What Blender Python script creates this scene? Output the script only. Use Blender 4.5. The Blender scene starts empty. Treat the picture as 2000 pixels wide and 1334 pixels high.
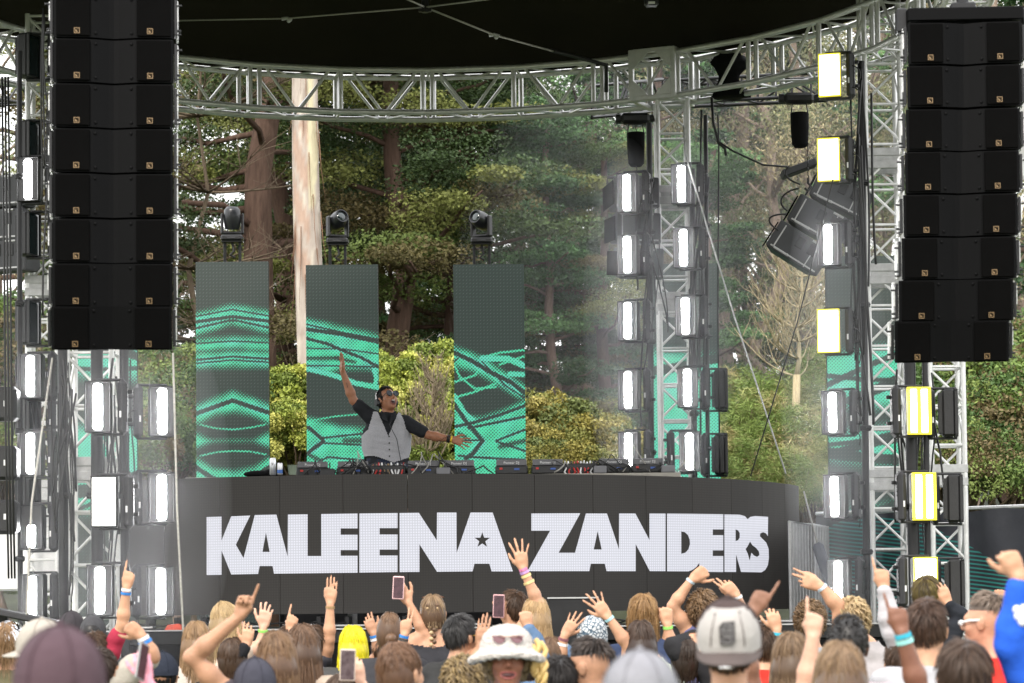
import bpy, bmesh, math, random
import numpy as np
from mathutils import Vector, Matrix, Euler, geometry

rnd = random.Random(7)
nrg = np.random.default_rng(11)
C = bpy.context.scene.collection
SC = bpy.context.scene
R = math.radians
PI = math.pi

# ------------------------------------------------------------------ camera
CAMZ = 1.75
cam_d = bpy.data.cameras.new('camera'); cam = bpy.data.objects.new('camera', cam_d); C.objects.link(cam)
cam.location = (0, 0, CAMZ)
CR = Matrix.Rotation(R(93), 4, 'X') @ Matrix.Rotation(R(-0.6), 4, 'Z')
cam.rotation_euler = CR.to_euler()
cam_d.lens = 90; cam_d.sensor_width = 36; cam_d.shift_y = 0.133
cam_d.clip_start = 0.3; cam_d.clip_end = 2000
cam_d.dof.use_dof = True; cam_d.dof.focus_distance = 24.0; cam_d.dof.aperture_fstop = 4.5
SC.camera = cam
CM3 = CR.to_3x3()
def P(px, py, Y):
    v = CM3 @ Vector(((px - 1000) / 5000, (667 - py) / 5000 + 0.133 * 0.4, -1.0))
    return Vector((0, 0, CAMZ)) + v * (Y / v.y)

# ------------------------------------------------------------------ world, sun, exposure
w = bpy.data.worlds.new("World"); SC.world = w; w.use_nodes = True
nt = w.node_tree; nt.nodes.clear()
sky = nt.nodes.new('ShaderNodeTexSky'); sky.sky_type = 'NISHITA'; sky.sun_disc = False
sky.sun_elevation = R(46); sky.sun_rotation = R(200); sky.air_density = 2.0; sky.dust_density = 6.0
mx = nt.nodes.new('ShaderNodeMix'); mx.data_type = 'RGBA'; mx.inputs[0].default_value = 0.86
bg = nt.nodes.new('ShaderNodeBackground'); bg.inputs[1].default_value = 0.145
wo = nt.nodes.new('ShaderNodeOutputWorld')
nt.links.new(sky.outputs[0], mx.inputs[6]); mx.inputs[7].default_value = (10.6, 10.6, 10.7, 1)
nt.links.new(mx.outputs[2], bg.inputs[0]); nt.links.new(bg.outputs[0], wo.inputs[0])
sl = bpy.data.lights.new('sun', 'SUN'); sl.energy = 1.5; sl.angle = R(12); sl.color = (1, .95, .88)
so = bpy.data.objects.new('sun', sl); C.objects.link(so)
so.rotation_euler = Vector((math.sin(R(200)) * math.cos(R(46)), math.cos(R(200)) * math.cos(R(46)), math.sin(R(46)))).to_track_quat('Z', 'Y').to_euler()
SC.view_settings.view_transform = 'Standard'; SC.view_settings.look = 'None'
SC.view_settings.exposure = 0.90; SC.view_settings.gamma = 1
SC.cycles.max_bounces = 6; SC.cycles.diffuse_bounces = 3; SC.cycles.glossy_bounces = 3
SC.cycles.transmission_bounces = 4; SC.cycles.transparent_max_bounces = 8; SC.cycles.volume_bounces = 0
SC.cycles.sample_clamp_indirect = 4.0

# ------------------------------------------------------------------ object helpers
def tag(o, label=None, cat=None, group=None, kind=None):
    if label: o['label'] = label
    if cat: o['category'] = cat
    if group: o['group'] = group
    if kind: o['kind'] = kind
    return o
def thing(name, label, cat, loc=(0, 0, 0), rotz=0, group=None):
    o = bpy.data.objects.new(name, None); C.objects.link(o)
    o.location = loc; o.rotation_euler = (0, 0, rotz); o.empty_display_size = .1
    return tag(o, label, cat, group)
def link_mesh(name, me, m, parent=None, world=False):
    if m is not None and not me.materials:
        for k in (m if isinstance(m, (list, tuple)) else [m]): me.materials.append(k)
    o = bpy.data.objects.new(name, me); C.objects.link(o)
    if parent is not None:
        o.parent = parent
        if world:
            o.location = -Vector(parent.location)
    return o
def dup(root, loc=None, rotz=None, label=None, group=None):
    r = root.copy(); C.objects.link(r)
    if loc is not None: r.location = loc
    if rotz is not None: r.rotation_euler = (0, 0, rotz)
    if label: r['label'] = label
    if group: r['group'] = group
    for ch in list(root.children):
        c = ch.copy(); C.objects.link(c); c.parent = r
        for g in list(ch.children):
            d = g.copy(); C.objects.link(d); d.parent = c
    return r

class MB:
    def __init__(s): s.v = []; s.f = []; s.n = 0; s.c = []; s.M = None; s.sm = False; s.col = (1, 1, 1)
    def add(s, vs, fs, col=None):
        a = np.asarray(vs, dtype=np.float64).reshape(-1, 3)
        if s.M is not None:
            m = np.array(s.M); a = a @ m[:3, :3].T + m[:3, 3]
        s.v.append(a); n = s.n
        s.f.extend([tuple(i + n for i in f) for f in fs])
        s.c.append(np.tile(np.array(tuple(col or s.col)[:3] + (1,), dtype=float)[None, :], (len(a), 1)))
        s.n += len(a); return s
    def box(s, c, size, bev=0.0, col=None):
        cx, cy, cz = c; hx, hy, hz = size[0] / 2, size[1] / 2, size[2] / 2
        if bev <= 0:
            vs = [(cx + sx * hx, cy + sy * hy, cz + sz * hz) for sx in (-1, 1) for sy in (-1, 1) for sz in (-1, 1)]
            return s.add(vs, [(0, 1, 3, 2), (4, 6, 7, 5), (0, 4, 5, 1), (2, 3, 7, 6), (0, 2, 6, 4), (1, 5, 7, 3)], col)
        b = min(bev, hx * .95, hy * .95, hz * .95); vs = []; idx = {}
        for sx in (-1, 1):
            for sy in (-1, 1):
                for sz in (-1, 1):
                    for a in range(3):
                        o = [hx, hy, hz]
                        for k in range(3):
                            if k != a: o[k] -= b
                        idx[(sx, sy, sz, a)] = len(vs)
                        vs.append((cx + sx * o[0], cy + sy * o[1], cz + sz * o[2]))
        fs = []
        for a in range(3):
            p, q = (a + 1) % 3, (a + 2) % 3
            for sg in (-1, 1):
                loop = []
                for (u, v_) in ((-1, -1), (1, -1), (1, 1), (-1, 1)):
                    t = [0, 0, 0]; t[a] = sg; t[p] = u; t[q] = v_; loop.append(idx[tuple(t) + (a,)])
                fs.append(tuple(loop if sg > 0 else loop[::-1]))
        for a in range(3):
            p, q = (a + 1) % 3, (a + 2) % 3
            for u in (-1, 1):
                for v_ in (-1, 1):
                    t0 = [0, 0, 0]; t1 = [0, 0, 0]; t0[a] = -1; t1[a] = 1
                    for t in (t0, t1): t[p] = u; t[q] = v_
                    q4 = (idx[tuple(t0) + (p,)], idx[tuple(t1) + (p,)], idx[tuple(t1) + (q,)], idx[tuple(t0) + (q,)])
                    fs.append(q4 if u * v_ > 0 else q4[::-1])
        for sx in (-1, 1):
            for sy in (-1, 1):
                for sz in (-1, 1):
                    t = tuple(idx[(sx, sy, sz, a)] for a in range(3)); fs.append(t if sx * sy * sz > 0 else t[::-1])
        return s.add(vs, fs, col)
    def tube(s, pts, r, n=8, cap=True, flat=1.0, up=None, col=None):
        pts = [Vector(p) for p in pts]
        rr = r if isinstance(r, (list, tuple, np.ndarray)) else [r] * len(pts)
        vs = []; fs = []; prev = Vector(up) if up is not None else None
        for i, p in enumerate(pts):
            t = (pts[min(i + 1, len(pts) - 1)] - pts[max(i - 1, 0)])
            if t.length < 1e-9: t = Vector((0, 0, 1))
            t.normalize()
            if prev is None: prev = Vector((0, 0, 1)) if abs(t.z) < .9 else Vector((1, 0, 0))
            u = (prev - t * prev.dot(t))
            if u.length < 1e-6: u = t.orthogonal()
            u.normalize(); prev = u; b = t.cross(u)
            for k in range(n):
                a = 2 * PI * k / n
                vs.append(p + u * (math.cos(a) * rr[i] * flat) + b * (math.sin(a) * rr[i]))
        for i in range(len(pts) - 1):
            for k in range(n):
                a0 = i * n + k; a1 = i * n + (k + 1) % n
                fs.append((a0, a1, a1 + n, a0 + n))
        if cap:
            fs.append(tuple(range(n))[::-1]); e = (len(pts) - 1) * n; fs.append(tuple(range(e, e + n)))
        return s.add([tuple(v) for v in vs], fs, col)
    def ball(s, c, r, nu=16, nv=10, col=None, half=None):
        rx, ry, rz = r if isinstance(r, (tuple, list)) else (r, r, r)
        vs = []; fs = []
        v0, v1 = (half if half else (0, PI))
        for j in range(nv + 1):
            t = v0 + (v1 - v0) * j / nv
            for i in range(nu):
                a = 2 * PI * i / nu
                vs.append((c[0] + rx * math.sin(t) * math.cos(a), c[1] + ry * math.sin(t) * math.sin(a), c[2] + rz * math.cos(t)))
        for j in range(nv):
            for i in range(nu):
                fs.append((j * nu + i, (j + 1) * nu + i, (j + 1) * nu + (i + 1) % nu, j * nu + (i + 1) % nu))
        return s.add(vs, fs, col)
    def lathe(s, prof, n=24, c=(0, 0, 0), col=None):
        vs = []; fs = []
        for (r, z) in prof:
            for i in range(n):
                a = 2 * PI * i / n; vs.append((c[0] + r * math.cos(a), c[1] + r * math.sin(a), c[2] + z))
        for j in range(len(prof) - 1):
            for i in range(n):
                fs.append((j * n + i, j * n + (i + 1) % n, (j + 1) * n + (i + 1) % n, (j + 1) * n + i))
        return s.add(vs, fs, col)
    def prism(s, poly, y0, y1, col=None):           # poly in x,z extruded along y
        n = len(poly)
        vs = [(x, y0, z) for x, z in poly] + [(x, y1, z) for x, z in poly]
        fs = [tuple(range(n)), tuple(range(n, 2 * n))[::-1]] + [(i, i + n, (i + 1) % n + n, (i + 1) % n) for i in range(n)]
        return s.add(vs, fs, col)
    def build(s, name, m, parent=None, world=False, smooth=None, colattr=False):
        me = bpy.data.meshes.new(name)
        me.from_pydata(np.concatenate(s.v).tolist() if s.v else [], [], s.f)
        if smooth is not None:
            me.polygons.foreach_set('use_smooth', [True] * len(me.polygons))
            if smooth < 3:
                me.set_sharp_from_angle(angle=smooth)
        if colattr:
            ca = me.color_attributes.new('Col', 'FLOAT_COLOR', 'POINT')
            ca.data.foreach_set('color', np.concatenate(s.c).astype(np.float32).ravel())
        me.update()
        return link_mesh(name, me, m, parent, world)

# ------------------------------------------------------------------ materials
def mat(name, col, rough=.6, metal=0.0, var=.0, vscale=6.0, bump=0.0, bscale=40.0, emit=None, es=0.0, attr=False, spec=.5, stretch=(1, 1, 1), coat=0):
    m = bpy.data.materials.new(name); m.use_nodes = True; N = m.node_tree.nodes; L = m.node_tree.links
    b = N['Principled BSDF']; b.inputs['Roughness'].default_value = rough; b.inputs['Metallic'].default_value = metal
    b.inputs['Specular IOR Level'].default_value = spec
    if coat: b.inputs['Coat Weight'].default_value = coat
    tc = N.new('ShaderNodeTexCoord'); mp = N.new('ShaderNodeMapping'); mp.inputs['Scale'].default_value = stretch
    L.new(tc.outputs['Object'], mp.inputs[0])
    src = None
    if attr:
        at = N.new('ShaderNodeAttribute'); at.attribute_name = 'Col'; src = at.outputs['Color']
        if not attr == 'raw':
            mu = N.new('ShaderNodeMix'); mu.data_type = 'RGBA'; mu.blend_type = 'MULTIPLY'; mu.inputs[0].default_value = 1
            L.new(src, mu.inputs[6]); mu.inputs[7].default_value = (*col, 1); src = mu.outputs[2]
    if var > 0:
        nz = N.new('ShaderNodeTexNoise'); nz.inputs['Scale'].default_value = vscale; nz.inputs['Detail'].default_value = 6
        nz.inputs['Roughness'].default_value = .65
        L.new(mp.outputs[0], nz.inputs[0])
        mr = N.new('ShaderNodeMapRange'); mr.inputs[1].default_value = .3; mr.inputs[2].default_value = .7
        mr.inputs[3].default_value = 1 - var; mr.inputs[4].default_value = 1 + var; L.new(nz.outputs[0], mr.inputs[0])
        vm = N.new('ShaderNodeVectorMath'); vm.operation = 'SCALE'
        if src is not None: L.new(src, vm.inputs[0])
        else: vm.inputs[0].default_value = col
        L.new(mr.outputs[0], vm.inputs['Scale']); L.new(vm.outputs[0], b.inputs['Base Color'])
    elif src is not None: L.new(src, b.inputs['Base Color'])
    else: b.inputs['Base Color'].default_value = (*col, 1)
    if bump > 0:
        n2 = N.new('ShaderNodeTexNoise'); n2.inputs['Scale'].default_value = bscale; n2.inputs['Detail'].default_value = 4
        L.new(mp.outputs[0], n2.inputs[0])
        bp = N.new('ShaderNodeBump'); bp.inputs['Strength'].default_value = bump; bp.inputs['Distance'].default_value = .02
        L.new(n2.outputs[0], bp.inputs['Height']); L.new(bp.outputs[0], b.inputs['Normal'])
    if emit is not None:
        b.inputs['Emission Color'].default_value = (*emit, 1); b.inputs['Emission Strength'].default_value = es
    return m
M = {}
M['alu'] = mat('aluminium', (.66, .66, .65), .36, .45, .12, 9, .1, 60)
M['alu_dull'] = mat('galvanised_steel', (.46, .46, .46), .5, .45, .2, 12)
M['black'] = mat('black_plastic', (.011, .011, .012), .45, 0, .3, 5, .15, 90)
M['blackmetal'] = mat('black_metal', (.012, .012, .013), .4, .3, .3, 8)
M['grille'] = mat('speaker_grille', (.0016, .0015, .0015), .8, 0, .3, 3, .3, 400, spec=.05)
M['satin'] = mat('satin_black', (.0013, .0013, .0016), .55, 0, .1, 3, spec=.09)
M['greyblack'] = mat('charcoal_paint', (.028, .028, .031), .6, 0, .2, 6, .2, 200)
M['rubber'] = mat('cable_rubber', (.012, .012, .012), .55, 0, .2, 20)
M['rope'] = mat('pale_rope', (.3, .29, .26), .8, 0, .2, 40)
M['canopy'] = mat('canopy_fabric', (.015, .0125, .007), .8, 0, .25, .6, .2, 3, spec=.15)
M['skirt'] = mat('stage_skirt_fabric', (.007, .007, .0075), .9, 0, .3, 1.2, .4, 8, stretch=(3, 1, .3), spec=.1)
M['gold'] = mat('gold_badge', (.20, .13, .065), .4, .3, .1, 40)
M['white'] = mat('white_plastic', (.7, .7, .7), .4, 0, .1, 10)
M['tube'] = mat('lit_tube', (1, 1, 1), .3, emit=(1, 1, 1), es=42)
M['face'] = mat('frosted_panel', (.022, .022, .022), .4, 0, .1, 60, emit=(1, 1, 1), es=.035, spec=.2)
M['full'] = mat('lit_panel', (1, 1, 1), .3, emit=(1, 1, .93), es=4.5)
M['yellow'] = mat('yellow_lit_rim', (.8, .75, .05), .3, emit=(.95, .80, .05), es=.36)
M['yelpanel'] = mat('yellow_panel', (.8, .75, .05), .3, emit=(.75, .70, .0), es=.5)
M['lens'] = mat('lens_glass', (.01, .02, .02), .08, .2, .1, 4, coat=1)

def quadmesh(name, V, cols, m, parent=None, nper=4, uvs=None):
    n = len(V) // nper; me = bpy.data.meshes.new(name)
    me.vertices.add(n * nper); me.vertices.foreach_set('co', np.asarray(V, np.float32).ravel())
    me.loops.add(n * nper); me.loops.foreach_set('vertex_index', np.arange(n * nper, dtype=np.int32))
    me.polygons.add(n); me.polygons.foreach_set('loop_start', np.arange(n, dtype=np.int32) * nper)
    me.polygons.foreach_set('loop_total', np.full(n, nper, np.int32))
    ca = me.color_attributes.new('Col', 'FLOAT_COLOR', 'POINT')
    c4 = np.ones((n * nper, 4), np.float32); c4[:, :3] = cols; ca.data.foreach_set('color', c4.ravel())
    me.update(calc_edges=True); me.materials.append(m)
    if parent == 'mesh': return me
    return link_mesh(name, me, None, parent)

# ------------------------------------------------------------------ ground and hill
M['grass'] = mat('grass_ground', (.07, .09, .035), .95, 0, .5, .8, .5, 12)
M['earth'] = mat('hillside_earth', (.03, .036, .016), .95, 0, .6, .7, .6, 5)
g = MB(); g.add([(-500, -300, 0), (500, -300, 0), (500, 900, 0), (-500, 900, 0)], [(0, 1, 2, 3)])
tag(g.build('ground', M['grass']), kind='structure')
h = MB(); nx, ny = 60, 40; vs = []
def hillz(x, y): return max(0.0, (min(y, 78) - 33) * .2) + max(0, abs(x + 1) - 9) * .05 * min(1, max(0, (y - 33) / 10)) - .02
for j in range(ny + 1):
    for i in range(nx + 1):
        x = -90 + 180 * i / nx; y = 32 + 110 * (j / ny) ** 1.3
        vs.append((x, y, hillz(x, y) + (.25 * math.sin(x * .7 + y * .3) if y > 36 else 0)))
h.add(vs, [(j * (nx + 1) + i, j * (nx + 1) + i + 1, (j + 1) * (nx + 1) + i + 1, (j + 1) * (nx + 1) + i) for j in range(ny) for i in range(nx)])
tag(h.build('hill', M['earth'], smooth=3.2), kind='structure')

# ------------------------------------------------------------------ stage
t = thing('stage', 'raised black stage deck with draped front below the long screen', 'stage', (-.5, 22.3, 0))
b = MB(); b.box((0, 3.4, 1.55), (8.6, 6.8, .12), .01); b.build('deck', M['blackmetal'], t)
b = MB(); b.box((0, -.012, 1.618), (8.6, .02, .012)); b.build('edge_strip', M['alu_dull'], t)
nx = 160; vs = []; fs = []
for i in range(nx + 1):
    x = -4.3 + 8.6 * i / nx; y = .02 + .02 * math.sin(i * 1.1) + .012 * math.sin(i * 2.7)
    vs += [(x, y - .03, .01), (x, y - .01, 1.485)]
b = MB(); b.add(vs, [(2 * i, 2 * i + 2, 2 * i + 3, 2 * i + 1) for i in range(nx)]); b.build('skirt', M['skirt'], t, smooth=3.2)
b = MB()
for sx in (-4.28, 4.28): b.box((sx, 3.4, .75), (.03, 6.7, 1.47))
b.box((0, 6.77, .75), (8.5, .03, 1.47)); b.build('side_panel', M['blackmetal'], t)
# clutter tray between deck and screen
t = thing('screen_support_frame', 'low black frame of feet and cables under the curved name screen', 'frame', (-.5, 22.75, 1.61))
b = MB(); b.box((0, .5, .012), (6.9, .9, .02), .004); b.build('base_plate', M['blackmetal'], t)
for k in range(26):
    x = -3.3 + 6.4 * k / 25; b = MB(); b.box((x, .5, .07), (.04, .4, .1), .005); b.build('foot', M['blackmetal'], t)
for k in range(7):
    x = -2.9 + k * .98 + rnd.uniform(-.1, .1); b = MB(); b.box((x, .18, .035), (rnd.uniform(.35, .8), .04, .014)); b.build('rail', M['alu_dull'], t)
for k in range(16):
    x = rnd.uniform(-3.3, 3.0); pts = [(x + .12 * j + rnd.uniform(-.05, .05), .1 + rnd.uniform(0, .2), .02 + .05 * abs(math.sin(j * 1.3 + k))) for j in range(6)]
    b = MB(); b.tube(pts, .008, 5); b.build('cable', M['rubber'], t)
t = tag(MB().add([(0, 0, 0), (.16, 0, 0), (.19, .1, 0), (.02, .1, 0), (.03, .03, .05), (.13, .02, .06), (.15, .07, .05)], [(0, 1, 5, 4), (1, 2, 6, 5), (2, 3, 4, 6), (3, 0, 4), (4, 5, 6)]).build('shackle_bag', mat('red_cloth', (.6, .07, .03), .7, 0, .2, 20)), 'small crumpled red bag lying on the stage lip under the screen', 'bag')
t.location = P(320, 1226, 22.35); t.location.z = 1.618

# ------------------------------------------------------------------ curved name screen
LX, LY, LR = -1.2, 27.3, 4.3
def led_hit(px, py, off=0.0):
    o = Vector((0, 0, CAMZ)); v = (P(px, py, 10) - o)
    r = LR + off
    ax, ay = o.x - LX, o.y - LY
    A = v.x ** 2 + v.y ** 2; B = 2 * (ax * v.x + ay * v.y); Cc = ax * ax + ay * ay - r * r
    tt = (-B - math.sqrt(max(B * B - 4 * A * Cc, 0))) / (2 * A); p = o + v * tt
    return math.atan2(p.x - LX, -(p.y - LY)), p.z
def led_pt(a, z, off=0.0): return (LX + (LR + off) * math.sin(a), LY - (LR + off) * math.cos(a), z)
aR, ztop = led_hit(1560, 948); _, zt2 = led_hit(900, 925); _, zb = led_hit(900, 1196)
aL = math.atan2(-3.62 - LX, 3.4)
ztop = zt2
M['ledwall'] = mat('led_tiles', (.0165, .015, .0135), .75, 0, .06, 1.5, emit=(.0095, .0085, .0078), es=1)
def add_pixel_grid(m, pitch, lo, hi, coord='UV'):
    N = m.node_tree.nodes; L = m.node_tree.links; b = N['Principled BSDF']
    uv = N.new('ShaderNodeUVMap'); sp = N.new('ShaderNodeSeparateXYZ'); L.new(uv.outputs[0], sp.inputs[0])
    outs = []
    for k in (0, 1):
        a = N.new('ShaderNodeMath'); a.operation = 'MULTIPLY'; a.inputs[1].default_value = 2 * PI / pitch; L.new(sp.outputs[k], a.inputs[0])
        c = N.new('ShaderNodeMath'); c.operation = 'SINE'; L.new(a.outputs[0], c.inputs[0]); outs.append(c)
    mi = N.new('ShaderNodeMath'); mi.operation = 'MINIMUM'; L.new(outs[0].outputs[0], mi.inputs[0]); L.new(outs[1].outputs[0], mi.inputs[1])
    mr = N.new('ShaderNodeMapRange'); mr.inputs[1].default_value = -1; mr.inputs[2].default_value = .2; mr.inputs[3].default_value = lo; mr.inputs[4].default_value = hi
    oi = N.new('ShaderNodeObjectInfo'); m2 = N.new('ShaderNodeMath'); m2.operation = 'MULTIPLY_ADD'; m2.inputs[1].default_value = .34 if lo < .6 else .0; m2.inputs[2].default_value = .83 if lo < .6 else 1.0; L.new(oi.outputs['Random'], m2.inputs[0])
    m3 = N.new('ShaderNodeMath'); m3.operation = 'MULTIPLY'; L.new(m2.outputs[0], m3.inputs[0]); L.new(mr.outputs[0], m3.inputs[1])
    L.new(mi.outputs[0], mr.inputs[0]); L.new(m3.outputs[0], b.inputs['Emission Strength'])
add_pixel_grid(M['ledwall'], .0235, .45, 1.35)
M['ledtext'] = mat('lit_letters', (.12, .12, .12), .6, emit=(.37, .375, .42), es=1)
add_pixel_grid(M['ledtext'], .0235, .72, 1.08)
def uv_cyl(o):
    me = o.data; uvl = me.uv_layers.new(name='UVMap'); co = np.zeros(len(me.vertices) * 3); me.vertices.foreach_get('co', co); co = co.reshape(-1, 3)
    loc = np.array(o.parent.location) if o.parent else np.zeros(3)
    w_ = co
    a = np.arctan2(w_[:, 0] - LX, -(w_[:, 1] - LY)) * LR; li = np.zeros(len(me.loops), np.int32); me.loops.foreach_get('vertex_index', li)
    uvl.data.foreach_set('uv', np.stack([a[li], w_[li, 2]], 1).astype(np.float32).ravel())
booth = thing('name_screen', 'long curved dark screen across the stage front with KALEENA ZANDERS in white capitals', 'led screen', led_pt((aL + aR) / 2, zb))
npan = 14
for k in range(npan):
    a0 = aL + (aR - aL) * k / npan + .0006; a1 = aL + (aR - aL) * (k + 1) / npan - .0006; vs = []; fs = []
    for j in range(5):
        a = a0 + (a1 - a0) * j / 4
        vs += [led_pt(a, zb), led_pt(a, ztop), led_pt(a, ztop, -.07), led_pt(a, zb, -.07)]
    for j in range(4):
        for q in range(4): fs.append((j * 4 + q, (j + 1) * 4 + q, (j + 1) * 4 + (q + 1) % 4, j * 4 + (q + 1) % 4))
    fs += [(0, 1, 2, 3), (19, 18, 17, 16)]
    o = MB().add(vs, fs).build('screen_panel', M['ledwall'], booth, world=True); uv_cyl(o)
# lettering, pixel outlines of the photograph laid onto the curved tiles
star = [(941.8 + (15.8 if k % 2 == 0 else 6.3) * math.sin(k * PI / 5), 1055.2 - (15.8 if k % 2 == 0 else 6.3) * math.cos(k * PI / 5)) for k in range(10)]
LET = [
 ([(404, 1010), (433, 1009), (433, 1056), (452, 1008.5), (489, 1007), (461, 1064), (476, 1090), (498, 1006), (540, 1005), (562, 1087), (562.5, 1005), (601, 1004.5), (601, 1086), (627.5, 1086), (627.5, 1004), (698.5, 1003), (698.5, 1032), (665.5, 1032), (665.5, 1044.5), (698.5, 1044.5), (698.5, 1074.5), (665.5, 1074.5), (665.5, 1085.5), (698.5, 1085.5), (698.5, 1118.6), (535.5, 1120.5), (532.5, 1105.5), (507.5, 1105.5), (504.5, 1121), (452, 1122), (433, 1075), (433, 1122.6), (404, 1123)], [[(519.7, 1040), (513, 1078), (527, 1078)]]),
 ([(702, 1003), (776.5, 1002), (776.5, 1031.5), (741.5, 1031.5), (741.5, 1044), (776.5, 1044), (776.5, 1073.5), (741.5, 1073.5), (741.5, 1085), (776.5, 1085), (776.5, 1117.3), (702, 1118.4)], []),
 ([(780.5, 1002), (818, 1001.5), (853, 1055.5), (853.5, 1001), (891.5, 1001), (891.7, 1080), (919, 1001), (962, 1001), (1001.5, 1116), (960, 1116), (955.5, 1101), (926.5, 1101), (923, 1116), (853.5, 1116.8), (819.2, 1063), (819.2, 1117), (780.5, 1117.4)], [star]),
 ([(1037.5, 1003), (1133, 1002.5), (1090.7, 1079.6), (1122.6, 1079.6), (1144, 1003), (1185, 1003), (1208.5, 1073), (1208.7, 1003), (1240.5, 1003), (1268, 1055), (1268, 1003), (1299.3, 1003), (1299.3, 1115.6), (1268.6, 1115.5), (1241.2, 1063), (1241.2, 1115.6), (1184.4, 1115.5), (1180.6, 1101), (1153.6, 1101), (1150.6, 1115.5), (1030, 1115.6), (1074, 1036.7), (1037.5, 1036.7)], [[(1166.9, 1037.4), (1159.2, 1073.3), (1174.8, 1073.3)]]),
 ([(1302.3, 1003), (1412, 1004.5), (1412, 1034), (1391.5, 1034), (1391.5, 1045.3), (1412, 1045.3), (1412, 1075), (1391.5, 1075), (1391.5, 1086), (1412, 1086), (1412, 1117.5), (1365.5, 1117), (1365.2, 1099), (1360, 1107), (1352, 1113), (1344, 1116), (1302.3, 1115.8)], [[(1330, 1038), (1337, 1039.5), (1343, 1045), (1346.5, 1054), (1347, 1063), (1344, 1073), (1338, 1079.5), (1330, 1081.7)]]),
 ([(1414.3, 1004.8), (1444, 1005.3), (1454, 1008), (1459.5, 1014), (1465, 1009.5), (1474, 1007.8), (1499.5, 1009.5), (1499, 1047), (1495, 1041.5), (1489.5, 1039.5), (1484, 1042), (1483.6, 1047.5), (1488, 1052), (1496, 1060), (1500.5, 1072), (1501, 1090), (1499, 1104), (1494, 1113), (1486.5, 1118), (1446.7, 1117.3), (1437, 1083), (1437, 1117.3), (1414.3, 1117.2)], [[(1436, 1034), (1441, 1036), (1444, 1041), (1444, 1050), (1441, 1055), (1436, 1057)], [(1464.2, 1057.6), (1460, 1066), (1455.6, 1072.5), (1460, 1082), (1463.5, 1094.7), (1466.9, 1079.5), (1472, 1085), (1478, 1087.8), (1482.6, 1084), (1481.5, 1077), (1476, 1070), (1469, 1065)]]),
]
bm = bmesh.new()
for outer, holes in LET:
    loops = []
    for lp in [outer] + holes:
        loops.append([Vector((led_hit(x, y)[0] * LR, led_hit(x, y)[1], 0)) for x, y in lp])
    flat = [v for lp in loops for v in lp]; bv = [bm.verts.new(v) for v in flat]
    for tri in geometry.tessellate_polygon(loops):
        try: bm.faces.new([bv[i] for i in tri])
        except ValueError: pass
u = -4.0
while u < 5.4:
    bmesh.ops.bisect_plane(bm, geom=bm.verts[:] + bm.edges[:] + bm.faces[:], plane_co=(u, 0, 0), plane_no=(1, 0, 0)); u += .09
for v in bm.verts: v.co = Vector(led_pt(v.co.x / LR, v.co.y, .004))
bmesh.ops.recalc_face_normals(bm, faces=bm.faces[:])
me = bpy.data.meshes.new('lettering'); bm.to_mesh(me); bm.free(); me.materials.append(M['ledtext'])
o = link_mesh('lettering', me, None, booth, True); uv_cyl(o)

# ------------------------------------------------------------------ tall LED banners behind the booth
def ledmat():
    m = bpy.data.materials.new('halftone_led'); m.use_nodes = True; N = m.node_tree.nodes; L = m.node_tree.links
    b = N['Principled BSDF']; b.inputs['Base Color'].default_value = (.03, .034, .032, 1); b.inputs['Roughness'].default_value = .7
    at = N.new('ShaderNodeAttribute'); at.attribute_name = 'Col'
    tc = N.new('ShaderNodeTexCoord'); sp = N.new('ShaderNodeSeparateXYZ'); L.new(tc.outputs['Object'], sp.inputs[0])
    def ma(op, x, y=None):
        n = N.new('ShaderNodeMath'); n.operation = op
        for i, q in enumerate((x, y)):
            if q is None: continue
            if isinstance(q, (int, float)): n.inputs[i].default_value = q
            else: L.new(q, n.inputs[i])
        return n.outputs[0]
    k = 2 * PI / .038
    pat = ma('MULTIPLY', ma('SINE', ma('MULTIPLY', sp.outputs[0], k)), ma('SINE', ma('MULTIPLY', sp.outputs[2], k)))
    v = ma('ADD', ma('MULTIPLY', at.outputs['Alpha'], 1.30), ma('MULTIPLY', pat, .62)); v = ma('SUBTRACT', v, .50)
    v = ma('MINIMUM', ma('MAXIMUM', ma('MULTIPLY', v, 1.6), 0.0), 1.0)
    # faint stray pixels of the idle tiles
    pat2 = ma('MULTIPLY', ma('SINE', ma('MULTIPLY', sp.outputs[0], k * .5)), ma('SINE', ma('MULTIPLY', sp.outputs[2], k * .5)))
    idle = ma('MULTIPLY', ma('MAXIMUM', ma('SUBTRACT', ma('ABSOLUTE', pat2), .86), 0.0), .75)
    mix = N.new('ShaderNodeMix'); mix.data_type = 'RGBA'; L.new(v, mix.inputs[0]); mix.inputs[6].default_value = (.010, .018, .015, 1)
    L.new(at.outputs['Color'], mix.inputs[7])
    ad = N.new('ShaderNodeVectorMath'); ad.operation = 'ADD'; L.new(mix.outputs[2], ad.inputs[0]); L.new(idle, ad.inputs[1])
    L.new(ad.outputs[0], b.inputs['Emission Color']); b.inputs['Emission Strength'].default_value = .66
    return m
M['led'] = ledmat()
def pdist(X, Y_, pts):
    d = np.full(X.shape, 1e9)
    for (x0, y0), (x1, y1) in zip(pts[:-1], pts[1:]):
        dx, dy = x1 - x0, y1 - y0; t_ = np.clip(((X - x0) * dx + (Y_ - y0) * dy) / (dx * dx + dy * dy + 1e-9), 0, 1)
        d = np.minimum(d, np.hypot(X - x0 - t_ * dx, Y_ - y0 - t_ * dy))
    return d
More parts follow.
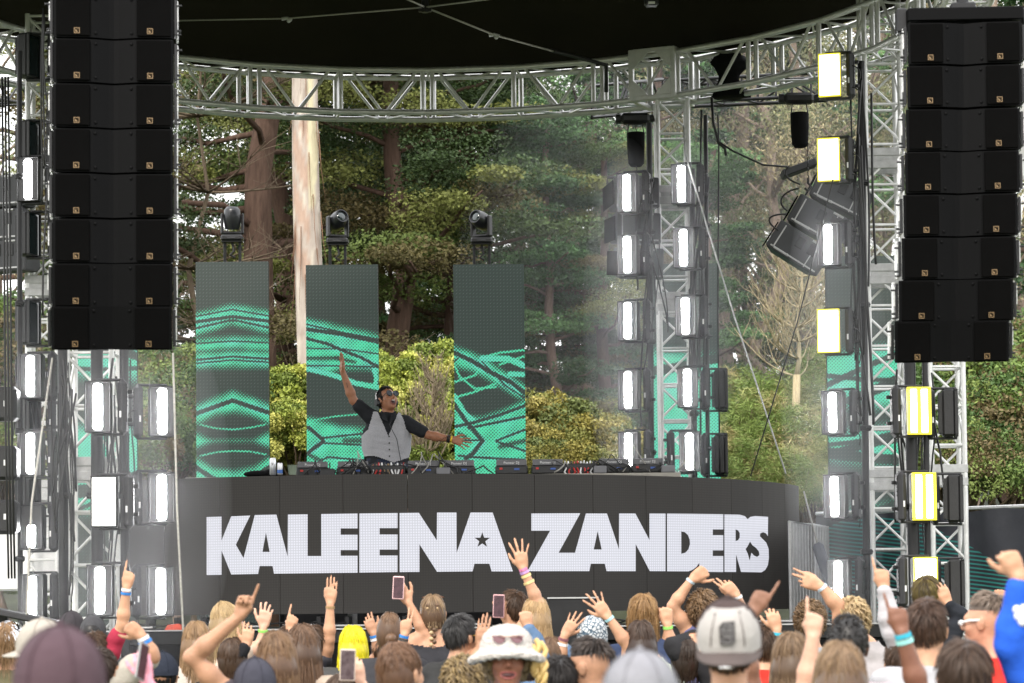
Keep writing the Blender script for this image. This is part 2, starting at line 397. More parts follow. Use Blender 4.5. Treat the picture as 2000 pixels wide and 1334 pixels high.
def field(X, Y_, ops):
    Lm = np.zeros(X.shape); bl = np.zeros(X.shape)
    for op in ops:
        if op[0] == 'A':
            tp = np.interp(X, [p[0] for p in op[1]], [p[1] for p in op[1]]); bt = np.interp(X, [p[0] for p in op[2]], [p[1] for p in op[2]])
            s = 26; e = np.clip(np.minimum(Y_ - tp, bt - Y_) / s, -1, 1) * .5 + .5
            e = np.where(bt > tp, e, 0); Lm = np.maximum(Lm, e * (.80 + .10 * np.sin(X / 31 + Y_ / 23) * np.sin(X / 57 - Y_ / 41)))
        elif op[0] == 'L':
            d = pdist(X, Y_, op[1]); e = np.clip(1 - (d - op[2]) / 8, 0, 1); Lm = np.maximum(Lm, e * .85); bl = np.maximum(bl, .25 * e * (op[2] > 3))
        elif op[0] == 'H':
            d = pdist(X, Y_, op[1]); e = np.clip(1.2 - d / op[2], 0, 1); Lm = Lm * (1 - .75 * e)
    for op in ops:
        if op[0] == 'D':
            d = pdist(X, Y_, op[1]); e = np.clip(1 - (d - op[2] * .8) / 4, 0, 1); Lm = Lm * (1 - e)
            bl = np.maximum(bl, np.clip(1 - (d - op[2]) / 12, 0, 1) * .35)
    return Lm, bl
F1 = [('A', [(33, 335), (248, 285), (462, 325)], [(33, 468), (248, 402), (462, 460)]), ('A', [(33, 485), (248, 474), (462, 485)], [(33, 562), (248, 548), (462, 562)]),
      ('A', [(33, 563), (248, 556), (462, 563)], [(33, 660), (248, 655), (462, 658)]), ('A', [(33, 872), (248, 795), (462, 872)], [(33, 990), (150, 935), (248, 920), (350, 935), (462, 990)]),
      ('A', [(33, 1036), (135, 1085), (365, 1085), (462, 1036)], [(33, 1130), (135, 1086), (365, 1086), (462, 1130)]),
      ('A', [(33, 1180), (130, 1242), (248, 1262), (370, 1242), (462, 1180)], [(33, 1400), (462, 1400)]),
      ('L', [(60, 990), (150, 1012), (250, 1020), (350, 1010), (440, 992)], 1.), ('L', [(60, 1172), (150, 1152), (250, 1145), (350, 1150), (440, 1168)], 1.),
      ('D', [(33, 355), (248, 315), (462, 355)], 3), ('D', [(33, 386), (248, 357), (462, 386)], 9), ('D', [(33, 424), (230, 380), (270, 380), (462, 424)], 5), ('D', [(33, 513), (248, 501), (462, 513)], 3),
      ('D', [(33, 610), (248, 591), (462, 608)], 5), ('D', [(33, 630), (248, 612), (462, 628)], 3), ('D', [(33, 925), (248, 850), (462, 925)], 13), ('D', [(33, 1240), (170, 1330)], 14), ('D', [(462, 1240), (330, 1330)], 14)]
F2 = [('A', [(680, 365), (1098, 465)], [(680, 655), (800, 690), (900, 665), (1060, 672), (1098, 705)]), ('L', [(680, 660), (800, 690), (900, 722), (960, 748), (1060, 768), (1098, 775)], 12),
      ('L', [(1070, 670), (1086, 720), (1075, 765)], 10), ('L', [(700, 965), (860, 940), (1010, 930)], 1.), ('A', [(680, 945), (760, 965), (880, 1000), (1000, 1012), (1098, 1002)], [(680, 1400), (1098, 1400)]),
      ('H', [(680, 600), (860, 600)], 16), ('H', [(850, 600), (960, 625)], 14), ('H', [(900, 1085), (1098, 1085)], 22), ('H', [(680, 1160), (760, 1200)], 14),
      ('D', [(680, 400), (900, 452), (1098, 492)], 3), ('D', [(680, 428), (880, 460), (1098, 508)], 11), ('D', [(680, 483), (800, 515), (900, 560), (1000, 600), (1098, 655)], 8), ('D', [(680, 540), (900, 548), (1098, 578)], 2),
      ('D', [(680, 643), (870, 646), (1098, 655)], 3), ('D', [(685, 1005), (770, 1075), (770, 1090), (690, 1150)], 11), ('D', [(770, 1068), (1098, 1035)], 4), ('D', [(770, 1097), (1098, 1118)], 4), ('D', [(680, 1240), (800, 1180), (1098, 1210)], 4)]
F3 = [('A', [(1536, 525), (1700, 592), (1952, 765)], [(1536, 645), (1650, 680), (1760, 742), (1900, 832), (1952, 855)]), ('L', [(1690, 600), (1800, 570), (1952, 555)], 3), ('L', [(1700, 602), (1850, 605), (1952, 650)], 15), ('L', [(1800, 640), (1952, 590)], 3),
      ('L', [(1860, 695), (1952, 700)], 12), ('L', [(1540, 640), (1570, 710), (1660, 780), (1780, 770)], 3), ('L', [(1536, 740), (1660, 700), (1700, 640)], 3), ('L', [(1536, 830), (1650, 800), (1780, 750)], 3),
      ('L', [(1536, 820), (1600, 930), (1650, 965)], 12), ('A', [(1536, 850), (1600, 940), (1700, 948), (1850, 895), (1952, 845)], [(1536, 1400), (1952, 1400)]), ('H', [(1800, 1120), (1952, 1085)], 18), ('H', [(1560, 1040), (1600, 1060)], 14),
      ('D', [(1536, 565), (1640, 615), (1760, 690), (1870, 745), (1952, 812)], 13), ('D', [(1700, 620), (1830, 760), (1952, 840)], 3), ('D', [(1536, 870), (1610, 980), (1700, 1085), (1640, 1160), (1600, 1190)], 12), ('D', [(1536, 1000), (1620, 985), (1800, 935), (1952, 880)], 8),
      ('D', [(1620, 1010), (1952, 945)], 6), ('D', [(1780, 1085), (1952, 1020)], 5), ('D', [(1780, 1090), (1952, 1150)], 5), ('D', [(1536, 1085), (1700, 1080)], 4), ('D', [(1560, 1170), (1640, 1180), (1952, 1200)], 5), ('D', [(1560, 600), (1536, 620)], 4)]
def wavefield(seed, bands):
    def f(X, Y_):
        Lm = np.zeros(X.shape); r_ = random.Random(seed)
        for (t0, t1) in bands:
            e = np.clip(np.minimum(Y_ - t0 - 14 * np.sin(X / 90 + seed), t1 - Y_ + 10 * np.sin(X / 60)) / 16, -1, 1) * .5 + .5; Lm = np.maximum(Lm, e * .85)
            for q in range(4):
                yc = r_.uniform(t0, t1); sl_ = r_.uniform(-.3, .3); d = np.abs(Y_ - yc - sl_ * X - 20 * np.sin(X / 100 + q)); Lm = Lm * (1 - np.clip(1 - (d - r_.uniform(2, 8)) / 3, 0, 1))
        return Lm, Lm * 0 + .2
    return f
def led_banner(label, px0, px1, pytop, Y, zbot, ops, zx0=None, zx1=None, yfun=None, fade=None):
    a = P(px0, pytop, Y); c = P(px1, pytop, Y); ztop_ = (a.z + c.z) / 2; W = c.x - a.x; H = ztop_ - zbot
    r = thing('led_banner', label, 'led screen', ((a.x + c.x) / 2, Y, zbot), 0, 'tall green patterned led banners behind the booth')
    b = MB(); b.box((0, .05, H / 2), (W, .08, H), .004); b.build('housing', M['blackmetal'], r)
    nx, nz = 90, int(90 * H / W); X, Z = np.meshgrid(np.linspace(0, 1, nx + 1), np.linspace(0, 1, nz + 1))
    vs = np.stack([(X - .5) * W, np.zeros_like(X), Z * H], -1).reshape(-1, 3)
    ppm = 5000 / Y
    py = pytop + (ztop_ - (zbot + Z * H)) * ppm; pxx = px0 + X * (px1 - px0)
    if callable(ops): Lm, bl = ops(pxx - px0, py)
    else: Lm, bl = field((pxx - 370) * 2.985, (py - 500) * 2.985, ops)
    me = bpy.data.meshes.new('display'); idx = np.arange((nx + 1) * (nz + 1)).reshape(nz + 1, nx + 1)
    f = np.stack([idx[:-1, :-1], idx[:-1, 1:], idx[1:, 1:], idx[1:, :-1]], -1).reshape(-1, 4)
    me.from_pydata(vs.tolist(), [], f.tolist())
    g1 = np.array([.055, .60, .33]); g2 = np.array([.16, .58, .62]); bl = np.clip(bl + .15 * np.sin(pxx / 17) * np.sin(py / 13), 0, 1)
    col = np.concatenate([g1 + (g2 - g1) * bl[..., None], Lm[..., None]], -1).reshape(-1, 4)
    ca = me.color_attributes.new('Col', 'FLOAT_COLOR', 'POINT'); ca.data.foreach_set('color', col.astype(np.float32).ravel())
    me.materials.append(M['led']); link_mesh('display', me, None, r)
    return r, W, ztop_
bn = []
bn.append(led_banner('green patterned led banner with chevron waves, left of the booth table', 382, 524, 511, 28.6, 1.62, F1))
bn.append(led_banner('green patterned led banner directly behind the raised arm of the performer', 597, 738, 517, 28.6, 1.62, F2))
bn.append(led_banner('green patterned led banner behind the outstretched hand, right of the performer', 885, 1023, 516, 28.6, 1.62, F3))
led_banner('led banner standing behind the lattice tower under the left speaker stack', 142, 267, 560, 28.6, 1.62, wavefield(1, [(640, 735), (820, 1000)]))
led_banner('led banner half hidden behind the middle lattice tower of white lamps', 1264, 1401, 515, 28.6, 1.62, wavefield(5, [(697, 1100)]))
led_banner('led banner standing behind the right lattice tower beside the barriers', 1612, 1750, 500, 28.0, 1.62, wavefield(9, [(688, 790), (845, 900), (1000, 1042)]))

# ------------------------------------------------------------------ circular truss
RX, RY, RR = -0.85, 22.1, 4.87
RZ1, RZ0 = 7.47, 7.02
ring = thing('circular_truss', 'large circular aluminium lattice truss carrying the black canopy over the stage', 'truss', (RX, RY, RZ0))
NS = 32
for (rr, z, rad) in ((RR - .2, 0, .031), (RR + .2, 0, .031), (RR - .2, RZ1 - RZ0, .031), (RR + .2, RZ1 - RZ0, .031)):
    b = MB(); pts = [(rr * math.cos(2 * PI * k / NS), rr * math.sin(2 * PI * k / NS), z) for k in range(NS)]
    pts = pts + [pts[0]]
    # closed tube as short straight pieces meeting at mitres
    n = 10; vs = []; fs = []
    for k in range(NS):
        a = 2 * PI * k / NS; er = Vector((math.cos(a), math.sin(a), 0)); p = er * rr + Vector((0, 0, z))
        for q in range(n):
            t_ = 2 * PI * q / n; vs.append(tuple(p + er * (rad * math.cos(t_)) + Vector((0, 0, rad * math.sin(t_)))))
    for k in range(NS):
        for q in range(n): fs.append((k * n + q, ((k + 1) % NS) * n + q, ((k + 1) % NS) * n + (q + 1) % n, k * n + (q + 1) % n))
    b.add(vs, fs); b.build('chord', M['alu'], ring, smooth=.9)
b = MB(); H = RZ1 - RZ0
def rp(k, rr, z): a = 2 * PI * k / NS; return (rr * math.cos(a), rr * math.sin(a), z)
for k in range(NS):
    for rr in (RR - .2, RR + .2):
        if k % 2 == 0:
            for e in (-.055, .055): b.tube([rp(k + e, rr, 0), rp(k + e, rr, H)], .025, 6, False)
        else: b.tube([rp(k, rr, 0), rp(k, rr, H)], .027, 6, False)
        b.tube([rp(k + .12, rr, H), rp(k + .48, rr, 0)], .017, 6, False); b.tube([rp(k + .88, rr, H), rp(k + .52, rr, 0)], .017, 6, False)
    for z in (0, H):
        b.tube([rp(k, RR - .2, z), rp(k, RR + .2, z)], .014, 6, False); b.tube([rp(k + .1, RR - .2, z), rp(k + .5, RR + .2, z)], .012, 6, False); b.tube([rp(k + .9, RR - .2, z), rp(k + .5, RR + .2, z)], .012, 6, False)
b.build('lattice', M['alu'], ring, smooth=.9)
# corner block where the middle tower meets the ring
kk = P(1292, 145, 26.25)
b = MB(); bx, by = kk.x - RX, kk.y - RY
b.M = Matrix.Translation((bx, by, 0)) @ Matrix.Rotation(R(-24), 4, 'Z')
for (x, y) in ((-.23, -.27), (.23, -.27), (-.23, .27), (.23, .27)): b.box((x, y, H / 2), (.05, .05, H + .08), .006)
for z in (-.02, H + .02):
    for (x0, y0, sx, sy) in ((0, -.27, .42, .05), (0, .27, .42, .05), (-.23, 0, .05, .5), (.23, 0, .05, .5)): b.box((x0, y0, z), (sx, sy, .045), .006)
for (sx, sz) in ((-1, -1), (1, -1), (1, 1), (-1, 1)):
    cx, cz = sx * .21, H / 2 + sz * (H / 2 - .0)
    b.prism([(cx, cz), (cx - sx * .17, cz), (cx - sx * .15, cz - sz * .03), (cx - sx * .03, cz - sz * .15), (cx, cz - sz * .17)][::sx * sz], -.303, -.29)
b.build('corner_block', M['alu'], ring)

# canopy: shallow black fabric dome resting on the ring
t = thing('canopy', 'black fabric canopy stretched over the circular truss above the stage', 'canopy', (RX, RY, RZ1 + .03))
b = MB(); nr, na = 14, 96; vs = []; fs = []
for j in range(nr + 1):
    q = j / nr
    for i in range(na):
        a = 2 * PI * i / na; r = (RR + .12) * (1 - q) if j < nr else .05
        z = .22 + 1.15 * math.sin(q * PI / 2) - .05 * abs(math.sin(a * 4)) ** 2 * math.sin(q * PI)
        if j == 0: z = .0
        vs.append((r * math.cos(a) if j else (RR + .16) * math.cos(a), r * math.sin(a) if j else (RR + .16) * math.sin(a), z))
for j in range(nr):
    for i in range(na): fs.append((j * na + i, j * na + (i + 1) % na, (j + 1) * na + (i + 1) % na, (j + 1) * na + i))
fs.append(tuple(nr * na + i for i in range(na)))
b.add(vs, fs); b.build('fabric', M['canopy'], t, smooth=3.2)
for q in (.22, .5):
    b = MB(); r = (RR + .12) * (1 - q); pts = [(r * math.cos(2 * PI * i / 80), r * math.sin(2 * PI * i / 80), .215 + 1.15 * math.sin(q * PI / 2) - .05 * abs(math.sin(2 * PI * i / 80 * 4)) ** 2 * math.sin(q * PI)) for i in range(81)]
    b.tube(pts, .012, 5); b.build('seam', mat('seam_tape', (.05, .045, .035), .7), t)

def cable(name, pts, r, m, label, cat='cable', group=None, n=6):
    q = MB(); p0 = Vector(pts[0]); q.tube([Vector(p) - p0 for p in pts], r, n); o = q.build(name, m, smooth=3.2); o.location = p0
    return tag(o, label, cat, group)
hub = P(830, 14, 23.5)
cable('support_wire', [P(300, 41, 25.5), P(560, 36, 24.6), hub], .008, M['rope'], 'pale steel wire running level from the left speaker stack to the black hub', 'wire', 'wires under the canopy')
cable('support_wire', [hub, P(965, 68, 24.3), P(1080, 100, 25.2)], .010, M['rope'], 'pale steel wire sloping down right from the canopy hub to the black strap', 'wire', 'wires under the canopy')
cable('support_wire', [hub, P(965, -3, 22.5)], .008, M['rope'], 'short steel wire rising right from the canopy hub to the top edge', 'wire', 'wires under the canopy')
cable('support_wire', [hub, P(790, -4, 23.0)], .010, M['rope'], 'short steel wire rising left from the canopy hub to the top edge', 'wire', 'wires under the canopy')
cable('strap', [P(1076, 98, 25.2), P(1140, 115, 25.6), P(1184, 127, 26), P(1184, 180, 26)], .022, M['rubber'], 'black webbing strap hanging from the ring beside the middle tower', 'strap')
q = MB(); q.tube([(0, 0, -.05), (0, 0, .25)], [.035, .03], 8); q.box((0, 0, -.03), (.12, .05, .03), .005); o = q.build('wire_hub', M['blackmetal'], smooth=.8); o.location = hub; tag(o, 'black hub joining four wires under the canopy', 'hub')
for (x, y, Y) in ((560, 37, 24.6), (965, 69, 24.3)):
    q = MB(); q.tube([(-.05, 0, 0), (0, 0, .008), (.05, 0, -.01)], .018, 6); q.ball((.02, 0, -.02), .02, 8, 6); o = q.build('shackle', M['alu_dull']); o.location = P(x, y, Y)
    tag(o, 'small metal shackle on the level wire' if x < 600 else 'small metal shackle halfway down the sloping wire', 'shackle', 'shackles on the wires')
t = thing('hanging_light', 'small black lamp hanging from the canopy at the top edge', 'lamp', P(1272, 2, 23.5))
q = MB(); q.box((0, 0, 0), (.13, .12, .1), .02); q.build('housing', M['black'], t); q = MB(); q.box((.0, -.065, -.03), (.06, .01, .02)); q.build('label_plate', M['white'], t)

# ------------------------------------------------------------------ lattice towers
def tower(label, px, Y, w, z1, pyref=800, ang=0, z0=0.0, braces='z'):
    p = P(px, pyref, Y); t = thing('truss_tower', label, 'truss', (p.x, Y, z0), R(ang), 'vertical lattice towers'); h = w / 2
    for sx in (-h, h):
        for sy in (-h, h):
            q = MB(); q.tube([(sx, sy, 0), (sx, sy, z1 - z0)], .0245, 10); q.build('chord', M['alu'], t, smooth=.9)
    q = MB(); n = int((z1 - z0) / (w * 1.15)); st = (z1 - z0) / n
    for k in range(n + 1):
        z = min(max(k * st, .02), z1 - z0 - .02)
        for (a, c) in (((-h, -h), (h, -h)), ((h, -h), (h, h)), ((h, h), (-h, h)), ((-h, h), (-h, -h))):
            q.tube([(*a, z), (*c, z)], .013, 6, False)
            if k < n:
                e0, e1 = (a, c) if k % 2 else (c, a); q.tube([(*e0, z + .03), (*e1, z + st - .03)], .0125, 6, False)
    q.build('lattice', M['alu'], t, smooth=.9)
    for z in [v for v in (1.0, 2.95, 4.9, 6.0) if v < z1 - z0 - .3]:
        for sy in (-h, h):
            q = MB(); q.box((0, sy, z - .06), (w + .05, .05, .075), .004); q.box((0, sy, z), (w, .03, .06)); q.box((0, sy, z + .06), (w + .05, .05, .075), .004)
            q.build('joint_plate', M['alu_dull'], t)
    q = MB(); q.box((0, 0, .02), (w + .25, w + .25, .04), .01); q.build('base_plate', M['alu_dull'], t)
    return t
tower('aluminium lattice tower in the middle, wrapped with white strip lamps', 1317, 26.2, .31, RZ0 - .02, 600)
tower('aluminium lattice tower between the right lamp column and the right speaker stack', 1728, 24.2, .33, 9.2, 700)
tower('aluminium lattice tower at the far left beside the left speaker stack', 88, 24.4, .28, RZ0 + .5, 700)
tower('aluminium lattice tower below the left speaker stack', 182, 21.0, .36, 5.2, 800)
tower('thin aluminium lattice tower directly behind the right speaker stack', 1835, 23.4, .30, 8.6, 300)

def pole(label, px0, py0, px1, py1, Y, r=.03, m='blackmetal', group='black scaffold poles', ground=True):
    a = P(px0, py0, Y); b_ = P(px1, py1, Y)
    z0 = 0 if ground else b_.z
    t = thing('scaffold_pole', label, 'pole', (b_.x, Y, z0), 0, group)
    q = MB(); q.tube([(0, 0, 0), (a.x - b_.x, 0, a.z - z0)], r, 10); q.build('tube', M[m], t, smooth=.9)
    k = max(2, int((a.z - z0) / 1.1))
    for i in range(1, k):
        f = i / k; q = MB(); q.box(((a.x - b_.x) * f, 0, (a.z - z0) * f), (r * 3, r * 3.4, .05), .008); q.tube([((a.x - b_.x) * f, -r * 2.4, (a.z - z0) * f), ((a.x - b_.x) * f + .05, -r * 2.4, (a.z - z0) * f)], .008, 6)
        q.build('clamp', M['blackmetal'], t)
    return t
pole('black pole left of the middle tower carrying the left column of white lamps', 1268, 240, 1268, 920, 25.5)
pole('black pole right of the middle tower behind the right column of white lamps', 1352, 330, 1352, 920, 25.6)
pole('second black pole right of the middle tower carrying the unlit lamps', 1378, 225, 1378, 920, 25.6, .022)
pole('black pole with lamps on its left side, standing left of the right tower', 1682, 120, 1690, 1150, 23.4, .034)
pole('black pole below the left part of the right speaker stack', 1776, 690, 1788, 1150, 21.6, .05)
pole('black pole under the middle of the right speaker stack', 1806, 690, 1812, 1150, 21.6, .026)
pole('black pole below the left edge of the left speaker stack', 122, 640, 126, 1200, 20.6, .04)
pole('black pole behind the bright lamps below the left speaker stack', 189, 640, 190, 1200, 20.6, .05)
pole('black pole carrying the outer lamps below the right half of the left speaker stack', 242, 640, 246, 1200, 20.6, .038)
pole('black pole at the far left edge behind the small black boxes', 38, 100, 40, 1200, 22.6, .024)

# ------------------------------------------------------------------ strip lamps
_lp = {}
def lamp_proto(state, side, hy):
    key = (state, side, hy)
    t = thing('strip_lamp', 'x', 'lamp', (0, -50, 0)); HM = Matrix.Rotation(R(hy), 4, 'Z')
    q = MB(); q.M = HM; q.box((0, .03, 0), (.205, .11, .40), .018); q.build('head', M['black'], t)
    q = MB(); q.M = HM
    for k in range(7): q.box((-.078 + k * .026, .098, 0), (.008, .03, .34))
    q.box((0, .086, 0), (.17, .01, .35)); q.build('cooling_fins', M['black'], t)
    q = MB(); q.M = HM
    for (cx, cz, sx, sz) in ((0, .193, .205, .014), (0, -.193, .205, .014), (-.096, 0, .013, .372), (.096, 0, .013, .372)): q.box((cx, -.034, cz), (sx, .03, sz), .004)
    rimm = 'yellow' if state in ('full_yellow', 'double') else 'black'
    q.build('bezel', M[rimm], t)
    q = MB(); q.M = HM; q.box((0, -.030, 0), (.178, .012, .370), .002)
    q.build('light_panel', M[{'tube': 'face', 'half': 'face', 'full': 'full', 'full_yellow': 'full', 'double': 'yelpanel', 'off': 'lens'}[state]], t)
    if state in ('tube', 'half'):
        z0 = -.178; z1 = .178 if state == 'tube' else .02
        q = MB(); q.M = HM; q.tube([(0, -.036, z0), (0, -.036, z0 + .006), (0, -.036, z0 + .018), (0, -.036, z1 - .018), (0, -.036, z1 - .006), (0, -.036, z1)], [.012, .030, .037, .037, .030, .012], 14, True, .22, (0, -1, 0)); q.build('lit_tube', M['tube'], t, smooth=3.2)
    if state == 'double':
        for x in (-.046, .046):
            q = MB(); q.M = HM; q.box((x, -.040, 0), (.052, .012, .362), .003); q.build('lit_strip', M['full'], t)
    q = MB(); x = side * .185
    for z in (-.212, .212): q.box((side * .075, .03, z), (.24, .07, .018), .006)
    q.box((x, .03, 0), (.07, .15, .43), .03); q.build('yoke', M['greyblack'], t)
    q = MB()
    for k in range(5): q.ball((x + side * .036, -.01, .15 - k * .035), .009, 8, 5)
    q.box((x + side * .05, .04, -.1), (.05, .03, .03), .004); q.box((x + side * .05, .04, .12), (.05, .03, .03), .004); q.box((x + side * .034, .02, .03), (.012, .08, .3), .003); q.build('socket_row', M['blackmetal'], t)
    q = MB(); q.box((x - side * .01, -.047, -.06), (.014, .004, .05)); q.build('sticker', M['white'], t)
    _lp[key] = t; return t
LG = 'strip lamps on the towers'
def lamp(px, py, Y, state, side=1, hy=0, yaw=0, label=''):
    key = (state, side, hy); p = P(px, py, Y)
    if key not in _lp:
        t = lamp_proto(state, side, hy); t.location = p; t.rotation_euler = (0, 0, R(yaw)); t['label'] = label; t['group'] = LG; return t
    return dup(_lp[key], p, R(yaw), label, LG)
ORD = ['topmost', 'second', 'third', 'fourth', 'fifth', 'sixth', 'lowest']
for i, (x, y, s) in enumerate(((1621, 148, 'full_yellow'), (1619, 313, 'full_yellow'), (1619, 478, 'tube'), (1619, 647, 'full_yellow'), (1628, 806, 'tube'), (1632, 970, 'tube'), (1639, 1135, 'tube'))):
    lamp(x, y, 23.2, s, 1, 0, -22 if s == 'tube' else -14, '%s lamp down the column left of the right tower, %s' % (ORD[i], 'yellow rimmed' if 'full' in s else 'white tube'))
for i, y in enumerate((377, 498, 627, 762, 882)):
    lamp(1226 + i * .8, y, 25.3, 'tube', 1, 0, -18, '%s white tube lamp in the column left of the middle tower' % (ORD[i] if i < 4 else 'lowest'))
for i, y in enumerate((360, 485, 618, 757, 882)):
    lamp(1331 + i * 4, y, 25.2, 'tube', 1 if i < 4 else -1, 0, -6, '%s white tube lamp in the column right of the middle tower lattice' % (ORD[i] if i < 4 else 'lowest'))
for i, y in enumerate((761, 888)):
    lamp(1412, y, 25.6, 'off', -1, 82, 4, ('upper' if i == 0 else 'lower') + ' unlit lamp turned sideways, right of the middle tower')
for i, (x, y, s) in enumerate(((192, 795, 'tube'), (204, 980, 'full'), (196, 1153, 'tube'))):
    lamp(x, y, 19.8, s, 1, 0, 2, ('upper white tube lamp', 'fully lit white panel lamp', 'lower white tube lamp')[i] + ' in front of the pole below the left speaker stack')
for i, (x, y) in enumerate(((316, 804), (315, 972), (313, 1155))):
    lamp(x, y, 20.2, 'tube', -1, 0, 14, ('upper', 'middle', 'lower')[i] + ' of three white tube lamps sticking out right below the left speaker stack')
for i, (x, y, s) in enumerate(((57, 351, 'tube'), (62, 735, 'tube'), (62, 886, 'tube'), (64, 1030, 'half'), (66, 1165, 'tube'))):
    lamp(x, y, 22.6, s, 1, 0, -8, ('topmost', 'second', 'third', 'half lit', 'lowest')[i] + ' white tube lamp facing forward in the far left column')
for i, y in enumerate((110, 280, 458, 630, 812, 962)):
    lamp(60, y, 23.0, 'off', 1, 62, 6, ORD[i] + ' unlit sideways lamp in the far left column beside the left stack')
for i, (x, y, s) in enumerate(((1793, 803, 'double'), (1803, 970, 'double'), (1806, 1135, 'full_yellow'))):
    lamp(x, y, 21.4, s, -1, 0, 6, ('upper lamp with two yellow lit strips', 'lower lamp with two yellow lit strips', 'fully lit yellow rimmed lamp behind the spiky haired head')[i] + ' below the right speaker stack')
    lamp(x + 66, y + 4, 21.6, 'off', -1, 78, 5, ('upper', 'middle', 'lowest')[i] + ' unlit sideways lamp at the right of the yellow lamps')
for i, y in enumerate((790, 905, 1010)):
    t = thing('amplifier_box', ('upper', 'middle', 'lower')[i] + ' small black box on the far left edge with cables hanging below', 'box', P(14, y, 22.4), 0, 'black boxes at the far left edge')
    q = MB(); q.box((0, 0, 0), (.2, .2, .3), .03); q.build('case', M['black'], t); q = MB(); q.box((.0, -.104, 0), (.02, .008, .05)); q.build('tag_plate', M['white'], t)

# ------------------------------------------------------------------ speaker stacks
def cabinet_proto():
    t = thing('speaker_cabinet', 'x', 'speaker', (0, -60, 0)); W = .365; h = .1325; D = .42
    prof = [(-W, .0), (-W + .02, -.012), (-.13, -.004), (-.115, .0), (-.03, .028), (0, .034), (.03, .028), (.115, .0), (.13, -.004), (W - .02, -.012), (W, .0), (W * .75, D), (-W * .75, D)]
    q = MB(); n = len(prof); q.add([(x, y, -h) for x, y in prof] + [(x, y, h) for x, y in prof], [tuple(range(n))[::-1], tuple(range(n, 2 * n))] + [(i, (i + 1) % n, (i + 1) % n + n, i + n) for i in range(n)])
    q.build('enclosure', M['satin'], t)
    for s in (-1, 1):
        q = MB(); q.box((s * .245, -.016, 0), (.208, .012, h * 1.9), .004); q.build('grille', M['grille'], t)
        for z in (-.105, .105):
            q = MB(); q.ball((s * .108, -.002, z), (.010, .004, .010), 10, 6); q.build('bolt', M['satin'], t)
        q = MB(); bx = s * .222; bz = -.095; a = .0155
        for (cx, cz, sx, sz) in ((0, a, 2 * a + .004, .004), (0, -a, 2 * a + .004, .004), (-a, 0, .004, 2 * a - .004), (a, 0, .004, 2 * a - .004)): q.box((bx + cx, -.0245, bz + cz), (sx, .005, sz))
        q.prism([(bx - .009, bz - .009), (bx + .008, bz - .009), (bx + .003, bz - .004), (bx - .004, bz + .004), (bx - .009, bz + .009)], -.0265, -.0225)
        q.ball((bx + .006, -.0245, bz + .007), .0025, 6, 4); q.build('badge', M['gold'], t)
        q = MB(); q.box((s * (W + .012), .05, 0), (.02, .1, h * 1.7), .004); q.box((s * (W + .03), .03, -.08), (.03, .03, .012), .003)
        q.tube([(s * (W + .024), .0, .07), (s * (W + .05), -.01, .07)], .006, 6); q.tube([(s * (W + .024), .0, -.11), (s * (W + .045), -.01, -.11)], .005, 6); q.build('rigging_bar', M['blackmetal'], t)
        q = MB(); q.box((s * (W + .018), .14, 0), (.014, .10, h * 1.86), .003); q.box((s * (W + .024), .02, .03), (.010, .012, h * .9), .002); q.box((s * (W + .020), .06, .03), (.010, .10, .012), .002); q.build('side_rail', M['alu'], t)
    return t
cabp = None
def speaker_stack(side, xs, ys, Y, yaw, tilts):
    global cabp
    y_off = 0
    for i in range(len(xs)):
        p = P(xs[i], ys[i], Y + y_off); tl = tilts[i]; y_off += .256 * math.sin(R(tl)) * .5
        lab = ('lowest' if i == len(xs) - 1 else ORD[i] if i < 6 else 'seventh') + ' cabinet down the hanging stack of black speakers on the ' + side
        if cabp is None: cabp = cabinet_proto(); t = cabp; t.location = p; t['label'] = lab; t['group'] = 'black speaker cabinets on the ' + side
        else: t = dup(cabp, p, None, lab, 'black speaker cabinets on the ' + side)
        t.rotation_euler = Euler((R(tl), 0, R(yaw)), 'XYZ')
        y_off += .256 * math.sin(R(tl)) * .5
    return
speaker_stack('left', [222, 222, 222, 221.5, 221, 221, 221, 220, 218.5][1:], [32, 119, 206.5, 294, 382, 470.5, 557.5, 641][0:8], 15.55, 6, [0, 0, 0, .5, 1, 2, 5, 9])
q = dup(cabp, P(222, -56, 15.55), R(6), 'cabinet of the left hanging speaker stack cut off by the top edge of the photo', 'black speaker cabinets on the left')
speaker_stack('right', [1884, 1883, 1881, 1879, 1876, 1873, 1867, 1859], [84, 168, 253, 336, 420, 504, 587, 667], 16.3, -2, [0, 0, .5, 1, 1.5, 3, 6, 9])
t = thing('rigging_beam', 'black steel beam on top of the right speaker stack', 'beam', P(1885, 28, 16.35), R(-2))
q = MB(); q.box((0, .12, 0), (.74, .3, .085), .006); q.build('beam_body', M['satin'], t)
q = MB(); q.box((-.4, .1, -.02), (.07, .12, .16), .01); q.box((.4, .1, -.02), (.05, .1, .14), .01); q.build('end_bracket', M['blackmetal'], t)
q = MB(); q.tube([(0, .1, .04), (0, .1, .25)], .04, 10); q.box((0, .1, .07), (.16, .1, .05), .01); q.build('shackle', M['blackmetal'], t)
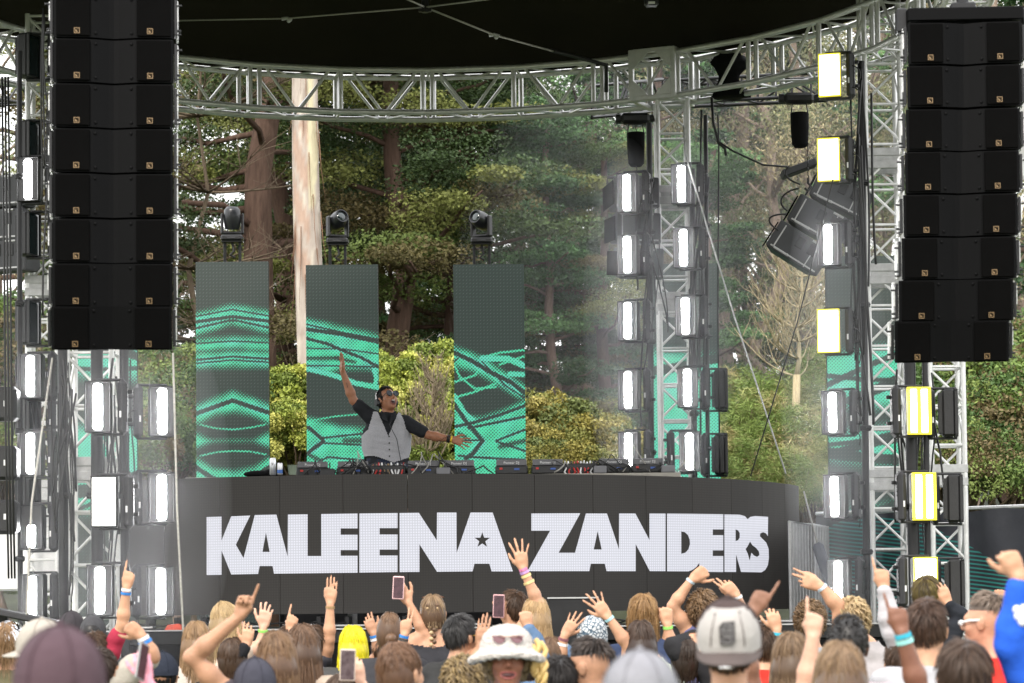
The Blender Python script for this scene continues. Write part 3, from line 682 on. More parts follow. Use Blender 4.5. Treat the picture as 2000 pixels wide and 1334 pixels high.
# white tarp edge right of the stack
t = thing('tent', 'pale grey tent corner behind the right edge of the right speaker stack', 'tent', P(1989, 355, 23.2)); zt0 = t.location.z; t.location.z = 0
q = MB(); q.add([(0, 0, zt0), (.5, 0, zt0 + .2), (.5, 0, zt0 + 1.4), (.04, 0, zt0 + 1.15), (0, .04, zt0), (.5, .04, zt0 + .2), (.5, .04, zt0 + 1.4), (.04, .04, zt0 + 1.15)], [(0, 1, 2, 3), (7, 6, 5, 4), (0, 4, 5, 1), (3, 2, 6, 7), (0, 3, 7, 4), (1, 5, 6, 2)])
q.build('canvas', mat('tent_canvas', (.45, .45, .44), .7, 0, .1, 3), t); q = MB(); q.tube([(.5, .08, 0), (.5, .08, zt0 + 1.45)], .04, 8); q.build('mast', M['alu_dull'], t)

# side fill cabinets hanging at the back
def fill_proto():
    t = thing('fill_speaker', 'x', 'speaker', (0, -70, 0))
    q = MB(); q.add([(-.27, -.2, -.13), (.27, -.2, -.13), (.27, -.2, .13), (-.27, -.2, .13), (-.2, .2, -.1), (.2, .2, -.1), (.2, .2, .13), (-.2, .2, .13)], [(0, 1, 2, 3), (5, 4, 7, 6), (4, 0, 3, 7), (1, 5, 6, 2), (3, 2, 6, 7), (4, 5, 1, 0)])
    o = q.build('enclosure', M['fill'], t); bv = o.modifiers.new('b', 'BEVEL'); bv.width = .018; bv.segments = 2
    for s in (-.062, .062):
        q = MB(); q.box((.05 + s, -.201, .045), (.075, .012, .10), .006); q.build('handle_recess', M['black'], t)
    q = MB(); q.box((-.12, -.203, -.105), (.15, .012, .016), .003); q.box((.12, -.203, .115), (.1, .012, .016), .003)
    for x in (-.2, -.06, .06, .2): q.ball((x, -.205, -.1), .009, 8, 5)
    q.box((0, -.2, -.1), (.46, .012, .012)); q.box((-.2, -.2, 0), (.012, .01, .21)); q.box((.12, -.2, 0), (.01, .01, .23)); q.build('fixing_plate', M['alu_dull'], t)
    q = MB(); q.box((-.278, 0, .0), (.012, .34, .2), .003); q.build('grille', M['grille'], t)
    return t
M['fill'] = mat('side_speaker_paint', (.05, .051, .056), .6, 0, .12, 8, .15, 250)
fp = fill_proto(); first = True
for (x, y, ry, lab) in ((1640, 385, 27, 'uppermost grey cabinet of the tilted speaker trio by the right lamp column'), (1597, 437, 30, 'middle grey cabinet of the tilted speaker trio by the right lamp column'), (1556, 490, 33, 'lowest grey cabinet of the tilted speaker trio by the right lamp column')):
    t = fp if first else dup(fp); first = False
    t.location = P(x, y, 25.4); t.rotation_euler = Euler((0, R(ry), 0), 'XYZ'); t.scale = (1.12, 1, 1.18); t['label'] = lab; t['group'] = 'tilted side speakers'
for i, (x, y) in enumerate(((1233, 384), (1236, 450), (1241, 515))):
    t = dup(fp, P(x, y, 25.9), None, ('top', 'middle', 'bottom')[i] + ' grey cabinet of the speaker trio behind the lamps left of the middle tower', 'side speakers at the middle tower')
    t.rotation_euler = Euler((R(6 * i - 4), 0, R(14)), 'XYZ'); t.scale = (.88, 1.1, 1.22)
for i, (x, y) in enumerate(((12, 380), (14, 445), (18, 505))):
    t = dup(fp, P(x, y, 24.2), R(-20), ('top', 'middle', 'bottom')[i] + ' dark speaker cabinet cut by the left edge behind the far left lamps', 'side speakers at the left edge')
q = thing('speaker_bumper', 'grey bar on top of the tilted speaker trio with a chain above it', 'bracket', P(1560, 330, 25.4)); b = MB(); b.M = Matrix.Rotation(R(-20), 4, 'Y'); b.box((0, 0, 0), (.36, .25, .07), .01); b.build('bar', M['fill'], q)
q = thing('speaker_bumper', 'black handle frame above the speaker trio left of the middle tower', 'bracket', P(1225, 352, 25.9)); b = MB(); b.tube([(-.2, 0, -.04), (-.2, 0, .03), (.15, 0, .03), (.15, 0, -.04)], .016, 6); b.build('handle', M['fill'], q)

# chain bags, chains and hoists
def chainbag(px, py, Y, hook, lab):
    t = thing('chain_bag', lab, 'bag', P(px, py, Y), 0, 'black chain bags under the ring')
    q = MB(); q.lathe([(.0, -.2), (.055, -.195), (.08, -.165), (.09, 0), (.092, .14), (.085, .15), (.07, .14)], 14); q.build('bag', M['skirt'], t, smooth=1.0)
    q = MB(); q.tube([(-.085, 0, .13), (-.07, 0, .24), (.07, 0, .24), (.085, 0, .13)], .008, 6); q.build('strap', M['rubber'], t)
    q = MB(); n = 22
    for k in range(n):
        z = .2 - k * .033; q.tube([(hook, -.03, z - .013), (hook + .008 * (k % 2), -.03 + .008 * ((k + 1) % 2), z), (hook, -.03, z + .02)], .0045, 4)
    q.build('chain', M['blackmetal'], t)
    q = MB(); z = .2 - n * .033; q.tube([(hook, -.03, z + .02), (hook, -.03, z - .03), (hook + .035, -.03, z - .07), (hook, -.03, z - .11), (hook - .035, -.03, z - .08)], .012, 6); q.build('hook', M['greyblack'], t, smooth=1)
    q = MB(); q.box((.0, .03, .30), (.3, .13, .11), .03); q.tube([(-.2, .03, .3), (-.15, .03, .3)], .05, 10); q.tube([(.15, .03, .3), (.19, .03, .31)], .04, 10); q.build('hoist_motor', M['black'], t)
chainbag(1242, 288, 25.9, .0, 'black chain bag with a hook above the speakers left of the middle tower')
chainbag(1562, 250, 25.2, .07, 'black chain bag hanging above the tilted speaker trio')
# black sub truss pieces under the ring
def flat_truss(label, a, b_, w=.3, hgt=.34, m='blackmetal'):
    a = Vector(a); b_ = Vector(b_); d = (b_ - a); Lh = math.hypot(d.x, d.y); t = thing('black_truss', label, 'truss', a, math.atan2(d.y, d.x), 'black cross trusses under the ring')
    for y in (-w / 2, w / 2):
        for z in (0, hgt):
            q = MB(); q.tube([(0, y, z), (Lh, y, z + d.z)], .019, 8); q.build('chord', M[m], t, smooth=.9)
    q = MB(); n = max(3, int(Lh / .35))
    for k in range(n + 1):
        x = Lh * k / n; zz = d.z * k / n
        for y in (-w / 2, w / 2):
            q.tube([(x, y, zz), (x, y, zz + hgt)], .013, 5, False)
            if k < n: q.tube([(x, y, zz + (hgt if k % 2 else 0)), (x + Lh / n, y, zz + d.z / n + (0 if k % 2 else hgt))], .012, 5, False)
        for z in (zz, zz + hgt): q.tube([(x, -w / 2, z), (x, w / 2, z)], .012, 5, False)
    q.build('lattice', M[m], t)
flat_truss('short black truss under the ring left of the middle tower', P(1182, 228, 27.0), P(1270, 216, 28.4))
flat_truss('long black truss hanging under the ring between the middle tower and the right lamps', P(1335, 204, 27.3), P(1600, 192, 26.2), .3, .24)
flat_truss('black truss at the upper left edge behind the far left lamps', P(-60, 190, 25.2), P(34, 205, 26.6), .3, .2)
# black cloth bundle inside the ring
t = MB(); vs = []; fs = []
for j in range(9):
    for i in range(14):
        a = 2 * PI * i / 14; r = (.14 + .05 * math.sin(j * 1.1)) * (1 + .25 * math.sin(i * 2.3 + j)); vs.append((r * math.cos(a), r * .8 * math.sin(a), -j * .055))
for j in range(8):
    for i in range(14): fs.append((j * 14 + i, j * 14 + (i + 1) % 14, (j + 1) * 14 + (i + 1) % 14, (j + 1) * 14 + i))
t.add(vs, fs + [tuple(range(112, 126))]); t = t.build('cloth_bundle', M['skirt'], smooth=3.2); t.location = P(1425, 108, 26.0); tag(t, 'crumpled black cloth bundle hanging inside the ring right of the middle tower', 'cloth')

# ropes and hanging cables
cable('guy_rope', [P(1335, 245, 25.4), P(1338, 300, 25.2), P(1435, 620, 24.3), P(1535, 925, 23.4)], .0075, M['alu_dull'], 'thin grey stay line slanting from the middle tower to the screen end', 'rope', 'stay lines')
cable('guy_rope', [P(338, 690, 19), P(346, 1000, 18.6), P(358, 1235, 18)], .008, M['rope'], 'pale thin rope hanging in front of the left end of the name screen', 'rope', 'stay lines')
cable('guy_rope', [P(1632, 330, 23), P(1560, 620, 23), P(1466, 930, 23)], .006, M['rubber'], 'thin black line slanting left from the right lamp column to the screen', 'rope', 'stay lines')
cable('guy_rope', [P(1570, 960, 24.6), P(1600, 1075, 24.3)], .008, M['rope'], 'thin pale cord tied to the barrier stack', 'rope', 'stay lines')
cable('guy_rope', [P(102, 700, 20), P(62, 980, 19), P(52, 1200, 18)], .008, M['rope'], 'pale rope slanting across the far left lamps', 'rope', 'stay lines')
q = MB(); t = cable('tie_down_strap', [P(1598, 1068, 24.3), P(1612, 1110, 24), P(1640, 1185, 23.6)], .055, mat('navy_webbing', (.03, .035, .05), .8), 'dark folded webbing strap hanging below the knot at the barrier stack', 'strap')
BC = 'black cables hanging around the towers'
cable('cable', [P(1370, 215, 25.9), P(1366, 500, 25.9), P(1369, 920, 25.9)], .010, M['rubber'], 'straight black cable right beside the second pole of the middle tower', 'cable', BC)
cable('cable', [P(1402, 225, 25.4), P(1404, 285, 25.4), P(1402, 620, 25.4), P(1406, 925, 25.4)], .008, M['rubber'], 'straight black cable dropping in front of the unlit lamps', 'cable', BC)
cable('cable', [P(1400, 275, 25.4), P(1432, 295, 25.4), P(1490, 322, 25.4), P(1540, 326, 25.4)], .010, M['rubber'], 'black cable sagging from the knotted drop to the tilted speakers', 'cable', BC)
cable('cable', [P(1390, 190, 25.4), P(1393, 240, 25.4), P(1404, 280, 25.4), P(1416, 290, 25.4), P(1418, 304, 25.4)], .014, M['rubber'], 'knotted end of black rope under the ring', 'cable', BC)
for i, pts in enumerate((((1541, 325), (1528, 335), (1532, 350), (1563, 360)), ((1560, 368), (1530, 372), (1512, 395), (1538, 412)), ((1536, 418), (1500, 418), (1490, 430), (1520, 450)))):
    pp = [Vector(P(x, y, 25.2)) for x, y in pts]; sm = [(pp[0] * (1 - s) ** 3 + pp[1] * 3 * s * (1 - s) ** 2 + pp[2] * 3 * s * s * (1 - s) + pp[3] * s ** 3) for s in [k / 10 for k in range(11)]]
    cable('cable', sm, .009, M['rubber'], ('upper', 'middle', 'lower')[i] + ' looped black cable linking the tilted speakers', 'cable', BC)
for i, (x, Y) in enumerate(((8, 22.2), (14, 22.1), (20, 21.9))):
    cable('cable', [P(x - 4, 150, Y), P(x, 500, Y), P(x + 3, 850, Y), P(x + 9, 1130, Y)], .009, M['rubber'], ('leftmost', 'middle', 'rightmost')[i] + ' of three black cables hanging down the left edge', 'cable', BC)
looms = {}
def messy(px0, px1, py0, py1, Y, n, desc, thick=.009):
    t = thing('cable_loom', 'tangled bundle of thin black cables ' + desc, 'cables', P((px0 + px1) / 2, (py0 + py1) / 2, Y), 0, 'cable bundles on the poles'); looms[desc] = t; L0 = Vector(t.location)
    for i in range(n):
        pts = []; x = rnd.uniform(px0, px1); y = py0 + (py1 - py0) * rnd.uniform(0, .35); ye = y + (py1 - py0) * rnd.uniform(.3, .65); k = 12
        amp = rnd.uniform(3, 14); ph = rnd.uniform(0, 6); dr = rnd.uniform(-18, 18); YY = Y + rnd.uniform(-.12, .12)
        for j in range(k + 1):
            f = j / k; pts.append(P(x + amp * math.sin(f * rnd.choice((3, 3, 3.2)) + ph) + dr * f, y + (ye - y) * f, YY) - L0)
        q = MB(); q.tube(pts, thick * rnd.uniform(.6, 1.2), 5); q.build('cable', M['rubber'], t, smooth=3.2)
messy(1256, 1282, 330, 930, 25.3, 12, 'on the pole left of the middle tower')
messy(1345, 1375, 330, 930, 25.3, 12, 'between the poles right of the middle tower')
messy(1664, 1700, 130, 1180, 23.25, 11, 'on the pole left of the right tower', .012)
messy(1755, 1820, 700, 1180, 21.8, 16, 'on the poles below the right speaker stack')
messy(105, 140, 690, 1200, 20.3, 16, 'on the pole left of the lower left tower')
messy(205, 262, 690, 1200, 20.3, 14, 'behind the lamps below the left stack')
messy(40, 100, 690, 1200, 22.95, 11, 'around the far left lamps')
messy(88, 106, 0, 690, 20.3, 9, 'along the left edge of the left speaker stack', .008)
# small loops of cable bristling from lamp sockets
def loops(px, ys, Y, s, desc):
    t = looms[desc]; L0 = Vector(t.location)
    for y in ys:
        p0 = P(px, y, Y); p1 = P(px + s * 14, y + 30, Y); m_ = P(px + s * 22, y + 4, Y)
        sm = [(Vector(p0) * (1 - f) ** 2 + Vector(m_) * 2 * f * (1 - f) + Vector(p1) * f * f) - L0 for f in [k / 8 for k in range(9)]]
        q = MB(); q.tube(sm, .006, 5); q.build('cable', M['rubber'], t, smooth=3.2)
loops(1664, (128, 170, 300, 340, 470, 500, 640, 680, 800, 840, 965, 1000, 1130), 23.1, 1, 'on the pole left of the right tower')
loops(1256, (370, 490, 620, 755, 875), 25.2, 1, 'on the pole left of the middle tower')
loops(266, (800, 970, 1150), 20.1, -1, 'behind the lamps below the left stack')

# ------------------------------------------------------------------ moving heads on frames above the banners
def mover(px, py_base, Y, yaw, tilt, lab, ztop_):
    x = P(px, py_base, Y).x
    s = thing('lamp_stand', 'black steel frame on the led banner ' + lab[1], 'stand', (x, Y + .05, ztop_), 0, 'steel frames under the moving heads')
    for sx in (-.085, .085):
        q = MB(); q.box((sx, 0, .11), (.03, .05, .22), .004); q.build('leg', M['blackmetal'], s)
    q = MB(); q.box((0, 0, .226), (.24, .16, .014), .003); q.build('top_plate', M['blackmetal'], s)
    q = MB(); q.tube([(.0, -.02, .22), (.02, -.03, .12), (-.02, -.03, .08), (.03, -.02, .05)], .014, 6); q.build('cable_coil', M['rubber'], s)
    t = thing('moving_head', lab[0], 'stage light', (x, Y + .05, ztop_ + .233), 0, 'moving head lights above the banners')
    q = MB(); q.box((0, 0, .035), (.25, .2, .07), .02); q.build('base', M['black'], t)
    q = MB(); q.box((0, -.1015, .035), (.10, .004, .022)); q.build('display', M['greyblack'], t)
    q = MB(); q.M = Matrix.Rotation(R(yaw), 4, 'Z')
    q.box((0, 0, .095), (.22, .09, .035), .012)
    for sx in (-.115, .115): q.box((sx, 0, .2), (.03, .085, .24), .014)
    q.build('yoke', M['black'], t)
    HMm = Matrix.Translation((0, 0, .27)) @ Matrix.Rotation(R(yaw), 4, 'Z') @ Matrix.Rotation(R(tilt), 4, 'X')
    q = MB(); q.M = HMm; q.lathe([(0, -.13), (.06, -.125), (.09, -.09), (.098, -.02), (.095, .05), (.085, .1), (.078, .13), (.068, .13), (.066, .11), (0, .11)], 24); q.build('head', M['satin2'], t, smooth=.8)
    q = MB(); q.M = HMm; q.ball((0, 0, .106), (.058, .058, .018), 20, 8); q.build('lens', M['lens'], t, smooth=3.2)
M['satin2'] = mat('lamp_shell', (.013, .014, .017), .28, 0, .1, 6, .1, 60, spec=.5)
zt = [b_[2] for b_ in bn]
mover(453, 505, 28.6, 10, -170, ('black moving head light above the left banner, its back turned', 'with chevron waves'), zt[0])
mover(659, 515, 28.6, 30, 70, ('black moving head light beside the pale trunk, lens turned right', 'beside the pale trunk'), zt[1])
mover(941, 513, 28.6, -35, 75, ('black moving head light above the right banner, lens turned left', 'behind the outstretched hand'), zt[2])
mover(1672, 445, 26.6, 50, 80, ('black moving head light half hidden behind the right lamp pole', 'near the right tower'), P(1672, 445, 26.6).z - .4)

# ------------------------------------------------------------------ barriers and backdrop fence at the right
for i in range(7):
    a = P(1566 + i * 5.5, 1010, 24.8 + i * .16)
    t = thing('crowd_barrier', 'grey steel crowd barrier panel, number %d from the left in the upright bundle beside the screen' % (i + 1), 'barrier', (a.x, a.y, 1.15), R(70), 'steel barrier panels beside the screen')
    q = MB(); q.tube([(-.5, 0, 0), (-.5, 0, 1.43), (.5, 0, 1.43), (.5, 0, 0), (-.5, 0, 0)], .017, 8); q.build('frame', M['alu_dull'], t, smooth=.9)
    for k in range(1, 8):
        q = MB(); q.tube([(-.5 + k * .125, 0, .01), (-.5 + k * .125, 0, 1.42)], .009, 6); q.build('bar', M['alu_dull'], t)
    t['label'] = ['frontmost', 'second', 'third', 'fourth', 'fifth', 'sixth', 'rearmost'][i] + ' steel crowd barrier panel in the upright bundle beside the right end of the screen'
def bannermat():
    m = mat('printed_vinyl', (.045, .047, .056), .33, 0, .25, 1.5, .5, 2.2, spec=.35); N = m.node_tree.nodes; L = m.node_tree.links; b = N['Principled BSDF']
    tc = N.new('ShaderNodeTexCoord'); sp = N.new('ShaderNodeSeparateXYZ'); L.new(tc.outputs['Object'], sp.inputs[0])
    def ma(op, x, y=None, z=None):
        n = N.new('ShaderNodeMath'); n.operation = op
        for i, v in enumerate((x, y, z)):
            if v is None: continue
            if isinstance(v, (int, float)): n.inputs[i].default_value = v
            else: L.new(v, n.inputs[i])
        return n.outputs[0]
    d = ma('ADD', sp.outputs[2], ma('MULTIPLY', sp.outputs[0], .10)); st = ma('GREATER_THAN', ma('FRACT', ma('MULTIPLY', d, 26.0)), .6)
    lim = ma('ADD', 1.95, ma('MULTIPLY', ma('SINE', ma('MULTIPLY', sp.outputs[0], 1.3)), .22)); k = ma('MULTIPLY', st, ma('LESS_THAN', d, lim))
    mx = N.new('ShaderNodeMix'); mx.data_type = 'RGBA'; src = b.inputs['Base Color'].links[0].from_socket
    L.new(k, mx.inputs[0]); L.new(src, mx.inputs[6]); mx.inputs[7].default_value = (.05, .30, .27, 1); L.new(mx.outputs[2], b.inputs['Base Color'])
    return m
M['vinyl'] = bannermat()
def drape(label, a, b_, z0, z1a, z1b, nfold=7):
    a = Vector(a); b_ = Vector(b_); d = Vector((b_.x - a.x, b_.y - a.y, 0)); Ls = d.length; t = thing('fence_banner', label, 'banner', (a.x, a.y, z0), math.atan2(d.y, d.x), 'black printed fence banners')
    q = MB(); nx, nz = 90, 16; vs = []
    for j in range(nz + 1):
        for i in range(nx + 1):
            x = Ls * i / nx; zt_ = (z1a + (z1b - z1a) * i / nx) - z0; z = zt_ * j / nz
            vs.append((x, .02 * math.sin(x * 9 + z * 3) + .03 * math.sin(x * 3.1 - z * 2), z - (.03 * abs(math.sin(x * 2.2)) if j == nz else 0)))
    q.add(vs, [(j * (nx + 1) + i, j * (nx + 1) + i + 1, (j + 1) * (nx + 1) + i + 1, (j + 1) * (nx + 1) + i) for j in range(nz) for i in range(nx)]); q.build('vinyl_sheet', M['vinyl'], t, smooth=3.2)
    q = MB(); q.tube([(0, .03, z1a - z0 + .01), (Ls, .03, z1b - z0 + .01)], .018, 6); q.build('top_rail', M['alu'], t)
    for k in range(4):
        q = MB(); f = k / 3; q.tube([(Ls * f, .08, -z0), (Ls * f, .08, z1a + (z1b - z1a) * f - z0)], .02, 6); q.build('post', M['alu_dull'], t)
p0 = P(1590, 1005, 26.3); p1 = P(2150, 985, 22.8)
drape('long black vinyl fence banner with teal stripes behind the right lamps', (p0.x, 26.3, 0), (p1.x, 22.8, 0), .6, p0.z, p1.z)
p0 = P(1566, 1000, 29.5); p1 = P(1640, 1000, 29.5)
q = MB(); q.box((0, 0, 0), (1.1, .06, .75), .02); o = q.build('notice_board', M['white']); o.location = P(0, 1078, 24.5); tag(o, 'white panel at the bottom left edge behind the cables', 'board')
q = thing('ramp_rail', 'dark sloping rail at the bottom left edge above the mirrored hat', 'rail', P(0, 1195, 19)); b = MB(); b.M = Matrix.Rotation(R(12), 4, 'Y'); b.box((0, 0, 0), (.9, .3, .05), .01); b.build('beam', M['greyblack'], q); b = MB(); b.box((0, .1, -.95), (.08, .08, 1.86), .01); b.build('post', M['greyblack'], q)
t = thing('flight_case', 'black flight case with a grey metal edge standing in the pit before the screen', 'case', P(1118, 1235, 21.6)); zc = t.location.z
t.location.z = 0
q = MB(); q.box((0, 0, 1.86 / 2), (.40, .4, 1.86), .01); q.build('body', M['blackmetal'], t)
q = MB()
q.box((0, -.2, 1.862), (.42, .02, .012)); q.box((.21, -.2, 1.75), (.012, .02, .24)); q.build('edge_strip', M['alu_dull'], t)

# ------------------------------------------------------------------ vegetation
def leafmat(name, tint=(1, 1, 1), rough=.6):
    m = mat(name, tint, rough, 0, 0, attr=True, spec=.25); return m
M['leaf'] = leafmat('leaf', (1.85, 1.98, 1.6)); M['bark'] = mat('bark', (1, 1, 1), .9, 0, .35, 5, .6, 14, attr=True, stretch=(3, 3, .5), spec=.15)
def rdir(n):
    v = nrg.normal(size=(n, 3)); return v / np.linalg.norm(v, axis=1, keepdims=True)
def leaves(Cn, size, asp, cols, droop=0.0, sv=.4, flat=0.0):
    n = len(Cn); d = rdir(n); d[:, 2] = d[:, 2] * (1 - flat) - droop; d /= np.linalg.norm(d, axis=1, keepdims=True)
    s = np.cross(d, rdir(n)); s /= np.linalg.norm(s, axis=1, keepdims=True) + 1e-9
    L = (size * (1 + sv * nrg.uniform(-1, 1, n)))[:, None]
    V = np.stack([Cn, Cn + d * L * .5 + s * L * asp, Cn + d * L, Cn + d * L * .5 - s * L * asp], 1).reshape(-1, 3)
    return V, np.repeat(cols, 4, 0)
def clump_pts(c, r, n, shell=.45):
    d = rdir(n); k = nrg.uniform(shell, 1, n) ** .7; return np.asarray(c) + d * k[:, None] * np.asarray(r)
def mixcol(pal, n, jit=.25):
    pal = np.asarray(pal); i = nrg.integers(0, len(pal), n); return pal[i] * (1 + jit * nrg.uniform(-1, 1, (n, 1)))
def limb(q, p0, p1, r0, r1, wob=.12, n=6, col=(.1, .07, .05), k=6, droop=0):
    p0 = Vector(p0); p1 = Vector(p1); Ls = (p1 - p0).length; pts = []
    for i in range(n + 1):
        f = i / n; o = Vector((rnd.uniform(-1, 1), rnd.uniform(-1, 1), rnd.uniform(-1, 1))) * wob * Ls * .3 * (1 if 0 < i else 0)
        pts.append(p0.lerp(p1, f) + o + Vector((0, 0, -droop * 4 * f * (1 - f) * Ls * .2)))
    q.tube(pts, [r0 + (r1 - r0) * (i / n) ** .8 for i in range(n + 1)], k, True, col=col); return pts
def tree_parts(root, tq, V, c, bark='bark'):
    tq.build('trunk', M[bark], root, smooth=3.2, colattr=True)
    quadmesh('crown', np.concatenate(V), np.concatenate(c), M['leaf'], root)
def proto(name, label, cat, loc):
    return thing(name, label, cat, loc)

def cypress(root, H=15, nl=30, spread=4.5, pal=((.028, .045, .015), (.042, .055, .018), (.085, .088, .030), (.022, .032, .013), (.06, .045, .022)), z0=.3, pads=5, npl=820, lsz=.058, bark_c=(.095, .06, .045), twigs=.5, tr=.45):
    q = MB(); V = []; c = []; tp = limb(q, (0, 0, -.3), (.3, .1, H), tr, .08, .05, 10, bark_c, 10)
    for i in range(nl):
        f = z0 + (1 - z0) * (i + rnd.random()) / nl; a = rnd.uniform(0, 2 * PI); Ll = spread * (1.15 - .75 * f) * rnd.uniform(.6, 1.15); b0 = Vector(tp[min(9, int(f * 10))]).lerp(Vector(tp[min(10, int(f * 10) + 1)]), f * 10 % 1)
        e = b0 + Vector((math.cos(a) * Ll, math.sin(a) * Ll, Ll * rnd.uniform(-.05, .35)))
        pts = limb(q, b0, e, .09 * (1.2 - f), .02, .12, 5, bark_c, 5)
        base = np.array(pal[rnd.randrange(len(pal))]) * rnd.uniform(.8, 1.25)
        for k in range(pads):
            g_ = .35 + .7 * k / (pads - 1); cc = b0.lerp(e, g_) + Vector((rnd.uniform(-.5, .5), rnd.uniform(-.5, .5), rnd.uniform(-.1, .35)))
            rr = rnd.uniform(.4, 1.0); pc = clump_pts(cc, (rr, rr, rr * .26), npl, .3); co = np.clip(base * (1 + .3 * nrg.uniform(-1, 1, (npl, 1))), 0, 1)
            v, cl = leaves(pc, lsz, .30, co, 0, .5, .45); V.append(v); c.append(cl)
    tree_parts(root, q, V, c); return root
def eucal(root, H=18, nb=26, pal=((.07, .085, .045), (.09, .10, .055), (.12, .115, .07), (.055, .07, .04)), spread=2.6, npl=760, z0=.35, lsz=.09, bark_c=(.26, .2, .16), tr=.2):
    q = MB(); V = []; c = []; tp = limb(q, (0, 0, -.3), (.6, .1, H * .95), tr, .04, .1, 10, bark_c, 7)
    for i in range(nb):
        f = z0 + (1 - z0) * (i + rnd.random()) / nb; a = rnd.uniform(0, 2 * PI); b0 = Vector(tp[min(9, int(f * 10))]); Ll = spread * rnd.uniform(.4, 1) * (1.2 - .5 * f)
        e = b0 + Vector((math.cos(a) * Ll, math.sin(a) * Ll, Ll * rnd.uniform(.3, 1.1))); limb(q, b0, e, .05, .012, .1, 5, bark_c, 5)
        base = np.array(pal[rnd.randrange(len(pal))])
        for k in range(3):
            cc = e + Vector((rnd.uniform(-.8, .8), rnd.uniform(-.8, .8), rnd.uniform(-.9, .5))); rr = rnd.uniform(.45, 1.0); n = int(npl * rr / 2)
            pc = clump_pts(cc, (rr, rr, rr * .8), n, .15); co = np.clip(base * (1 + .35 * nrg.uniform(-1, 1, (n, 1))), 0, 1); v, cl = leaves(pc, lsz, .13, co, .8, .4); V.append(v); c.append(cl)
    tree_parts(root, q, V, c); return root
def shrub(root, R_=(1.2, 1.0, 1.5), ncl=80, npl=620, pal=((.16, .19, .05), (.20, .22, .06), (.11, .14, .04), (.25, .25, .08)), lsz=.044, asp=.32, flat=0, droop=0, stem=(.12, .09, .06)):
    q = MB(); V = []; c = []
    for i in range(ncl):
        d = rdir(1)[0]; d[2] = abs(d[2]) * 1.0 - .15; k = rnd.uniform(.45, 1.05); wf = 1.15 - .7 * max(d[2], 0); cc = Vector((d[0] * R_[0] * k * wf, d[1] * R_[1] * k * wf, R_[2] * (.55 + d[2] * .5 * k + .05)))
        rr = rnd.uniform(.16, .34) * (R_[0] / 1.2); pc = clump_pts(cc, (rr, rr, rr * .85), npl, .5); base = np.array(pal[rnd.randrange(len(pal))])
        co = np.clip(base * (1 + .35 * nrg.uniform(-1, 1, (npl, 1))), 0, 1); v, cl = leaves(pc, lsz, asp, co, droop, .4, flat); V.append(v); c.append(cl)
        if i % 3 == 0: limb(q, (rnd.uniform(-.2, .2), rnd.uniform(-.2, .2), -.2), cc, .03, .008, .15, 5, stem, 5)
    q.build('stem', M['bark'], root, smooth=3.2, colattr=True); quadmesh('foliage', np.concatenate(V), np.concatenate(c), M['leaf'], root); return root
def bare(root, H=3, n1=26, spread=1.6, col=(.42, .36, .22), r0=.05, sub=8, up=.6, curl=.5, z0=.15, r1=.006, rs=1.0):
    q = MB(); tp = limb(q, (0, 0, 0), (.1, 0, H), r0, .012, .06, 8, col, 6)
    for i in range(n1):
        f = z0 + (1 - z0) * rnd.random(); b0 = Vector(tp[min(7, int(f * 8))]); a = rnd.uniform(0, 2 * PI); Ll = spread * rnd.uniform(.5, 1) * (1.15 - .6 * f); prev = b0; d = Vector((math.cos(a), math.sin(a), .05)); pts = [b0]
        for k in range(7):
            d = (d + Vector((rnd.uniform(-.2, .2), rnd.uniform(-.2, .2), curl * .28 * up / .6))).normalized(); pts.append(pts[-1] + d * Ll / 7)
        q.tube(pts, [(.02 * (1 - j / 8) + r1) * rs for j in range(8)], 4, col=col)
        for k in range(sub):
            j = rnd.randrange(2, 7); s = pts[j]; a2 = rnd.uniform(0, 2 * PI); d2 = (d * .6 + Vector((math.cos(a2), math.sin(a2), rnd.uniform(-.2, .9)))).normalized(); pp = [s]
            for m_ in range(4): d2 = (d2 + Vector((rnd.uniform(-.25, .25), rnd.uniform(-.25, .25), curl * .3))).normalized(); pp.append(pp[-1] + d2 * Ll * .1)
            q.tube(pp, [.008 * rs, .007 * rs, .005 * rs, .004 * rs, .003 * rs], 3, col=col)
    q.build('branches', M['bark'], root, smooth=3.2, colattr=True); return root
def place(t, px, Y, s=1.0, rot=0, label=None, zoff=0, group=None):
    x = P(px, 700, Y).x; t.location = (x, Y, max(0, hillz(x, Y)) + zoff - .05); t.scale = (s, s, s); t.rotation_euler = (0, 0, rot)
    if label: t['label'] = label
    if group: t['group'] = group
    return t
GT = 'trees on the hillside behind the stage'
# near, named trees
cy = cypress(proto('cypress_tree', 'big cypress with thick red brown trunk between the two left banners', 'tree', (0, 0, 0)), 15, 38, 5.2, z0=.36, tr=.40)
place(cy, 518, 40, 1.0, .4, group=GT)
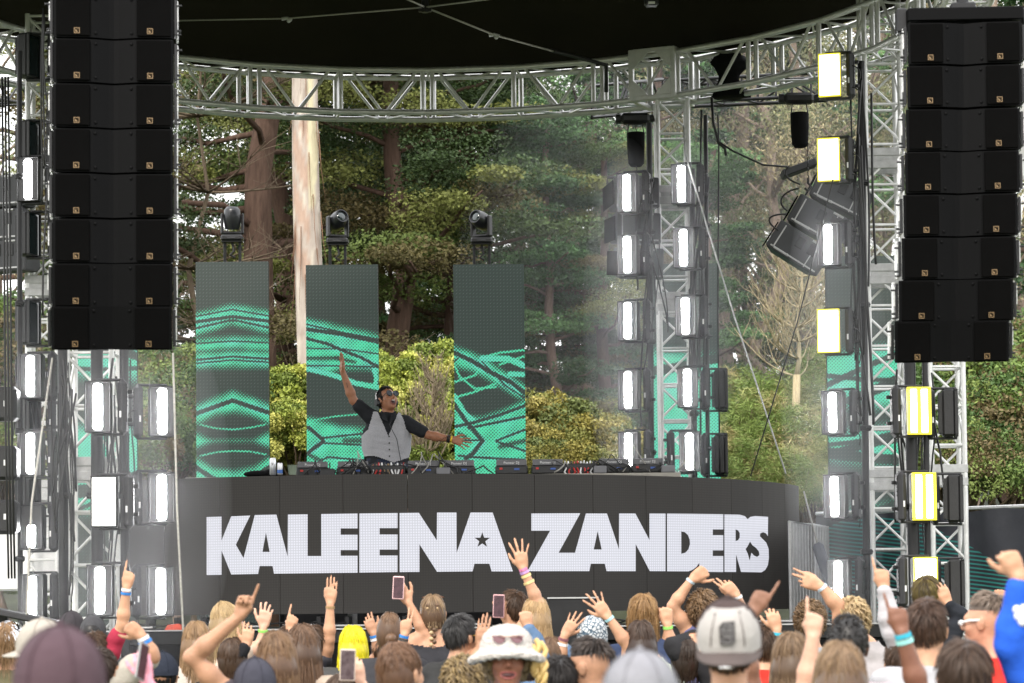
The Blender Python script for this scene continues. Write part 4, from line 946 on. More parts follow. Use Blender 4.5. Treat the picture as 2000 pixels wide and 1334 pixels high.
# pale eucalyptus trunk, peeling
t = thing('eucalyptus_tree', 'pale bare eucalyptus trunk with peeling red bark behind the second banner', 'tree', (P(609, 600, 35.5).x, 35.5, 0))
q = MB(); nk = 90; nn = 26; vs = []; fs = []; cc = []
for j in range(nk + 1):
    z = 11.0 * j / nk; r = .235 - .006 * z
    for i in range(nn):
        a = 2 * PI * i / nn; w_ = 1 + .035 * math.sin(3 * a + z * .5) + .02 * math.sin(7 * a - z); vs.append((r * w_ * math.cos(a) + .03 * math.sin(z * .6) - .03 * (z - 5) * .4, r * w_ * math.sin(a), z))
        nz_ = math.sin(a * 5 + z * .9 + 1.3 * math.sin(z * 1.7)) + .6 * math.sin(a * 11 - z * 2.1) + .5 * math.sin(z * 7 + a * 3)
        col = (.40, .345, .30)
        if nz_ > 1.25: col = (.31, .25, .21)
        elif nz_ < -1.0: col = (.50, .45, .38)
        s_ = math.sin(a + .6)      # towards the viewer is a = -pi/2
        if 6.4 < z < 8.6 and -1.15 < a - 1.5 * PI < .15 and math.sin(z * 9 + a * 4) > -.35: col = (.39, .28, .22)
        if 7.4 < z < 9.4 and .35 < a - 1.5 * PI < .95 + .2 * math.sin(z * 4): col = (.55, .50, .34)
        if z < 4.6 and nz_ > 1.0: col = (.31, .24, .19)
        cc.append(col + (1,))
for j in range(nk):
    for i in range(nn): fs.append((j * nn + i, j * nn + (i + 1) % nn, (j + 1) * nn + (i + 1) % nn, (j + 1) * nn + i))
q.add(vs, fs); q.c = [np.array(cc)]; q.build('trunk', mat('smooth_bark', (1, 1, 1), .85, 0, .14, 7, .5, 20, attr=True, stretch=(2, 2, .6), spec=.15), t, smooth=3.2, colattr=True)
q = MB()
for k in range(26):
    a = rnd.uniform(PI * 1.05, PI * 1.95); z = rnd.uniform(1, 10.5); r = .235 - .006 * z + .01; l = rnd.uniform(.3, 1.2); ox = -.03 * (z - 5) * .4
    q.tube([(r * math.cos(a) + ox, r * math.sin(a), z), ((r + .03) * math.cos(a + .05) + ox, (r + .03) * math.sin(a + .05), z - l * .5), ((r + .10) * math.cos(a + .1) + ox, (r + .08) * math.sin(a + .1), z - l)], [.02, .016, .004], 4, flat=.3, col=(.24, .14, .09))
q.build('peeling_bark', M['bark'], t, smooth=3.2, colattr=True)
q = MB(); V = []; c = []
for k in range(9):
    a = rnd.uniform(0, 2 * PI); e = Vector((math.cos(a) * 2, math.sin(a) * 2, 12.5 + rnd.uniform(0, 2))); limb(q, (-.08, 0, 10.8), e, .1, .02, .1, 5, (.4, .33, .28), 6); pc = clump_pts(e, (1, 1, .8), 260, .2); v, cl = leaves(pc, .14, .14, mixcol(((.08, .1, .05), (.1, .11, .06)), 260), .7); V.append(v); c.append(cl)
q.build('upper_limbs', M['bark'], t, smooth=3.2, colattr=True); quadmesh('crown', np.concatenate(V), np.concatenate(c), M['leaf'], t)

e1 = eucal(proto('eucalyptus_tree', 'tall hazy eucalyptus', 'tree', (0, 0, 0)))
place(e1, 1230, 58, 1.15, 0, 'hazy grey green eucalyptus rising directly behind the middle lamp tower', group=GT)
e2 = eucal(proto('eucalyptus_tree', 'tall eucalyptus', 'tree', (0, 0, 0)), 15, 30, ((.10, .11, .06), (.13, .125, .075), (.08, .09, .05), (.15, .12, .08)), 2.9, 900, .25, lsz=.09)
place(e2, 1400, 50, 1.1, 1, 'olive eucalyptus with drooping leaves just right of the middle tower', group=GT)
c2 = cypress(proto('cypress_tree', 'cypress', 'tree', (0, 0, 0)), 12, 40, 4.2, ((.032, .050, .016), (.050, .064, .020), (.095, .098, .034), (.024, .038, .015), (.065, .052, .025)), .05, 5, 900, tr=.3)
place(c2, 800, 42, 1.0, 2, 'layered dark cypress between the second and third banners', group=GT)
p2 = cypress(proto('pine_tree', 'pine', 'tree', (0, 0, 0)), 15, 38, 3.2, ((.03, .065, .025), (.045, .085, .035), (.025, .05, .022)), .12, 4, 520, .09, (.16, .11, .09), tr=.25)
place(p2, 1120, 52, 1.0, 0, 'dark green pine right of the third banner', group=GT)
posn = ['far left', 'left', 'right', 'far right']
def more(src, items, group=GT):
    for (px, Y, s, rot, lab) in items: place(dup(src), px, Y, s, rot, lab, group=group)
more(cy, [(60, 48, .95, 5, 'cypress seen past the far left lamps')])
more(c2, [(560, 47, 1.05, 3.6, 'dark cypress filling the gap behind the pale trunk'), (890, 46, .92, .5, 'broad cypress behind the third banner and its moving head'), (875, 58, .72, 5.1, 'distant cypress with its top under the centre of the ring'), 
         (290, 42, .62, 3, 'low cypress between the left lamps and the first banner'), (1180, 44, .62, 4.2, 'small dark cypress left of the middle lamp column'), (735, 54, .85, 0, 'distant cypress right of the pale trunk')])
more(p2, [(1010, 60, .8, 1, 'distant pine above the third banner'), (1290, 46, .7, 4, 'short pine behind the base of the middle tower'), (1085, 43, .55, 2, 'small pine above the olive shrubs'), (1390, 44, .5, 1, 'small pine behind the unlit lamps'), (1960, 44, .9, 3, 'pine behind the right edge of the right stack')])
more(e1, [(1330, 68, 1.05, 3.1, 'far eucalyptus above the middle tower'), (1480, 60, 1.1, 4.4, 'hazy eucalyptus above the dead tree'), (1600, 64, 1.15, 5.3, 'far eucalyptus behind the tilted speakers'), (1720, 56, 1.1, .9, 'eucalyptus behind the upper right tower'), (1860, 60, 1.2, 2.5, 'eucalyptus behind the right speaker stack'), (1170, 56, .85, 1.5, 'eucalyptus with thin crown behind the chain bag')])
more(e2, [(1510, 48, .95, 2, 'olive eucalyptus behind the dead tree'), (1620, 50, 1.05, 3, 'drooping eucalyptus behind the right lamp column'), (1760, 46, .95, 4, 'drooping eucalyptus behind the right tower'), (1900, 42, .8, 5, 'leafy eucalyptus behind the yellow lamps'), (1990, 50, 1.1, 1, 'tall eucalyptus at the right edge'), (1300, 54, 1.0, 2.2, 'olive eucalyptus just behind the middle tower'), (1420, 70, 1.1, .3, 'farthest eucalyptus right of the middle tower'), (1560, 74, 1.15, 1.3, 'farthest eucalyptus above the tilted speakers'),
         (30, 40, .75, 3, 'leafy eucalyptus at the left edge'), (330, 38, .42, 1, 'low leafy eucalyptus left of the first banner')])
# slender bending trunk
t = thing('eucalyptus_tree', 'slender bending pale trunk rising behind the right edge of the third banner', 'tree', (0, 0, 0), 0, GT); p = P(1012, 900, 46); t.location = (p.x, 46, hillz(p.x, 46))
q = MB(); pts = [P(x, y, 46) - Vector(t.location) for x, y in ((1008, 700), (1010, 515), (1020, 440), (1012, 400), (1026, 350), (1018, 290), (1030, 220), (1026, 150))]; q.tube([(0, 0, -.2)] + pts, [.12, .11, .085, .075, .07, .065, .055, .045, .03], 8, col=(.22, .18, .15))
for (a, e) in ((3, (1060, 330)), (4, (975, 300)), (5, (1075, 230)), (6, (985, 180))): limb(q, pts[a], P(*e, 46) - Vector(t.location), .03, .01, .2, 5, (.22, .18, .15), 5)
q.build('trunk', M['bark'], t, smooth=3.2, colattr=True); V = []; c = []
for (x, y) in ((1060, 325), (975, 298), (1075, 225), (985, 178), (1030, 150), (1045, 190)):
    pc = clump_pts(P(x, y, 46) - Vector(t.location), (.55, .55, .35), 300, .2); v, cl = leaves(pc, .11, .18, mixcol(((.04, .06, .03), (.06, .08, .035)), 300)); V.append(v); c.append(cl)
quadmesh('crown', np.concatenate(V), np.concatenate(c), M['leaf'], t)
# dead twiggy tree pieces against the sky
bt = bare(proto('bare_tree', 'bare twiggy tree against the white sky beside the left speaker stack', 'tree', (0, 0, 0)), 9.5, 60, 3.6, (.13, .10, .07), .10, 12, .5, .15, .3, .006, .9)
place(bt, 375, 38, 1.0, 0)
more(c2, [(640, 56, .85, 1.1, 'distant cypress filling behind the moving heads'), (1350, 60, .8, .7, 'distant cypress behind the middle tower'), (1560, 58, .85, 2.1, 'distant cypress behind the tilted speakers'), (1690, 54, .7, 3.3, 'distant cypress behind the right lamp column')])
more(p2, [(820, 60, .95, .9, 'pine behind the layered cypress'), (560, 52, .7, 2.5, 'pine behind the pale trunk'), (1460, 56, .8, 5.1, 'pine behind the young pines')])
# fallen limb arch and pale bare tree at right
dt = bare(proto('dead_tree', 'pale leafless tree with upcurving twigs below the tilted speakers', 'tree', (0, 0, 0)), 1.75, 62, 1.05, (.36, .31, .20), .035, 12, .6, .8, .08, .004, .55)
dt.location = P(1556, 735, 33.5); dt.location.y = 33.5
q = MB(); q.tube([(0, 0, .02), (-.05, 0, -1.4), (0, 0, -dt.location.z)], [.05, .06, .08], 7, col=(.4, .33, .2)); q.build('trunk', M['bark'], dt, smooth=3.2, colattr=True)
# shrubs
s1 = shrub(proto('shrub', 'x', 'shrub', (0, 0, 0)), (.85, .8, 1.6), pal=((.14, .155, .035), (.19, .195, .045), (.085, .105, .026), (.25, .23, .075)))
def setshrub(t, px, pytop, Y, hgt, s, lab, rot=0):
    p = P(px, pytop, Y); t.location = (p.x, Y, p.z - hgt * s * 1.08); t.scale = (s, s, s); t.rotation_euler = (0, 0, rot); t['label'] = lab; t['group'] = 'shrubs behind the booth'
H1 = 1.65
lst = [(566, 700, 33, 1.05, 0, 'yellow green shrub between the first and second banners'), (575, 770, 31.8, .8, 2, 'front lower shrub between the first and second banners'), (535, 800, 32.4, .8, 4, 'shrub touching the right edge of the first banner'),
       (768, 676, 33.2, .9, 1, 'shrub rising beside the right edge of the second banner'), (860, 655, 34, 1.0, 3, 'tallest yellow shrub between the second and third banners'), (765, 780, 32, .8, 5, 'shrub behind the raised arm side of the performer'), (880, 760, 32.6, .8, 2.2, 'shrub touching the left edge of the third banner'), (830, 850, 31.6, .6, .4, 'low shrub below the outstretched arm'), (812, 735, 33.6, .7, 5.5, 'shrub behind the dry twiggy bush')]
for i, (px, py, Y, s, rot, lab) in enumerate(lst): setshrub(s1 if i == 0 else dup(s1), px, py, Y, H1, s, lab, rot)
s2 = shrub(proto('shrub', 'x', 'shrub', (0, 0, 0)), (1.0, .9, 1.4), 86, 560, ((.10, .095, .03), (.14, .115, .035), (.065, .075, .028), (.155, .125, .045)), .042)
lst = [(1052, 735, 33, 1.0, 0, 'olive bronze shrub right of the third banner'), (1140, 765, 33.5, .95, 2, 'olive bronze shrub left of the middle lamp column'), (1090, 820, 32, .8, 4, 'low olive shrub in front, right of the third banner'), (1180, 850, 32.5, .7, 1, 'smallest olive shrub beside the left lamps of the middle tower'), (1050, 850, 31.5, .65, 3, 'low olive shrub at the foot of the third banner'), (1095, 775, 34, .75, 5, 'olive shrub between the two tallest olive shrubs')]
for i, (px, py, Y, s, rot, lab) in enumerate(lst): setshrub(s2 if i == 0 else dup(s2), px, py, Y, 1.55, s, lab, rot)
s3 = shrub(proto('leafy_bush', 'x', 'bush', (0, 0, 0)), (1.5, 1.1, 1.7), 90, 620, ((.032, .055, .018), (.045, .07, .021), (.065, .09, .026), (.09, .11, .035), (.075, .055, .03)), .055, .26, 0, .4)
lst = [(330, 655, 32.6, .85, 0, 'dark green bush left of the first banner'), (300, 760, 31.6, .8, 2, 'lower green bush behind the lamps under the left stack'), (30, 560, 34, 1.0, 1, 'bright green bush at the left edge behind the black boxes'), (10, 800, 31, .7, 3, 'low green bush at the bottom left edge'), (1880, 640, 34, 1.3, 5, 'tall green bush right of the yellow lamps'), (1970, 720, 32, 1.1, 0.6, 'green bush at the right edge above the black banner'), (1850, 800, 31, .8, 2.6, 'lower green bush directly behind the yellow lamps'), (1940, 600, 37, 1.2, 4, 'highest green bush under the right speaker stack')]
for i, (px, py, Y, s, rot, lab) in enumerate(lst): setshrub(s3 if i == 0 else dup(s3), px, py, Y, 1.85, s, lab, rot)
s4 = shrub(proto('young_pine', 'x', 'tree', (0, 0, 0)), (1.2, 1.0, 1.9), 70, 460, ((.06, .085, .024), (.09, .115, .035), (.13, .13, .055), (.16, .13, .07)), .10, .05, .3, 0)
lst = [(1490, 735, 33, .95, 0, 'feathery young pine between the stay line and the dead tree'), (1570, 760, 32.4, .95, 2, 'feathery young pine touching the right lamp column'), (1450, 830, 31.5, .7, 4, 'low young pine right of the unlit lamps'), (1535, 850, 31.2, .7, 1, 'low young pine above the right end of the screen'), (1610, 650, 35, 1.0, 3, 'hazy young pine behind the dead tree'), (1440, 690, 37, 1.0, 5, 'pine sapling behind the unlit lamps'), (1590, 880, 30.6, .6, 3, 'lowest young pine behind the barrier stack')]
for i, (px, py, Y, s, rot, lab) in enumerate(lst): setshrub(s4 if i == 0 else dup(s4), px, py, Y, 2.05, s, lab, rot)
tb = bare(proto('twiggy_bush', 'dry leafless bush of upright grey twigs right of the performer', 'bush', (0, 0, 0)), 1.2, 60, .8, (.27, .22, .15), .03, 10, 1.4, .6, .0, .003, .7)
tb.location = P(838, 905, 31.4); tb.location.y = 31.4; tb.scale = (.8, .8, .95)

# ------------------------------------------------------------------ implicit surfaces for people
def seg_d(p, a, b, ra, rb):
    a = np.asarray(a, np.float32); b = np.asarray(b, np.float32); ab = b - a; q = p - a; t = np.clip(q @ ab / (ab @ ab + 1e-9), 0, 1)
    return np.sqrt(((q - t[:, None] * ab) ** 2).sum(1)) - (ra + (rb - ra) * t)
def ell_d(p, c, r, Rm):
    q = (p - np.asarray(c, np.float32)) @ Rm; r = np.asarray(r, np.float32); k0 = np.sqrt(((q / r) ** 2).sum(1)) + 1e-6; k1 = np.sqrt(((q / r ** 2) ** 2).sum(1)) + 1e-6
    return k0 * (k0 - 1) / k1
def pd(pr, p): return seg_d(p, *pr[1:5]) if pr[0] == 'c' else ell_d(p, *pr[1:4])
def surf(prims, h, keep=None):
    lo = np.full(3, 1e9); hi = -lo
    for pr in prims:
        if pr[0] == 'c': pts = np.array([pr[1], pr[2]]); rr = max(pr[3], pr[4])
        else: pts = np.array([pr[1]]); rr = max(pr[2])
        lo = np.minimum(lo, pts.min(0) - rr); hi = np.maximum(hi, pts.max(0) + rr)
    lo -= 3 * h; hi += 3 * h; B = 8; nb = np.ceil((hi - lo) / (h * B)).astype(int); n = nb * B
    F = np.full(tuple(n), 1.0, np.float32); bi = np.stack(np.meshgrid(*[np.arange(k) for k in nb], indexing='ij'), -1).reshape(-1, 3)
    bc = (lo + (bi * B + (B - 1) / 2) * h).astype(np.float32); rB = h * B * .87
    D = np.stack([pd(pr, bc) for pr in prims]); mn = D.min(0); act = np.abs(mn) < rB + .03
    for i in np.nonzero(mn < -(rB + .03))[0]: x, y, z = bi[i] * B; F[x:x + B, y:y + B, z:z + B] = -1
    ai = np.nonzero(act)[0]; off = (np.stack(np.meshgrid(*[np.arange(B)] * 3, indexing='ij'), -1).reshape(-1, 3)).astype(np.float32)
    val = np.full((len(ai), B ** 3), 1.0, np.float32); P0 = (lo + bi[ai][:, None, :] * B * h + off[None] * h).astype(np.float32)
    for j, pr in enumerate(prims):
        s = np.nonzero(D[j, ai] < rB + .035)[0]
        if not len(s): continue
        d = pd(pr, P0[s].reshape(-1, 3)).reshape(len(s), -1); a = val[s]; k = pr[-1]
        hh = np.maximum(k - np.abs(a - d), 0) / k; val[s] = np.minimum(a, d) - hh * hh * k * .25
    for i, b_ in enumerate(ai): x, y, z = bi[b_] * B; F[x:x + B, y:y + B, z:z + B] = val[i].reshape(B, B, B)
    S = F < 0; cnt = np.zeros(tuple(n - 1), np.int8)
    for dx in (0, 1):
        for dy in (0, 1):
            for dz in (0, 1): cnt += S[dx:n[0] - 1 + dx, dy:n[1] - 1 + dy, dz:n[2] - 1 + dz]
    m = (cnt > 0) & (cnt < 8); ci = np.stack(np.nonzero(m), -1); idx = np.full(tuple(n - 1), -1, np.int32); idx[m] = np.arange(len(ci))
    acc = np.zeros((len(ci), 3)); num = np.zeros(len(ci))
    for ax in range(3):
        o1, o2 = [k for k in range(3) if k != ax]
        for u in (0, 1):
            for v in (0, 1):
                o = np.zeros(3, int); o[o1] = u; o[o2] = v; e = np.zeros(3, int); e[ax] = 1
                a = F[tuple((ci + o).T)]; b = F[tuple((ci + o + e).T)]; x = (a < 0) != (b < 0); t = np.where(x, a / np.where(x, a - b, 1), 0)
                pt = np.tile(o.astype(float), (len(ci), 1)); pt[:, ax] += t; acc[x] += pt[x]; num += x
    V = lo + (ci + acc / np.maximum(num, 1)[:, None]) * h; Q = []
    for ax in range(3):
        o1, o2 = (ax + 1) % 3, (ax + 2) % 3; sl0 = [slice(1, n[k] - 1) for k in range(3)]; sl1 = list(sl0); sl0[ax] = slice(0, n[ax] - 1); sl1[ax] = slice(1, n[ax])
        A = S[tuple(sl0)]; Bm = S[tuple(sl1)]
        for sg, mk in ((1, A & ~Bm), (-1, ~A & Bm)):
            q = np.stack(np.nonzero(mk), -1); q[:, o1] += 1; q[:, o2] += 1
            if not len(q): continue
            c4 = []
            for (u, v) in ((0, 0), (-1, 0), (-1, -1), (0, -1)):
                r = q.copy(); r[:, o1] += u; r[:, o2] += v; c4.append(idx[tuple(r.T)])
            c4 = np.stack(c4 if sg > 0 else c4[::-1], -1); Q.append(c4)
    Q = np.concatenate(Q); Q = Q[(Q >= 0).all(1)]
    for _ in range(1):     # one light smoothing pass
        s = np.zeros_like(V); w_ = np.zeros(len(V))
        for k in range(4): np.add.at(s, Q[:, k], V[Q[:, (k + 1) % 4]] + V[Q[:, (k + 3) % 4]]); np.add.at(w_, Q[:, k], 2)
        V = V * .6 + .4 * s / np.maximum(w_, 1)[:, None]
    if keep is not None: Q = Q[keep(V[Q].mean(1))]
    return V, Q
def surfmesh(name, prims, h, m, loc, parent=None, keep=None, colf=None, disp=0, dsc=9):
    V, Q = surf(prims, h, keep)
    used = np.unique(Q); rm = np.full(len(V), -1); rm[used] = np.arange(len(used)); V = V[used]; Q = rm[Q]
    if disp:
        V = V + disp * np.stack([np.sin(V[:, (k + 1) % 3] * dsc * 2.1 + V[:, 2] * dsc * (1 + k)) * np.sin(V[:, 2] * dsc * 1.3 + k + V[:, 0] * dsc) for k in range(3)], -1)
    me = bpy.data.meshes.new(name); Vl = (V - np.array(loc)); me.vertices.add(len(V)); me.vertices.foreach_set('co', Vl.astype(np.float32).ravel())
    me.loops.add(len(Q) * 4); me.loops.foreach_set('vertex_index', Q.astype(np.int32).ravel()); me.polygons.add(len(Q)); me.polygons.foreach_set('loop_start', np.arange(len(Q), dtype=np.int32) * 4); me.polygons.foreach_set('loop_total', np.full(len(Q), 4, np.int32))
    me.polygons.foreach_set('use_smooth', [True] * len(Q))
    if colf is not None:
        ca = me.color_attributes.new('Col', 'FLOAT_COLOR', 'POINT'); ca.data.foreach_set('color', np.concatenate([colf(V), np.ones((len(V), 1))], 1).astype(np.float32).ravel())
    me.update(calc_edges=True); me.materials.append(m); return link_mesh(name, me, None, parent)
def nv(v): v = np.asarray(v, float); return v / (np.linalg.norm(v) + 1e-9)

_mc = {}
def skinmat(c):
    k = ('s',) + tuple(c)
    if k not in _mc:
        m = mat('skin', c, .48, 0, .16, 14, .12, 90, spec=.35); b = m.node_tree.nodes['Principled BSDF']; b.inputs['Subsurface Weight'].default_value = .06; b.inputs['Subsurface Radius'].default_value = (.02, .008, .004); _mc[k] = m
    return _mc[k]
def cloth(c, rough=.85, var=.15, vs=9, bump=.5):
    k = ('c',) + tuple(c) + (rough, var, vs)
    if k not in _mc: _mc[k] = mat('fabric', c, rough, 0, var, vs, bump, 16, spec=.2)
    return _mc[k]
M['hair'] = mat('hair_strands', (1, 1, 1), .42, 0, .2, 60, attr=True, spec=.4, stretch=(1, 1, .3))

FING = [(.030, .086, .040, .0265, .021, .0085), (.0095, .092, .045, .030, .023, .0088), (-.011, .088, .042, .027, .022, .0083), (-.029, .079, .033, .021, .019, .0073)]
POSE = {'open': ([10, 12, 12, 14], [10, 12, 14, 16], [15, 4, -6, -17], 'out'), 'flat': ([4, 3, 3, 4], [5, 5, 5, 6], [2, .5, -.5, -2], 'near'), 'point': ([6, 82, 86, 88], [8, 92, 95, 95], [2, 0, 0, 0], 'fold'),
        'two': ([6, 10, 84, 88], [8, 10, 95, 95], [4, -4, 0, 0], 'fold'), 'fist': ([78, 82, 84, 86], [92, 95, 95, 95], [0, 0, 0, 0], 'fold'), 'relax': ([20, 32, 40, 46], [30, 38, 44, 50], [6, 1, -3, -8], 'out'),
        'thumb': ([78, 82, 84, 86], [92, 95, 95, 95], [0, 0, 0, 0], 'out'), 'grip': ([38, 40, 42, 44], [48, 50, 50, 52], [4, 0, -3, -6], 'out'), 'claw': ([14, 18, 22, 30], [40, 44, 48, 50], [12, 3, -5, -14], 'out'), 'wide': ([4, 6, 6, 8], [8, 8, 8, 10], [20, 7, -8, -24], 'out'), 'pinch': ([12, 24, 52, 60], [14, 30, 60, 70], [6, 0, -2, -4], 'near')}
def hand_prims(W, y, x, pose, s=1.0, bump=0):
    y = nv(y); x = nv(x - y * np.dot(x, y)); cdir = None
    def mk(p_): 
        c1, c2, sp, th = POSE[pose]; out = []; L = lambda a, b, c: W + s * (a * x + b * y + c * p_)
        for i, (kx, ky, l1, l2, l3, r) in enumerate(FING):
            k0 = L(kx, ky, 0); out.append(('c', L(kx * .55, .012, .002), k0, .0135 * s, .0115 * s, .012)); a = R(sp[i]); fd = nv(x * math.sin(a) + y * math.cos(a)); cur = 0; pt = k0; rr = r
            for (ln, ang) in ((l1, c1[i]), (l2, c2[i]), (l3, c2[i] * .65)):
                cur += R(ang); d = fd * math.cos(cur) + p_ * math.sin(cur); q = pt + d * ln * s; out.append(('c', pt, q, rr * s * 1.05, rr * s * .92, .004)); pt = q; rr *= .93
        out.append(('c', L(-.012, .05, .003), L(.014, .05, .003), .016 * s, .016 * s, .015)); out.append(('c', L(.012, .015, .008), L(.026, .05, .010), .016 * s, .013 * s, .015)); out.append(('c', L(-.018, .02, .008), L(-.024, .06, .006), .013 * s, .011 * s, .015))
        if th == 'out': ch = [(.018, .018, .008), (.046, .046, .012), (.064, .076, .012), (.070, .102, .014)]
        elif th == 'near': ch = [(.018, .018, .010), (.038, .048, .016), (.043, .078, .016), (.042, .102, .014)]
        else: ch = [(.018, .018, .010), (.036, .050, .022), (.026, .076, .034), (.004, .082, .040)]
        for (a, b, r0, r1) in ((ch[0], ch[1], .0145, .0115), (ch[1], ch[2], .0115, .0098), (ch[2], ch[3], .0098, .0078)): out.append(('c', L(*a), L(*b), r0 * s, r1 * s, .006))
        return out
    return mk
def arm_prims(Sh, E, W, g=1.0):
    Sh, E, W = map(np.asarray, (Sh, E, W)); m = E + (W - E) * .28
    return [('c', Sh, Sh + (E - Sh) * .5, .048 * g, .043 * g, .03), ('c', Sh + (E - Sh) * .5, E, .043 * g, .033 * g, .03), ('c', E, m, .034 * g, .038 * g, .02), ('c', m, W, .038 * g, .0235 * g, .02)]
def torso_prims(b, ex=0.0, low=False):
    H, z0, C0, rt, fw, g = b['H'], b['z0'], b['c'], b['rt'], b['fw'], b['g']; up = np.array([0, 0, 1.0]); T = lambda x, y, z: C0 + rt * x + fw * y + up * (z0 + z * H)
    Sl, Sr = b['S'][-1], b['S'][1]; mid = (Sl + Sr) / 2
    pr = [('c', T(-.085 * g, 0, .53), T(.085 * g, 0, .53), .115 * g + ex, .115 * g + ex, .06), ('c', T(-.07 * g, .01, .60), T(.07 * g, .01, .60), .105 * g + ex, .105 * g + ex, .06), ('c', T(-.09 * g, 0, .68), T(.09 * g, 0, .68), .11 * g + ex, .11 * g + ex, .06),
          ('c', T(-.1 * g, -.005, .75), T(.1 * g, -.005, .75), .105 * g + ex, .105 * g + ex, .05), ('c', Sl + (mid - Sl) * .12, Sr + (mid - Sr) * .12, .058 + ex, .058 + ex, .05), ('c', mid + np.array([0, 0, .0]), mid + np.array([0, 0, .05]), .062 + ex, .05 + ex, .05)]
    if low:
        for s in (-1, 1): pr += [('c', T(s * .09 * g, 0, .52), T(s * .1 * g, .01, .28), .092 * g + ex, .062 + ex, .04), ('c', T(s * .1 * g, .01, .28), T(s * .1 * g, -.02, .05), .058 + ex, .045 + ex, .03)]
    return pr
def head_frame(f):
    f = nv(f); r = nv(np.cross(f, (0, 0, 1))); u = np.cross(r, f); return r, f, u
def head_prims(Hc, fr, s=1.0, mouth=False):
    r, f, u = fr; Rm = np.stack([r, f, u], 1).astype(np.float32); L = lambda a, b, c: Hc + s * (a * r + b * f + c * u); E = lambda c, rr, k: ('e', L(*c), np.array(rr) * s, Rm, k)
    out = [E((0, -.012, .02), (.074, .094, .102), .02), E((0, .028, -.035), (.060, .066, .085), .03), E((0, .058, -.094), (.026, .022, .020), .03), ('c', L(-.030, .078, .022), L(.030, .078, .022), .014 * s, .014 * s, .02), ('c', L(0, .092, .012), L(0, .110, -.022), .008 * s, .0115 * s, .012),
           ('c', L(-.012, .096, -.026), L(.012, .096, -.026), .0085 * s, .0085 * s, .008), E((.04, .060, -.025), (.024, .022, .022), .02), E((-.04, .060, -.025), (.024, .022, .022), .02)]
    if not mouth: out += [('c', L(-.018, .086, -.056), L(.018, .086, -.056), .0075 * s, .0075 * s, .008), ('c', L(-.014, .085, -.066), L(.014, .085, -.066), .008 * s, .008 * s, .008)]
    for e in (-1, 1): out += [E((e * .077, -.004, -.008), (.009, .020, .031), .006), E((e * .083, -.012, .004), (.007, .014, .020), .006)]
    return out
